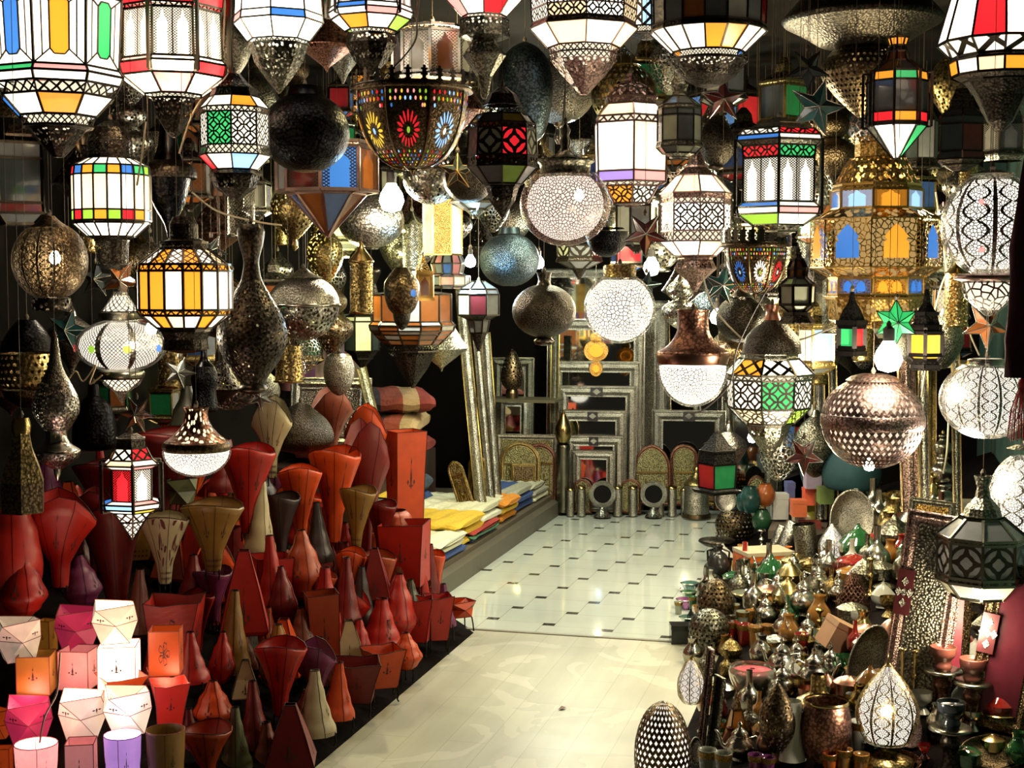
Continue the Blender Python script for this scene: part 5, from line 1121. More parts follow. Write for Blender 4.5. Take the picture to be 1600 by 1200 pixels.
# dark pierced heart-shaped lamp lying among the leather, price tag, curled wire
pend(470, 6.7, [('pierced_body', spline([(628, 3), (638, 20), (660, 44), (686, 52), (700, 40), (708, 10)]), metal('dark', .7, 130), 8)], 'dark pierced heart-shaped metal lamp resting behind the orange flared lamps', 'the dark heart-shaped lamp')
root = empty('price_tag', at(649, 832, 6.9), YAW); s = 6.9 / F; m = MB(); m.face([(-13 * s, -.004, 0), (12 * s, -.004, 1 * s), (12 * s, -.004, 17 * s), (-13 * s, -.004, 16 * s)])
m.build('paper', plain('white_paper', (.7, .68, .6), .8), root); m = MB()
for pts in ([(-9, 12), (-3, 13), (2, 14)], [(-5, 13), (-6, 8), (-8, 3)], [(-2, 7), (2, 9), (3, 6), (-1, 4), (-2, 2), (3, 3)], [(5, 9), (6, 3), (9, 3), (10, 7)]): m.tube([(x * s, -.007, y * s) for x, y in pts], .0016, 4)
m.build('handwriting', plain('black_ink', (.01, .01, .01)), root); note(root, 'small white paper tag with black handwriting beside the tall orange box lamp', 'tag', 649, 825, None, True)
# ================================================================ textiles on the bench
def cloth(x0, x1, y0, y1, z0, h, cols, label, ref=None, name='folded_cloth', cat='textile', px=0, py=0, rz=0., layers=3, round_=.5, group=None):
    root = empty(name, ((x0 + x1) / 2, (y0 + y1) / 2, z0), rz); hx, hy = (x1 - x0) / 2, (y1 - y0) / 2
    for l in range(layers):
        m = MB(); nx = 20; za, zb = h * l / layers, h * (l + 1) / layers; jx, jy = R.uniform(-.02, .02), R.uniform(-.02, .02); zm = (za + zb) / 2; hz = (zb - za) / 2
        L = []
        for i in range(nx + 1):
            t = -1 + 2 * i / nx; q = (1 - abs(t) ** 6) ** .5 if abs(t) < 1 else 0.02
            L.append([Vector((t * hx + jx, (math.copysign(abs(math.cos(a)) ** round_, math.cos(a))) * hy * (.9 + .1 * q) + jy, zm + math.copysign(abs(math.sin(a)) ** .7, math.sin(a)) * hz * (.35 + .65 * q) + .006 * math.sin(i * 1.3 + l + a * 3))) for a in [2 * PI * j / 18 for j in range(18)]])
        for i in range(nx):
            mi = (i * len(cols) // nx) if len(cols) > 1 else 0
            for j in range(18): k = (j + 1) % 18; m.face([L[i][j], L[i][k], L[i + 1][k], L[i + 1][j]], (mi + l) % len(cols))
        m.face(L[0][::-1], 0); m.face(L[-1], (len(cols) - 1 + l) % len(cols))
        m.build('fold', [plain('cloth_%d_%d_%d' % tuple(int(v * 99) for v in c), c, .9, .5, 60.) for c in cols], root, True)
    note(root, label, cat, px, py, group, True, ref)
YE, CR, BL, RD, WH, GR, OR, GY = (.62, .42, .03), (.60, .60, .42), (.03, .07, .22), (.32, .03, .02), (.66, .68, .52), (.05, .16, .08), (.62, .24, .02), (.35, .35, .26)
cloth(-2.85, -2.30, 7.3, 7.85, .13, .12, [CR, WH, CR, BL], 'cream folded blanket with a blue stripe at the near end of the bench', 'the near cream blanket', px=720, py=880)
cloth(-2.86, -2.32, 7.75, 8.35, .13, .16, [YE], 'bright yellow folded blanket on the bench', 'the yellow blanket', px=715, py=845)
cloth(-2.9, -2.34, 8.3, 9.0, .13, .17, [WH, CR], 'white bedspread with thin black lines draped on the bench', 'the white bedspread', px=775, py=810)
cloth(-2.62, -2.31, 8.75, 9.15, .13, .15, [YE, OR], 'small yellow-orange folded cloth tucked by the white bedspread', px=805, py=822)
cloth(-2.68, -2.33, 9.1, 9.65, .13, .16, [BL, GY, BL], 'blue folded textile further along the bench', px=830, py=795)
cloth(-2.60, -2.31, 8.0, 8.6, .13, .07, [GR, RD, BL], 'striped green, red and blue rug edge hanging from the bench', px=790, py=845)
cloth(-2.66, -2.34, 9.65, 10.1, .13, .12, [GY, CR], 'grey rolled cloth at the far end of the bench', px=835, py=775)
cloth(-3.3, -2.85, 7.95, 8.6, .13, .10, [(.1, .01, .01), (.06, .015, .01)], 'dark red pile of cloth behind the yellow blanket', px=690, py=800)
cloth(-3.2, -2.8, 8.4, 8.8, .13, .32, [BL, (.05, .08, .12)], 'dark blue patterned bundle behind the brass plaques', px=675, py=740)
cloth(-3.12, -2.82, 8.1, 8.42, .13, .26, [OR, YE], 'small orange-yellow folded bundle beside the tall orange box lamp', px=677, py=780)
cloth(-3.12, -2.84, 8.42, 8.7, .40, .12, [(.5, .12, .07)], 'rolled pinkish cloth above the orange-yellow bundle', px=680, py=755)
for i, (z, c, lab) in enumerate(((.55, [(.16, .015, .01), (.03, .01, .01), (.16, .015, .01), (.2, .1, .04), (.16, .015, .01)], 'lowest red patterned cushion under the shelf'), (.70, [(.2, .03, .01), (.35, .25, .12), (.2, .03, .01), (.05, .01, .01), (.2, .03, .01), (.35, .25, .12)], 'middle red patterned cushion with cream tufts under the shelf'), (.84, [(.18, .03, .015), (.3, .2, .08), (.02, .02, .03), (.18, .03, .015), (.3, .2, .1), (.16, .02, .01)], 'topmost red and gold striped cushion under the shelf'))):
    cloth(-3.55, -2.85, 8.15 + .1 * i, 9.0 + .1 * i, z, .15, c, lab, 'the striped cushion' if i == 2 else None, 'cushion', 'cushion', 690, 700 - 20 * i, .2 * i, 1, .8)
m = MB(); m.box((XL + .01, 8.0, .13), (-2.95, 9.3, .55)); o = m.build('wooden_chest', plain('dark_chest', (.04, .02, .015), .6)); note(o, 'dark chest carrying the red patterned cushions', 'chest', 690, 740, None, True)
for i in range(7):
    c = [(.16, .05, .06), (.10, .03, .10), (.20, .12, .08), (.08, .02, .03), (.14, .10, .12), (.2, .04, .03), (.1, .08, .05)][i]
    m = MB(); y = 8.1 + i * .17; k = 12
    L = [[Vector((-3.5 + .035 * math.sin(3 * a) + .05 * math.cos(a), y + .07 * math.sin(a), z)) for a in [2 * PI * j / k for j in range(k)]] for z in (1.02, 1.2, 1.35, 1.42)]
    m.loops(L, 0, 4, True, (True, True)); o = m.build('hanging_scarf', plain('scarf_%d' % i, c, .8, .3, 30.), None, True)
    note(o, 'dim folded scarf hanging under the shelf', 'scarf', 0, 0, 'scarves hanging under the shelf', True)
# shelf with brass pieces
m = MB(); m.box((XL + .01, 7.3, 1.43), (-3.02, 9.0, 1.47)); sh = m.build('long_shelf', plain('grey_shelf', (.32, .34, .26), .6)); note(sh, 'pale grey wall shelf over the red cushions', 'shelf', 640, 590, None, True, 'the pale grey shelf')
for i, (y, h, col, lab) in enumerate(((7.75, .26, 'gold', 'gilt fretwork triangle leaning on the pale grey shelf'), (8.1, .2, 'brass', 'smaller brass fretwork triangle behind the gilt one'))):
    m = MB(); root = empty('fretwork_triangle', (-3.2, y, 1.47), -.9, -.25); hw = .12
    m.face([(-hw, 0, 0), (hw, 0, 0), (0, 0, h)], 0, [(0, 0), (5, 0), (2.5, 6)]); m.face([(hw, .006, 0), (-hw, .006, 0), (0, .006, h)], 0, [(0, 0), (5, 0), (2.5, 6)]); m.build('pierced_plate', pierced(col, 'vor'), root)
    m = MB(); 
    for a, b_ in (((-hw, 0, 0), (hw, 0, 0)), ((hw, 0, 0), (0, 0, h)), ((0, 0, h), (-hw, 0, 0))): m.bar(a, b_, .01)
    m.build('edge_frame', metal(col), root); note(root, lab, 'ornament', 620, 575, None, True)
# black glass lantern lying on the yellow blanket
lr = lantern(705, 7.3, [(770, 3), (780, 16), (800, 22), (850, 22), (862, 10), (872, 3)], ['M', 'N:K', 'N:k', 'N:K', 'M'], 'dark glass lantern lying on its side across the yellow blanket', 'the lying dark lantern', n=6, metal_='iron', hang=False, base=Vector((-2.90, 7.72, .37)), indiv=True)
lr.rotation_euler = (0, PI / 2, -.25)
# ================================================================ right stand: teapots, trays, pierced eggs
def rbase(cx, yb, h=slope_right): return march(cx, yb, h)
def stood(cx, yb, secs, label, ref=None, name='table_lamp', cat='lamp', full=True, group=None, tilt=0., d=None, extra=None, gems=None, ecc=1.):
    """lathed thing standing on the sloping stand with its foot at (cx, yb)"""
    if d is None: p, d = rbase(cx, yb)
    else: p = at(cx, yb, d)
    r = pend(cx, d, secs, label, ref, name, cat, False, group, full, base=p, box=False, seg=20, gems=gems, ecc=ecc)
    if tilt: r.rotation_euler = (Matrix.Rotation(tilt, 3, FW)).to_euler()
    if extra: extra(r, d / F)
    return r
def tinted(k, c):
    N = NT('tinted_glass_' + k); MATS[('d', 'tg' + k)] = N.done(N.princ(**{'Base Color': c4([min(1, x * 1.5) for x in c]), 'Roughness': .05, 'Transmission Weight': .0 if k in ('frost', 'pink') else .55, 'IOR': 1.3, 'Coat Weight': 1.0}).outputs[0]); return N.m
gl_ = {k: tinted(k, c) for k, c in {'red': (.28, .02, .015), 'amber': (.36, .16, .03), 'clear': (.30, .32, .25), 'green': (.02, .11, .035), 'teal': (.02, .08, .07), 'frost': (.55, .55, .48), 'orange': (.65, .15, .02), 'purple': (.25, .05, .2), 'pink': (.55, .12, .15)}.items()}
# pierced eggs and dome lamps
stood(1035, 1236, [('pierced_shell', spline([(1094, 3), (1102, 18), (1120, 32), (1150, 42), (1180, 45), (1210, 42), (1230, 34)]), pierced('bronze', 'loz'), 30), ('foot', [(1230, 30), (1236, 26)], metal('bronze'), 6), ('glow_liner', spline([(1100, 8), (1150, 36), (1190, 40), (1228, 28)]), LINER(1.5), 8)],
      'pierced egg lamp glowing white on the floor at the bottom edge', 'the glowing floor egg')
stood(1080, 1098, [('finial', [(1018, 1), (1024, 3)], metal('brass'), 6), ('pierced_shell', spline([(1022, 3), (1036, 13), (1060, 22), (1082, 21), (1094, 13)]), pierced('brass', 'lace'), 8), ('glow_liner', spline([(1028, 5), (1060, 19), (1090, 11)]), LINER(2.2), 8)],
      'small lit onion-shaped lamp half behind the leaning dark board', 'the small onion lamp', d=5.15)
stood(1118, 978, [('pierced_shell', spline([(903, 3), (912, 17), (935, 29), (960, 28), (974, 18), (978, 14)]), pierced('bronze', 'dots'), 22)], 'brass egg lamp with neat round holes above the silver pierced ball', 'the brass egg lamp')
stood(1108, 1020, [('pierced_ball', E(984, 35, 33, -86, 80, 14), pierced('pewter', 'dots'), 26)], 'silver pierced ball lamp on the stand beside the black square box', 'the silver pierced ball')
stood(1148, 848, [('top_ring', [(786, 10), (788, 14), (792, 16)], metal('blued'), 6), ('pierced_ball', E(818, 29, 31, -66, 78, 14), pierced('bronze', 'dots'), 26)], 'round bronze pierced ball lamp at the back of the stand near the tiles', 'the bronze pierced ball')
def bulb_child(y, r, p=3):
    def f(root, s):
        m = MB(); m.lathe([(.3 * s, -r * s), (r * s, 0), (r * .6 * s, r * s), (.3 * s, r * 1.3 * s)], 10); o = m.build('bulb', glow((1, .85, .62), 60), root, True); o.location = (0, -.0, y * s)
    return f
stood(1385, 1192, [('finial', [(1018, 1), (1028, 2), (1036, 3)], metal('brass'), 6), ('pierced_shell', spline([(1034, 3), (1048, 14), (1070, 32), (1096, 46), (1120, 49), (1144, 42), (1158, 33)]), pierced('brass', 'lace'), 9), ('glow_liner', spline([(1042, 6), (1070, 27), (1110, 43), (1155, 30)]), LINER(2.8), 8),
                   ('stem', [(1158, 34), (1162, 16), (1172, 14), (1178, 20), (1184, 40), (1192, 42)], metal('brass', .3), 8)], 'glowing onion-shaped pierced brass lamp with a pointed top', 'the glowing onion lamp')
point(at(1385, 1110, 4.35), 5, (1, .85, .65), .03)  # added fill light in front of the onion lamp, no bulb modelled
stood(1300, 872, [('pierced_dome', spline([(818, 2), (830, 11), (848, 21), (866, 21), (872, 16)]), pierced('silver', 'lace'), 9), ('glow_liner', spline([(824, 4), (848, 18), (870, 14)]), LINER(2.0), 8)], 'small glowing dome lamp before the large silver tray', 'the small glowing dome')
stood(1332, 962, [('pierced_cone', spline([(892, 4), (904, 12), (930, 24), (958, 27), (962, 26)]), pierced('copper', 'lat'), 18, 8)], 'faceted copper lamp with latticed sides, behind the carved wooden box', 'the latticed copper lamp')
stood(1214, 1192, [('pierced_egg', spline([(1068, 2), (1082, 12), (1108, 26), (1136, 29), (1160, 22), (1176, 12)]), pierced('bronze', 'spk'), 24), ('foot', [(1176, 8), (1186, 9), (1192, 14)], metal('bronze'), 6)], 'brown pointed egg lamp on a foot near the frosted mug', 'the brown pointed egg lamp')
lantern(1150, 4.75, [(1034, 1), (1048, 5), (1066, 10), (1116, 24), (1120, 24)], ['M', 'M', 'N:o', 'M'], 'pyramid-shaped brass lamp with dark round windows, near the pinkish candle bowl', 'the pyramid brass lamp', n=4, rot=.2, metal_='bronze', hang=False, name='table_lamp', cat='lamp', base=rbase(1150, 1160)[0] + Vector((0, 0, .0)), indiv=True)
# teapots
def tea_proto():
    root = empty('teapot', (0, 0, 0)); h = .16; sm = metal('silver')
    P_ = lambda pr: [(r * h, z * h) for r, z in pr]
    m = MB(); m.lathe(P_([(.22, 0), (.24, .03), (.2, .06), (.30, .14), (.38, .28), (.36, .40), (.26, .52), (.19, .60), (.20, .63)]), 20, caps=(1, 0)); m.build('body', sm, root, True)
    m = MB(); m.lathe(P_([(.21, .63), (.20, .67), (.13, .74), (.06, .80), (.04, .84), (.07, .88), (.06, .92), (.02, .96), (.015, 1.02), (.001, 1.05)]), 16); m.build('lid', sm, root, True)
    m = MB(); m.tube([(.32 * h, 0, .25 * h), (.46 * h, 0, .34 * h), (.50 * h, 0, .50 * h), (.56 * h, 0, .64 * h), (.64 * h, 0, .70 * h)], lambda t: (.065 - .04 * t) * h, 8); m.build('spout', sm, root, True)
    m = MB(); m.tube([(-.24 * h, 0, .56 * h), (-.40 * h, 0, .62 * h), (-.54 * h, 0, .50 * h), (-.52 * h, 0, .32 * h), (-.36 * h, 0, .24 * h)], .025 * h, 6); m.build('handle', sm, root, True)
    return root
tea = tea_proto(); first = [True]
def teapot(cx, yb, hpx, label, rz=None, ref=None, full=True):
    p, d = rbase(cx, yb)
    r = tea if first[0] else copy_tree(tea); first[0] = False
    r.location = p; k = hpx * d / F / .16; r.scale = (k,) * 3; r.rotation_euler = (0, 0, R.uniform(0, 6) if rz is None else rz)
    note(r, label, 'teapot', cx, yb - hpx / 2, 'silver teapots on the stand' if label == 'silver teapot' else None, full and label != 'silver teapot', ref)
for (x, y, h, lab, ref) in ((1200, 905, 46, None, None), (1240, 905, 44, None, None), (1288, 900, 50, None, None), (1197, 978, 52, 'silver teapot with a tall ringed lid above the red tea glasses', 'the ring-lidded teapot'), (1228, 1000, 58, None, None), (1256, 960, 66, 'tallest silver teapot in the middle of the glinting group', 'the tallest teapot'), (1278, 930, 56, None, None), (1222, 1056, 62, None, None),
                            (1222, 1096, 66, None, None), (1272, 1080, 72, None, None), (1297, 1062, 58, None, None), (1156, 1186, 62, 'silver-gilt teapot in front of the brown pointed egg lamp', 'the front teapot'), (1180, 950, 40, None, None), (1262, 1010, 54, None, None), (1215, 930, 40, None, None), (1245, 1045, 50, None, None), (1310, 940, 44, None, None), (1168, 925, 36, None, None), (1300, 1010, 44, None, None)):
    teapot(x, y, h, lab or 'silver teapot with a domed lid', ref=ref, full=bool(lab))
# tea glasses and cups
def glass_proto(col, fro=False):
    root = empty('tea_glass', (0, 0, 0)); h = .09; m = MB()
    m.lathe([(r * h, z * h) for r, z in ((.001, 0), (.24, 0), (.25, .05), (.27, .3), (.30, .7), (.34, 1), (.32, 1), (.28, .7), (.25, .3), (.2, .1))], 16); m.build('tumbler', gl_[col], root, True)
    m = MB(); m.lathe([(r * h, z * h) for r, z in ((.315, .72), (.335, .88), (.343, .97))], 16); m.build('gilt_band', metal('gold', .4, 200), root, True)
    return root
GP = {}
def tglass(cx, yb, hpx, col, label=None, w=1.0, name=None):
    p, d = rbase(cx, yb)
    if col not in GP: GP[col] = [glass_proto(col), True]
    r = GP[col][0] if GP[col][1] else copy_tree(GP[col][0]); GP[col][1] = False
    r.location = p; k = hpx * d / F / .09; r.scale = (k * w, k * w, k)
    note(r, label or {'frost': 'frosted', 'clear': 'clear', 'orange': 'orange'}.get(col, col) + ' tea glass with a gilt band', 'glass', cx, yb - hpx / 2, None, bool(label))
for (x, y, h, c) in ((1142, 1004, 34, 'red'), (1162, 1008, 34, 'red'), (1180, 1012, 34, 'amber'), (1160, 985, 30, 'clear'), (1198, 1006, 30, 'amber'), (1252, 1024, 34, 'red'), (1236, 1090, 34, 'red'), (1178, 905, 26, 'teal'), (1160, 935, 28, 'teal'), (1196, 912, 26, 'orange'), (1214, 900, 24, 'orange'),
                     (1128, 940, 22, 'green'), (1082, 952, 20, 'green'), (1060, 960, 20, 'clear'), (1318, 1212, 40, 'amber'), (1345, 1216, 38, 'amber'), (1296, 1214, 36, 'orange'), (1372, 1196, 22, 'green'), (1398, 1196, 20, 'green'), (1105, 1214, 44, 'clear'), (1130, 1218, 42, 'clear'), (1180, 1214, 36, 'purple'), (1200, 1216, 34, 'purple'),
                     (1128, 1020, 30, 'amber'), (1206, 1030, 28, 'clear'), (1190, 1040, 26, 'amber'), (1270, 980, 24, 'clear'), (1148, 968, 24, 'clear'), (1172, 975, 22, 'amber'), (1330, 1110, 26, 'clear'), (1350, 1120, 22, 'amber'), (1240, 985, 22, 'green'), (1206, 880, 20, 'teal'), (1232, 872, 18, 'orange')): tglass(x, y, h, c)
tglass(1310, 1172, 44, 'frost', 'short frosted glass next to the tall frosted mug')
tglass(1343, 1172, 46, 'frost', 'frosted glass half hidden by the glowing onion lamp')
tglass(1123, 1160, 34, 'green', 'green glass behind the front teapot')
stood(1236, 1186, [('mug_wall', spline([(1094, 15), (1110, 16), (1140, 15), (1168, 20), (1186, 24)]), gl_['frost'], 8)], 'tall frosted mug with a spreading foot', 'the tall frosted mug', 'glass_mug', 'mug',
      extra=lambda r, s: (lambda m: (m.tube([(14 * s, 0, 78 * s), (26 * s, 0, 82 * s), (32 * s, 0, 66 * s), (28 * s, 0, 48 * s), (16 * s, 0, 42 * s)], 2.6 * s, 6), m.build('handle', gl_['clear'], r, True)))(MB()))
stood(1175, 1100, [('bowl_wall', spline([(1040, 34), (1052, 37), (1076, 28), (1096, 12), (1100, 12)]), gl_['clear'], 8), ('candle_wax', spline([(1044, 4), (1046, 30), (1052, 34), (1070, 28), (1090, 10)]), gl_['pink'], 8)], 'wide glass bowl of pinkish red candle wax', 'the pinkish candle bowl', 'candle_bowl', 'candle bowl')
stood(1278, 1130, [('base_plate', [(1126, 34), (1130, 36)], metal('brass'), 6), ('bell', spline([(1052, 10), (1058, 12), (1080, 14), (1092, 30), (1098, 36), (1126, 34)]), metal('brass', .2), 8)], 'squat polished brass burner with a short neck before the large engraved tray', 'the squat brass burner', 'brass_burner', 'burner')
stood(1290, 1185, [('wall', spline([(1098, 33), (1120, 38), (1150, 40), (1185, 34)]), metal('copper', .2), 8), ('rim', [(1094, 34), (1098, 36), (1100, 34)], metal('brass'), 8)], 'round reddish copper pot under the squat brass burner', 'the copper pot', 'copper_pot', 'pot')
# clay burners with drip rims
def burner(cx, yb, sc, key, label, ref, bowl):
    s_ = sc
    stood(cx, yb, [('bowl', spline([(yb - 92 * s_, 1), (yb - 90 * s_, 15 * s_), (yb - 96 * s_, 19 * s_), (yb - 84 * s_, 18 * s_), (yb - 74 * s_, 11 * s_), (yb - 66 * s_, 13 * s_), (yb - 58 * s_, 10 * s_)]), bowl, 8),
                   ('drip_plate', [(yb - 60 * s_, 8 * s_), (yb - 62 * s_, 27 * s_), (yb - 58 * s_, 30 * s_), (yb - 54 * s_, 20 * s_), (yb - 50 * s_, 8 * s_)], metal('pewter'), 8),
                   ('stem', spline([(yb - 52 * s_, 8 * s_), (yb - 40 * s_, 14 * s_), (yb - 26 * s_, 10 * s_), (yb - 6 * s_, 12 * s_), (yb, 18 * s_)]), metal('copper' if key else 'dark', .3), 8)], label, ref, 'incense_burner', 'burner')
clay = plain('terracotta_glaze', (.22, .07, .05), .3)
burner(1472, 1110, 1.05, 1, 'terracotta bowl burner with a silver drip plate, the taller of the pair', 'the taller terracotta burner', clay)
burner(1518, 1128, 1.05, 1, 'terracotta bowl burner with a silver drip plate, the lower of the pair', None, clay)
burner(1484, 1206, 1.15, 0, 'black bowl burner on a turned stem below the terracotta pair', 'the black bowl burner', plain('black_glaze', (.015, .02, .022), .15))
# standing dishes
def dish(cx, yb, w, h, label, ref=None, mk='silver', d=None, yaw=0., lean=.18, roll=0., name='metal_tray', cat='tray', eng=.6, ring_=True):
    if d is None: p, d = rbase(cx, yb)
    else: p = at(cx, yb, d)
    s = d / F; root = empty(name, p, 0); rx, rz = w / 2 * s, h / 2 * s
    Mx = Matrix.Rotation(roll, 3, FW) @ Matrix.Rotation(YAW + yaw, 3, 'Z') @ Matrix.Rotation(-lean, 3, 'X'); root.rotation_euler = Mx.to_euler()
    k = 32; rg = lambda q, y: [Vector((rx * q * math.cos(2 * PI * i / k), y, rz + rz * q * math.sin(2 * PI * i / k))) for i in range(k)]
    m = MB(); m.loops([rg(1, .004), rg(1.0, -.006), rg(.97, -.010), rg(.93, -.005), rg(.86, 0)], 0, 6); m.loops([rg(1, .004), rg(.5, .009)], 0, 6); m.face(rg(.5, .009))
    m.build('rim', metal(mk, .5, 160), root, True)
    m = MB(); m.loops([rg(.87, 0), rg(.84, .004), rg(.45, .005), rg(.001, .006)], 0, 6); m.build('dished_plate', metal(mk, eng * .5, 160), root, True)
    note(root, label, cat, cx, yb - h / 2, None, True, ref)
dish(1326, 862, 70, 98, 'large oval silver tray standing behind the small glowing dome', 'the large silver tray', roll=.12)
dish(1372, 858, 60, 90, 'dull yellow metal tray peeking from behind the large silver one', mk='brass', roll=.2, d=8.0)
dish(1336, 1078, 56, 108, 'oval engraved tray with a beaded rim, tilted above the glowing onion lamp', 'the beaded tray', roll=.42, mk='pewter')
dish(1430, 1170, 56, 110, 'dark oval dish tilted the other way beside the glowing onion lamp', 'the dark oval dish', roll=-.45, mk='rose')
dish(1134, 800, 34, 40, 'small round silver-rimmed plate near the teal pots', None, d=8.9)
dish(1250, 512, 84, 88, 'round engraved silver tray hanging behind the cream pane lantern', 'the round silver tray', d=7.9, lean=0, mk='pewter')
dish(1088, 1196, 20, 44, 'small clear round mirror at the foot of the leaning dark board', d=4.75)
dish(1400, 1212, 90, 46, 'brown glazed dish at the bottom under the dark oval one', mk='copper', lean=.9)
dish(1560, 1206, 110, 60, 'wide glass-topped dish at the bottom corner', mk='bronze', lean=.8)
# boxes
def box_(cx, yb, w, h, dep, label, m_lid, m_side, rz=0., d=None, name='box', cat='box', ref=None, tilt=0., base=None):
    p, d = (rbase(cx, yb) if d is None and base is None else (base or at(cx, yb, d), d or 6)); s = d / F
    root = empty(name, p, YAW + rz); 
    if tilt: root.rotation_euler = (Matrix.Rotation(tilt, 3, FW) @ Matrix.Rotation(YAW + rz, 3, 'Z')).to_euler()
    m = MB(); m.box((-w / 2 * s, 0, 0), (w / 2 * s, dep * s, h * .8 * s)); m.build('box_body', m_side, root)
    m = MB(); m.box((-w / 2 * s - .002, -.002, h * .8 * s), (w / 2 * s + .002, dep * s + .002, h * s)); m.build('box_lid', m_lid, root)
    note(root, label, cat, cx, yb - h / 2, None, True, ref)
pc = lambda n, c, r=.5: plain('paint_' + n, c, r)
box_(1205, 893, 78, 30, 60, 'bright orange flat box with a cream lid among the teapots', pc('cream', (.6, .5, .33)), pc('orange', (.75, .16, .02)), .25, ref='the orange flat box')
box_(1310, 1022, 52, 46, 40, 'carved light wooden box tipped on its corner beside the beaded tray', pc('carved_wood', (.45, .25, .13)), pc('wood', (.5, .27, .14)), .3, tilt=.5, ref='the carved wooden box')
box_(1072, 1008, 46, 30, 30, 'low black square box on the floor next to the silver pierced ball', pc('black', (.02, .02, .02), .15), pc('black', (.02, .02, .02), .15), ref='the black square box')
box_(1232, 905, 30, 10, 40, 'small box with a red printed label between two silver tubes', pc('cream', (.6, .5, .33)), pc('orangered', (.6, .12, .05)), d=7.6)
for i, (x, yb, w, h, c, n, lab) in enumerate(((1250, 808, 22, 26, (.75, .17, .06), 'orange_red', 'orange-red carton in the colourful stack'), (1254, 828, 24, 20, (.7, .62, .45), 'ivory', 'ivory carton at the bottom of the colourful stack'), (1270, 790, 24, 26, (.85, .14, .06), 'scarlet', 'scarlet carton at the top of the colourful stack'), (1272, 815, 24, 25, (.62, .55, .08), 'mustard', 'mustard yellow carton in the colourful stack'),
                                              (1292, 788, 22, 26, (.22, .32, .08), 'green', 'moss green carton beside the scarlet one'), (1272, 764, 24, 26, (.5, .42, .55), 'lilac', 'pale lilac curved card above the scarlet carton'), (1220, 812, 24, 40, (.45, .45, .42), 'greyprint', 'grey printed carton at the side of the colourful stack'), (1236, 800, 12, 46, (.10, .12, .3), 'navy', 'narrow navy carton between the grey and orange ones'), (1268, 838, 30, 22, (.25, .04, .03), 'oxblood', 'oxblood carton under the mustard one'))):
    box_(x, yb, w, h, 26, lab, pc(n, c), pc(n, c), 0, d=8.35 + .12 * (i % 4), name='carton', cat='carton', ref='the colourful cartons' if i == 0 else None)
m = MB(); m.box((0, 0, 0), (.62, .4, .05)); o = m.build('carton_shelf', plain('shelf_board2', (.08, .06, .04))); o.location = at(1200, 842, 8.3); note(o, 'low board on which the colourful cartons stand', 'shelf', 1250, 842, None, True)
stood(1330, 765, [('bag_top', spline([(690, 8), (700, 26), (716, 40), (740, 46), (762, 40), (766, 20)]), plain('teal_cloth', (.006, .05, .06), .8, .3, 20.), 8)], 'dark teal cloth bag bulging under the drop-pierced globe', 'the teal bag', 'cloth_bag', 'bag', d=8.2)
stood(1272, 760, [('bag_top', spline([(650, 5), (670, 14), (700, 20), (740, 22), (762, 16)]), plain('blue_cloth', (.02, .05, .08), .8, .3, 20.), 8)], 'slate blue cloth bag behind the low dark star', None, 'cloth_bag', 'bag', d=8.9)
# silver tubes leaning
for (x, yb, yt, w, tl, mk, lab) in ((1222, 862, 812, 26, .42, 'silver', 'bright silver tube leaning over the orange flat box'), (1206, 862, 818, 16, .42, 'silver', 'thinner silver tube leaning along the bright one'), (1262, 875, 818, 34, -.12, 'pewter', 'dull pewter tube leaning the other way beside the small glowing dome')):
    stood(x, yb, [('tube_wall', [(yt, w / 2), (yt + 2, w / 2 + 1), (yb, w / 2)], metal(mk, .4, 90), 6), ('inside', [(yt + 1, w / 2 - 1), (yb - 2, w / 2 - 2)], metal('dark'), 6)], lab, None, 'metal_tube', 'tube', tilt=tl)
# cake stand, amphora, bowls
stood(1120, 880, [('knob', [(826, 1), (832, 3), (838, 2)], metal('silver'), 6), ('plate', [(842, 2), (843, 28), (846, 29), (852, 20), (856, 4)], metal('dark', .3), 8), ('stem', spline([(856, 4), (866, 3), (876, 10), (880, 12)]), metal('dark'), 8)], 'dark cake stand with a flat plate beside the bronze pierced ball', 'the dark cake stand', 'cake_stand', 'stand')
stood(1122, 915, [('amphora_body', spline([(852, 8), (860, 6), (868, 14), (886, 18), (904, 12), (915, 8)]), plain('black_amphora', (.02, .02, .018), .2), 8)], 'black two-handled amphora under the dark cake stand', 'the black amphora', 'amphora', 'vase',
      extra=lambda r, s: [(lambda m: (m.tube([(sx * 6 * s, 0, 58 * s), (sx * 17 * s, 0, 54 * s), (sx * 16 * s, 0, 38 * s)], 1.8 * s, 6), m.build('handle', metal('iron'), r)))(MB()) for sx in (-1, 1)])
for i, (x, yb, w, c, lab) in enumerate(((1078, 925, 30, 'teal', 'topmost dark green glass bowl stacked at the tiles'), (1076, 938, 26, 'green', 'second green glass bowl of the little stack at the tiles'), (1072, 950, 32, 'purple', 'dark plum glass bowl of the little stack at the tiles'), (1076, 978, 30, 'teal', 'blue-green glass bowl upon the black square box'))):
    stood(x, yb, [('bowl_wall', spline([(yb - 14, w / 2), (yb - 8, w / 2 - 3), (yb, w / 4)]), gl_[c], 8), ('rim', [(yb - 15, w / 2 - 1), (yb - 14, w / 2 + .6)], metal('pewter'), 8)], lab, None, 'glass_bowl', 'bowl')
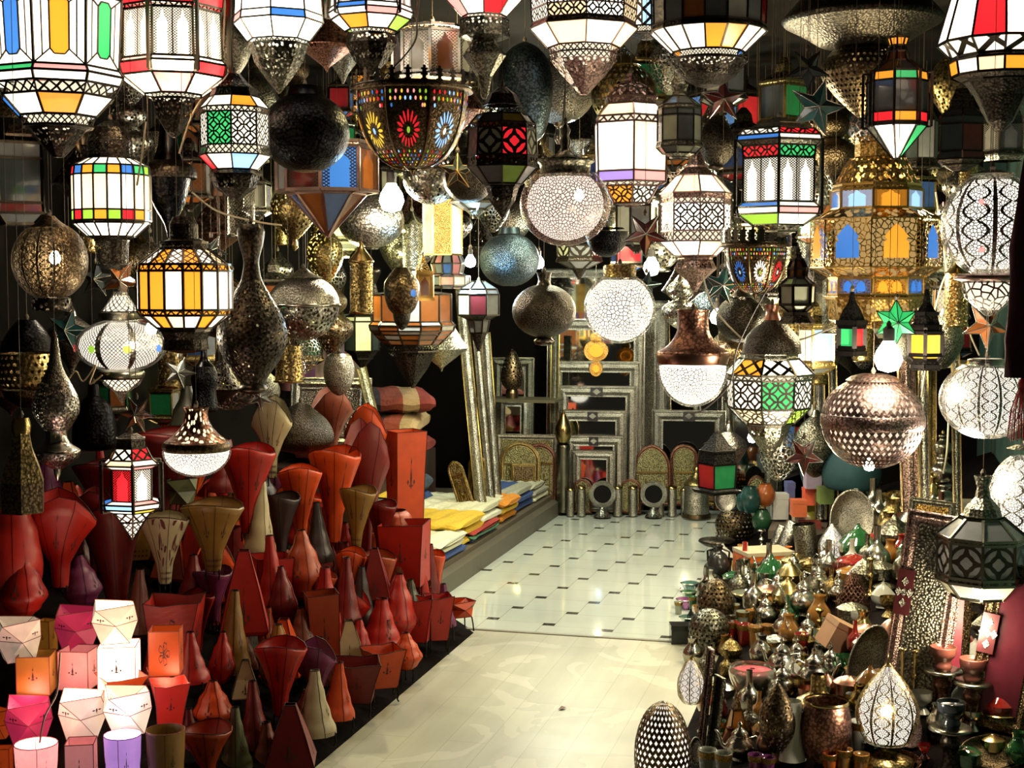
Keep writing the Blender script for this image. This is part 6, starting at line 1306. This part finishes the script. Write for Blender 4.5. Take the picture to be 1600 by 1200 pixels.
for (x, yb, w, h, c, lab) in ((1172, 800, 34, 40, 'teal', 'round teal glazed pot behind the bronze pierced ball'), (1196, 790, 30, 34, 'orange', 'orange glazed pot beside the round teal one'), (1190, 830, 30, 34, 'green', 'dark green glazed pot below the orange one'), (1160, 798, 20, 30, 'teal', 'small teal pot next to the small round silver-rimmed plate')):
    stood(x, yb, [('pot_wall', spline([(yb - h, w * .3), (yb - h * .9, w * .34), (yb - h * .6, w / 2), (yb - h * .25, w * .45), (yb, w * .25)]), plain('dull_glaze_' + c, {'teal': (.02, .09, .08), 'orange': (.32, .09, .02), 'green': (.015, .07, .03)}[c], .25), 8)], lab, None, 'glazed_pot', 'pot', d=8.6)
for (x, yb, w, c, lab) in ((1172, 940, 60, 'clear', 'wide clear glass dish under the orange flat box'), (1164, 985, 50, 'green', 'pale green glass dish above the red tea glasses'), (1205, 950, 44, 'amber', 'amber glass dish beside the ring-lidded teapot'), (1128, 1000, 54, 'clear', 'low glass dish before the silver pierced ball'), (1560, 1130, 60, 'green', 'green-tinted glass plate by the leaning frames')):
    stood(x, yb, [('dish_wall', spline([(yb - 14, w / 2), (yb - 8, w / 2 - 6), (yb - 3, w / 4), (yb, w / 5)]), gl_[c], 8), ('rim', [(yb - 15, w / 2 - 1.5), (yb - 13.5, w / 2 + .5)], metal('brass'), 8)], lab, None, 'glass_dish', 'dish')
# leaning boards and frames
frame(1094, 1010, 1196, 22, 4.85, 'tall thin dark board leaning at the aisle with a pale edge', 'the leaning dark board', bw=4, inner='black', mk='rose', yaw=-1.15, lean=.1, name='leaning_board', cat='board', inlay=False)
frame(1112, 1055, 1190, 30, 4.8, 'short pale green-edged board leaning behind the dark one', None, bw=4, inner='black', mk='pewter', yaw=-1.0, lean=.12, name='leaning_board', cat='board', inlay=False)
for (x, yt, yb, w, dd, lab, mk, inner, bw, yw, ry, ref) in ((1424, 800, 1096, 96, 5.9, 'tall leaning mirror frame of engraved metal with a maroon inlay on its side', 'rose', 'pewter', 20, -.1, .12, 'the maroon-inlaid frame'), (1478, 850, 1060, 64, 6.0, 'leaning frame with pinkish red panels between the two maroon-inlaid ones', 'bronze', 'pink', 12, 0, .05, None),
                                                              (1552, 880, 1140, 96, 5.5, 'larger leaning frame with a second maroon inlay under the heavy pewter lantern', 'bronze', 'maroon', 20, -.15, .16, 'the larger maroon-inlaid frame'), (1440, 780, 930, 70, 6.3, 'short wide wooden frame with a relief panel behind the tall leaning mirror frame', 'pewter', 'gold', 10, 0, .1, None)):
    pb, dd = rbase(x, yb); r_ = frame(x, yt, yb, w, dd, lab, ref, bw=bw, inner=inner, mk=mk, yaw=yw, lean=.14, inlay=False, name='leaning_mirror', cat='mirror', base=pb); r_.rotation_euler.y = ry
    if 'maroon' in lab:
        s = dd / F; m = MB(); W_ = w * s / 2; H_ = (yb - yt) * s
        for sx in (-1,): m.box((sx * W_ * 1.0, -.024, H_ * .44), (sx * W_ * 1.0 + bw * s * 1.25, -.012, H_ * .68))
        pl = m.build('maroon_inlay', plain('maroon_inlay', (.07, .012, .015), .35), r_); m = MB(); cx_ = -W_ + bw * s * .62; cz = H_ * .56
        for (dx, dz) in ((0, 0), (0, .035), (0, -.035), (.018, 0), (-.018, 0)): m.face([Vector((cx_ + dx - .011, -.026, cz + dz)), Vector((cx_ + dx, -.026, cz + dz - .016)), Vector((cx_ + dx + .011, -.026, cz + dz)), Vector((cx_ + dx, -.026, cz + dz + .016))])
        m.build('silver_flower', metal('silver', .6, 200), pl)
strip(1592, 870, 1552, 1120, 14, 5.3, 5.0, 'bare brown wooden bar leaning at the side of the larger maroon-inlaid frame', mk='copper')
lantern(1500, 5.7, [(900, 2), (920, 8), (950, 16), (1010, 20), (1014, 20)], ['M', 'N:r', 'N:m', 'M'], 'tapering red glass lamp wrapped in clear film before the leaning frames', 'the wrapped red lamp', n=4, rot=.3, hang=False, name='table_lamp', cat='lamp', indiv=True, base=rbase(1480, 1040)[0])
# candlesticks
for (x, yb, h, lab) in ((1408, 1130, 120, 'thin tall brass candlestick beside the beaded tray'), (1428, 1100, 86, 'brass snuffer-topped candlestick left of the taller terracotta burner'), (1280, 990, 40, 'little brass candlestick behind the carved wooden box'), (1190, 860, 34, 'short silver candlestick near the bronze pierced ball'), (1360, 930, 60, 'slim brass candlestick behind the latticed copper lamp')):
    stood(x, yb, [('shaft', spline([(yb - h, 3), (yb - h + 3, 7), (yb - h + 8, 3), (yb - h * .6, 2.5), (yb - h * .5, 5), (yb - h * .4, 2.5), (yb - 8, 4), (yb - 3, 12), (yb, 13)]), metal('brass' if 'silver' not in lab else 'silver'), 8)], lab, None, 'candlestick', 'candlestick')
# shelf niche with brass pots at the side wall
m = MB(); m.box((0, 0, 0), (.34, .5, .025)); o = m.build('pot_shelf', plain('bright_shelf', (.4, .38, .28), .4)); o.location = at(1432, 806, 7.2); note(o, 'pale shelf against the green wall carrying silver pots', 'shelf', 1465, 800, None, True, 'the pale side shelf')
for (x, yb, w, h, mk, lab) in ((1474, 800, 40, 46, 'silver', 'bulging silver pot on the pale side shelf'), (1472, 752, 34, 40, 'silver', 'ringed silver jar stacked above the bulging pot'), (1473, 712, 26, 34, 'pewter', 'narrow silver jar at the top of the stack by the post'), (1456, 800, 24, 60, 'brass', 'yellow-green brass vase beside the bulging silver pot'), (1450, 520, 40, 60, 'silver', 'polished steel jug behind the yellow glowing lantern'), (1462, 570, 46, 56, 'silver', 'glinting steel pot tangled in pale cables')):
    stood(x, yb, [('pot_wall', spline([(yb - h, w * .15), (yb - h * .92, w * .3), (yb - h * .75, w * .22), (yb - h * .5, w * .5), (yb - h * .2, w * .45), (yb, w * .3)]), metal(mk), 8), ('finial', [(yb - h - 6, 1), (yb - h - 3, 3), (yb - h, 2)], metal('brass'), 6)], lab, None, 'metal_pot', 'pot', d=7.25)
m = MB(); m.box((0, 0, 0), (.3, .4, .02)); o = m.build('pot_shelf', plain('bright_shelf2', (.3, .3, .22), .4)); o.location = at(1430, 574, 7.2); note(o, 'high narrow shelf beside the yellow glowing lantern', 'shelf', 1465, 580, None, True)
# dark red hanging textile and tassel at the edge
m = MB(); k = 10; z0, z1 = 0, 0
b0 = at(1598, 590, 3.9); s = 3.9 / F
L = [[Vector(((w * math.cos(a) * (1 + .12 * math.sin(5 * a + zz / 30))) * s, (w * .5 * math.sin(a)) * s, zz * s)) for a in [2 * PI * j / 24 for j in range(24)]] for zz, w in ((0, 26), (60, 30), (130, 22), (200, 24), (300, 12), (340, 6))]
root = empty('hanging_textile', b0, YAW); m.loops(L, 0, 4, True, (True, True)); m.build('cloth_fold', plain('wine_cloth', (.07, .008, .018), .85, .4, 30.), root, True); cord(root, 338 * s)
note(root, 'dark wine-red hanging cloth at the picture edge before the tracery globe', 'textile', 1590, 420, None, True, 'the wine-red hanging cloth')
root = empty('hanging_tassel', at(1596, 690, 4.0), YAW); s = 4 / F; m = MB(); m.lathe([(3 * s, 100 * s), (8 * s, 92 * s), (6 * s, 84 * s)], 10); m.build('knot', plain('red_thread', (.5, .02, .015), .7), root); m = MB()
for i in range(40):
    a = 2.399 * i; r0 = 5 * s * (i / 40) ** .5; r1 = 24 * s * (i / 40) ** .5
    m.tube([(r0 * math.cos(a), r0 * math.sin(a), 88 * s), (r1 * .8 * math.cos(a), r1 * .8 * math.sin(a), 50 * s), (r1 * math.cos(a), r1 * math.sin(a), R.uniform(0, 8) * s)], .0014, 3)
m.build('fringe', plain('red_thread', (.5, .02, .015), .7), root); cord(root, 100 * s)
note(root, 'bright red tassel hanging at the edge over the star-pierced globe', 'tassel', 1592, 620, None, True)
# pale electric cables looping between the lamps
def cable(pts, d, label, col=(.42, .36, .24), r=.004):
    P_ = [at(x, y, d + dz) for x, y, dz in pts]; Q = []
    for i in range(len(P_) - 1):
        p0, p1, p2, p3 = P_[max(i - 1, 0)], P_[i], P_[i + 1], P_[min(i + 2, len(P_) - 1)]
        for j in range(6):
            t = j / 6; Q.append(.5 * (2 * p1 + (p2 - p0) * t + (2 * p0 - 5 * p1 + 4 * p2 - p3) * t * t + (3 * p1 - p0 - 3 * p2 + p3) * t ** 3))
    Q.append(P_[-1]); root = empty('hanging_cable', P_[0]); m = MB(); m.tube([q - P_[0] for q in Q], r, 5); m.build('flex', plain('flex_%d' % int(col[0] * 100), col, .5), root)
    note(root, label, 'cable', pts[len(pts) // 2][0], pts[len(pts) // 2][1], None, True)
cable([(1462, 300, 0), (1476, 400, 0), (1486, 460, .05), (1500, 500, 0), (1492, 560, 0), (1484, 620, .1), (1480, 700, 0), (1474, 740, 0)], 6.2, 'long pale cable hanging down beside the tracery globe')
cable([(1440, 620, 0), (1452, 540, 0), (1462, 480, 0), (1480, 430, 0), (1500, 470, 0), (1515, 520, 0), (1530, 555, 0)], 6.0, 'pale cable looping near the polished steel jug')
cable([(1215, 540, 0), (1260, 528, .05), (1300, 512, 0), (1312, 508, 0)], 5.6, 'pale cable stretched to the small green and red lantern')
cable([(1098, 430, 0), (1110, 470, 0), (1130, 500, 0), (1160, 530, 0)], 5.6, 'pale cable under the pointed foot of the white tracery lantern')
cable([(1200, 450, 0), (1172, 500, 0), (1150, 550, 0), (1140, 600, 0), (1100, 640, 0), (1076, 645, 0)], 5.05, 'thin dark cable looping past the copper bell lamp', (.06, .05, .04), .003)
cable([(352, 0, 0), (346, 90, 0), (330, 130, .1), (300, 180, 0), (280, 240, 0)], 5.4, 'pale cable behind the red-banded fretwork lantern')
cable([(300, 300, 0), (340, 330, 0), (400, 346, 0), (440, 352, 0)], 5.6, 'dry pale straw-coloured cable crossing above the black vase lamp')
cable([(228, 190, 0), (222, 240, 0), (214, 290, 0)], 5.2, 'short cream cable beside the white strip lantern')
cable([(600, 120, 0), (630, 90, 0), (650, 60, 0), (652, 20, 0), (660, -40, 0)], 5.15, 'dark twisted cable above the daisy bowl rim', (.1, .08, .06))
cable([(100, 604, 0), (118, 580, 0), (130, 596, 0), (150, 570, 0), (140, 600, 0), (160, 586, 0)], 5.3, 'bundle of pale flex below the squat silver net lamp', (.45, .35, .2), .003)
cable([(62, 1160, 0), (70, 1120, -.05), (88, 1085, 0), (92, 1050, 0), (94, 1020, 0)], 4.35, 'pair-like pale flex rising from the blazing pink cylinder lamp', (.5, .33, .2), .003)
cable([(880, 196, 0), (884, 120, 0), (890, 40, 0), (892, -60, 0)], 4.95, 'chain-like grey flex above the swirling pierced globe', (.3, .27, .22))
# a dead leaf-sized scrap on the floor
o = MB(); p = floor_at(878, 1109); o.face([Vector((-.012, -.02, .006)), Vector((.01, -.008, .009)), Vector((.014, .016, .006)), Vector((-.006, .02, .01))]); o = o.build('paper_scrap', plain('brown_scrap', (.14, .06, .03))); o.location = p; note(o, 'tiny brown scrap lying on the bare pale floor', 'scrap', 878, 1109, None, True)
# ================================================================ the crowd of unlit lamps behind
def proto_secs(kind, mk, pk):
    e = metal(mk, .7, 100); p = pierced(mk, pk) if pk else None; q = metal(mk)
    if kind == 'globe': return [('cap', spline([(-8, 6), (0, 14), (6, 22)]), q, 6), ('pierced_shell', E(45, 42, 44, -66, 80, 12), p if pk else e, 26)]
    if kind == 'egg': return [('cap', spline([(-10, 4), (0, 8)]), q, 6), ('pierced_shell', spline([(0, 8), (16, 24), (42, 33), (66, 26), (86, 12), (92, 3)]), p if pk else e, 24)]
    if kind == 'bell': return [('neck', spline([(-20, 6), (-8, 11), (8, 12)]), q, 6), ('bell_body', spline([(8, 12), (30, 22), (50, 34), (62, 42), (66, 44), (70, 40)]), p if pk else e, 24), ('finial', spline([(70, 38), (84, 20), (96, 5), (104, 1)]), e, 8)]
    if kind == 'vase': return [('neck', spline([(-20, 14), (-12, 17), (8, 8)]), q, 6), ('vase_body', spline([(8, 8), (36, 16), (64, 32), (84, 34), (104, 22), (112, 12)]), p if pk else e, 26), ('foot', [(112, 12), (118, 16), (120, 6)], q, 6)]
    if kind == 'tube': return [('conical_cap', spline([(-24, 2), (-10, 8), (0, 20)]), q, 6), ('pierced_tube', [(0, 18), (80, 18)], p if pk else e, 24), ('foot', [(80, 19), (84, 19), (85, 8)], q, 6)]
    if kind == 'drop': return [('cap', spline([(-12, 4), (-4, 8), (4, 10)]), q, 6), ('pierced_shell', spline([(4, 10), (24, 34), (40, 36), (58, 26), (80, 10), (98, 2)]), p if pk else e, 26)]
    if kind == 'double': return [('cap', spline([(-8, 5), (2, 12)]), q, 6), ('upper_bulb', spline([(2, 12), (16, 26), (30, 26), (42, 14)]), p if pk else e, 22), ('lower_bulb', spline([(42, 14), (54, 34), (72, 36), (90, 20), (100, 4)]), p if pk else e, 26)]
KN = {'globe': 'globe lamp', 'egg': 'egg-shaped lamp', 'bell': 'bell-shaped lamp with a pointed foot', 'vase': 'vase-shaped lamp', 'tube': 'tube lamp with a cone cap', 'drop': 'drop-shaped lamp', 'double': 'double-bulbed lamp', 'hex': 'hexagonal glass lantern', 'oct': 'octagonal fretted lantern', 'sq': 'square glass lantern'}
MN = {'silver': 'silver', 'brass': 'brass', 'pewter': 'dull pewter', 'dark': 'blackened', 'copper': 'copper', 'bronze': 'bronze', 'blued': 'blue-black', 'rose': 'rosy copper', 'gold': 'gilt'}
protos = []; PD = 6.0
n0 = len(THINGS); nb = len(BOX); nm_ = len(MARKS)
combos = [('globe', 'silver', 'spk'), ('globe', 'dark', ''), ('globe', 'brass', 'dots'), ('egg', 'brass', 'spk'), ('egg', 'pewter', ''), ('bell', 'dark', 'spk'), ('bell', 'silver', ''), ('vase', 'pewter', 'spk'), ('vase', 'dark', ''), ('tube', 'brass', 'spk'),
          ('tube', 'pewter', 'lat'), ('drop', 'silver', ''), ('drop', 'bronze', 'spk'), ('double', 'bronze', ''), ('double', 'silver', 'spk'), ('globe', 'blued', ''), ('bell', 'copper', 'spk'), ('egg', 'silver', 'vor'), ('drop', 'brass', 'vor'), ('globe', 'rose', 'vor')]
for (k, mk, pk) in combos:
    protos.append((lambda k=k, mk=mk, pk=pk: pend(0, PD, proto_secs(k, mk, pk), 'x', None, 'hanging_lamp', 'lamp', False, None, False, base=Vector((0, 0, 0)), seg=18, box=False), 'unlit ' + ('pierced ' if pk else 'hammered ') + MN[mk] + ' ' + KN[k], 'lamp'))
def lproto(kind, mk, cols):
    n = {'hex': 6, 'oct': 8, 'sq': 4}[kind]
    return lambda: lantern(0, PD, [(-16, 4), (-6, 12), (6, 14), (20, 36), (26, 34), (74, 34), (82, 38), (92, 18), (104, 4)], ['M', 'M', 'P:s', 'M', 'N:' + cols if kind != 'oct' else 'R:-' + cols, 'M', 'N:' + cols[::-1], 'M'], 'x', None, n=n, rot=.3, metal_=mk, hang=False, full=False, base=Vector((0, 0, 0)), indiv=False, bt=2.4)
CW = {'kn': 'grey and cream', 'ag': 'amber and green', 'rb': 'red and blue', 'nk': 'cream', 'oa': 'orange', 'gk': 'green', 'bk': 'blue'}
for (k, mk, cc) in (('hex', 'dark', 'kn'), ('hex', 'pewter', 'ag'), ('sq', 'dark', 'rb'), ('oct', 'pewter', 'nk'), ('oct', 'dark', 'oa'), ('sq', 'brass', 'gk'), ('hex', 'brass', 'bk'), ('sq', 'pewter', 'nk')):
    protos.append((lproto(k, mk, cc), 'unlit ' + MN[mk] + ' ' + KN[k] + ' with ' + CW[cc] + ' panes', 'lantern'))
made = {}
placed = []
def hidden(x, y, d, r):
    for (x0, y0, x1, y1, dd) in BOX[:nb]:
        if dd < d and x0 + (x1 - x0) * .08 < x - r * .55 and x + r * .55 < x1 - (x1 - x0) * .08 and y0 < y - r * .55 and y + r * .55 < y1: return True
    return False
FR = random.Random(5)
def try_fill(x, y, d, sc_):
    r = 40 * sc_ * PD / d
    if 690 < x < 780 and y > 400: return
    if hidden(x, y, d, r): return
    p = at(x, y, d)
    if p.z + .12 * sc_ > CEIL - .15: return
    if p.x < XL + .25 or p.x > XR - .2 or p.y > YB - .3: return
    for q in placed:
        e = q[0] - p
        if math.hypot(e.x, e.y) < q[1] + sc_ * .105 and abs(e.z) < 1.45 * (q[1] + sc_ * .105): return
    for (x0, y0, x1, y1, dd) in BOX[:nb]:
        ro = (x1 - x0) / 2 * dd / F
        if dd > d and x0 - r * .6 < x < x1 + r * .6 and y0 - r < y < y1 + r * .9: return
        if abs(dd - d) < ro + sc_ * .11 and x0 - r < x < x1 + r and y0 - r * 1.3 < y < y1 + r * 1.3: return
        if abs(dd - d) < ro and x0 < x < x1 and y1 < y: return
    i = FR.randrange(len(protos)); fn, desc, cat = protos[i]
    if i not in made: r_ = fn(); THINGS.pop(); made[i] = r_; BOX[nb:] = []
    else: r_ = copy_tree(made[i])
    r_.location = p - Vector((0, 0, 50 * sc_ * PD / F)); r_.scale = (sc_,) * 3; r_.rotation_euler = (0, 0, FR.uniform(-.4, .4)); r_.name = r_.name.split('.')[0]
    cord(r_, 110 * PD / F)
    note(r_, desc, cat, x, y); placed.append((p, sc_ * .105))
for (x0, x1, y0, y1, da, db, n) in ((0, 420, 150, 620, 5.6, 7.6, 240), (420, 760, 100, 560, 6.6, 9.0, 130), (700, 1120, 80, 400, 6.2, 9.8, 130), (1060, 1500, 80, 560, 6.0, 8.8, 160), (1400, 1600, 100, 520, 5.4, 6.8, 24), (0, 1600, 0, 150, 5.6, 7.4, 130), (180, 480, 380, 640, 5.8, 7.0, 70), (1130, 1330, 560, 720, 7.4, 9.2, 14)):
    for k in range(int(n * 2.5)):
        d = FR.uniform(da, db); try_fill(FR.uniform(x0, x1), FR.uniform(y0, y1), d, FR.uniform(.75, 1.25) * (1.0 if d < 7.5 else 1.15))
# jars and small metalware between the hero pieces of the stand
SMALL = [('lidded_box', 'round lidded tin', 'box', [('wall', [(0, 14), (12, 14)], 0, 6), ('lid', [(-6, 1), (-3, 10), (0, 15)], 0, 6)]), ('incense_cup', 'footed cup', 'cup', [('cup', [(0, 10), (8, 9), (14, 3)], 0, 6), ('foot', [(14, 3), (20, 8)], 0, 6)]),
         ('small_jug', 'little jug', 'jug', [('wall', [(0, 6), (6, 5), (16, 11), (26, 9), (28, 6)], 0, 6)]), ('bottle', 'long-necked bottle', 'bottle', [('wall', [(0, 3), (14, 3.5), (22, 10), (36, 11), (40, 8)], 0, 6)]), ('sugar_bowl', 'domed sugar bowl', 'bowl', [('bowl', [(10, 15), (18, 14), (24, 8), (26, 9)], 0, 6), ('lid', [(-6, 1), (-2, 3), (2, 8), (10, 15)], 0, 6)])]
SM = [('silver', metal('silver')), ('brass', metal('brass')), ('copper', metal('copper')), ('pewter', metal('pewter', .5, 120)), ('amber glass', gl_['amber']), ('green glass', gl_['green']), ('ruby glass', gl_['red']), ('bright silver', metal('silver')), ('smoky pewter', metal('pewter')), ('old brass', metal('brass', .4, 120)), ('white', plain('white_glaze', (.5, .5, .42), .2))]
SP = {}; spl = []
def small(x, yb, sc_):
    i, j = FR.randrange(len(SMALL)), FR.randrange(len(SM)); nm, ds, cat, secs = SMALL[i]; p, d = rbase(x, yb)
    for q in spl:
        if (q - p).length < .085: return
    spl.append(p)
    if (i, j) not in SP: r_ = pend(0, 6.0, [(a, spline(b_, 3) if len(b_) > 2 else b_, SM[j][1], 6) for a, b_, _, _ in secs], 'x', None, nm, cat, False, None, False, base=Vector((0, 0, 0)), seg=14, box=False); THINGS.pop(); SP[(i, j)] = r_
    else: r_ = copy_tree(SP[(i, j)])
    r_.location = p; k = sc_ * d / 6.0; r_.scale = (k,) * 3; note(r_, SM[j][0] + ' ' + ds, cat, x, yb - 15)
for k in range(320):
    y = FR.uniform(880, 1200); xl = 1070 + max(0, (1000 - y)) * .05 + 12; small(FR.uniform(xl, 1590), y, FR.uniform(1.0, 1.75))
for k in range(160): small(FR.uniform(1330, 1470), FR.uniform(800, 905), FR.uniform(1.2, 2.0))
for k in range(200): small(FR.uniform(1400, 1595), FR.uniform(1040, 1200), FR.uniform(1.5, 2.3))
EXPO = 0.14
# ================================================================ labels that single each thing out
import re as _re
def words_(s): return len(_re.findall(r"[A-Za-z0-9][A-Za-z0-9'-]*", s))
def key_(s): return s.lower()
for o, desc, px, py, full in THINGS:
    if full: o['label'] = desc; USED.add(key_(desc))
for o, desc, px, py, full in THINGS:
    if full or not desc: continue
    if o.get('group') and 'row on the tiles' in desc: o['label'] = desc; continue
    best = None
    for mx, my, ref, mo in sorted(MARKS, key=lambda q: (q[0] - px) ** 2 + (q[1] - py) ** 2)[:14]:
        if mo == o: continue
        dx, dy = px - mx, py - my
        if abs(dy) > 1.8 * abs(dx): rel = 'above' if dy < 0 else 'below'
        elif abs(dx) > 1.8 * abs(dy): rel = 'left of' if dx < 0 else 'right of'
        else: rel = ('above' if dy < 0 else 'below') + (' left of' if dx < 0 else ' right of')
        t = f'{desc} {rel} {ref}'
        if words_(t) > 16: t = f"{desc.replace('unlit ', '').replace(' with a pointed foot', '').replace(' with a cone cap', '')} {rel} {ref}"
        if key_(t) not in USED and words_(t) <= 16: best = t; break
    best = best or desc
    o['label'] = best; USED.add(key_(best))
from collections import Counter
_c = Counter(key_(t[0]['label']) for t in THINGS)
print('THINGS', len(THINGS), 'dups', [(k, v) for k, v in _c.items() if v > 1])
GROUPS = {'hanging_lantern': 'glass lanterns hanging from the ceiling', 'hanging_lamp': 'metal lamps hanging from the ceiling', 'star_lantern': 'star lanterns', 'hanging_bulb': 'bare bulbs', 'leather_lamp': 'leather lamps crowded along the aisle',
          'teapot': 'silver teapots on the stand', 'tea_glass': 'tea glasses on the stand', 'framed_mirror': 'framed mirrors at the back', 'arched_panel': 'arched panels at the back', 'door_plaque': 'brass door plaques', 'silver_bar': 'leaning frame bars', 'carton': 'cartons in the colourful stack',
          'hanging_cable': 'electric cables', 'folded_cloth': 'folded textiles on the bench', 'cushion': 'red cushions under the shelf', 'lidded_box': 'small lidded tins', 'incense_cup': 'footed cups', 'small_jug': 'little jugs', 'bottle': 'long-necked bottles', 'sugar_bowl': 'domed sugar bowls',
          'incense_burner': 'bowl burners', 'glass_bowl': 'stacked glass bowls', 'glazed_pot': 'glazed pots', 'glass_dish': 'glass dishes', 'metal_tube': 'leaning metal tubes', 'metal_tray': 'standing trays', 'table_lamp': 'standing pierced lamps', 'candlestick': 'candlesticks', 'metal_pot': 'metal pots by the side shelf',
          'leaning_mirror': 'leaning frames on the stand', 'round_mirror': 'round mirrors on the tiles'}
for o, *_r in THINGS:
    k_ = o.name.split('.')[0]
    if not o.get('group') and k_ in GROUPS: o['group'] = GROUPS[k_]
# ================================================================ light and camera
for (x, y, d, p, c) in ((700, 60, 5.6, 60, (1, .84, .45)), (1130, 330, 7.0, 60, (1, .84, .50)), (900, 380, 9.2, 62, (.86, 1, .80)), (540, 420, 7.6, 46, (.97, .92, .40)), (250, 90, 5.2, 34, (1, .82, .5)), (1520, 980, 4.5, 8, (1, .82, .55)), (1400, 420, 6.0, 50, (1, .84, .5)), (900, 250, 7.2, 50, (.95, .95, .66)), (1290, 560, 6.6, 40, (1, .88, .55)), (1500, 730, 4.9, 18, (1, .85, .68)), (1250, 740, 5.6, 10, (1, .88, .6))):
    point(at(x, y, d), p, c, .06)  # fill lights added among the lamps to brighten the room, no bulb around them
w = bpy.data.worlds.new('dim_street'); w.use_nodes = True; sc.world = w
w.node_tree.nodes['Background'].inputs[0].default_value = (.5, .42, .3, 1); w.node_tree.nodes['Background'].inputs[1].default_value = .03
cam = bpy.data.cameras.new('camera'); cam.sensor_fit = 'HORIZONTAL'; cam.sensor_width = 36; cam.lens = F / 1600 * 36; cam.clip_end = 60
co = bpy.data.objects.new('camera', cam); COL.objects.link(co); co.location = CAM
co.rotation_euler = FW.to_track_quat('-Z', 'Y').to_euler(); sc.camera = co
sc.view_settings.view_transform = 'Standard'; sc.view_settings.look = 'None'; sc.view_settings.gamma = 1; sc.view_settings.use_curve_mapping = False; sc.view_settings.exposure = EXPO
cy = sc.cycles; cy.use_denoising = True; cy.max_bounces = 6; cy.diffuse_bounces = 3; cy.glossy_bounces = 4; cy.transmission_bounces = 4; cy.transparent_max_bounces = 10; cy.sample_clamp_indirect = 6; cy.use_light_tree = True; cy.caustics_reflective = False; cy.caustics_refractive = False
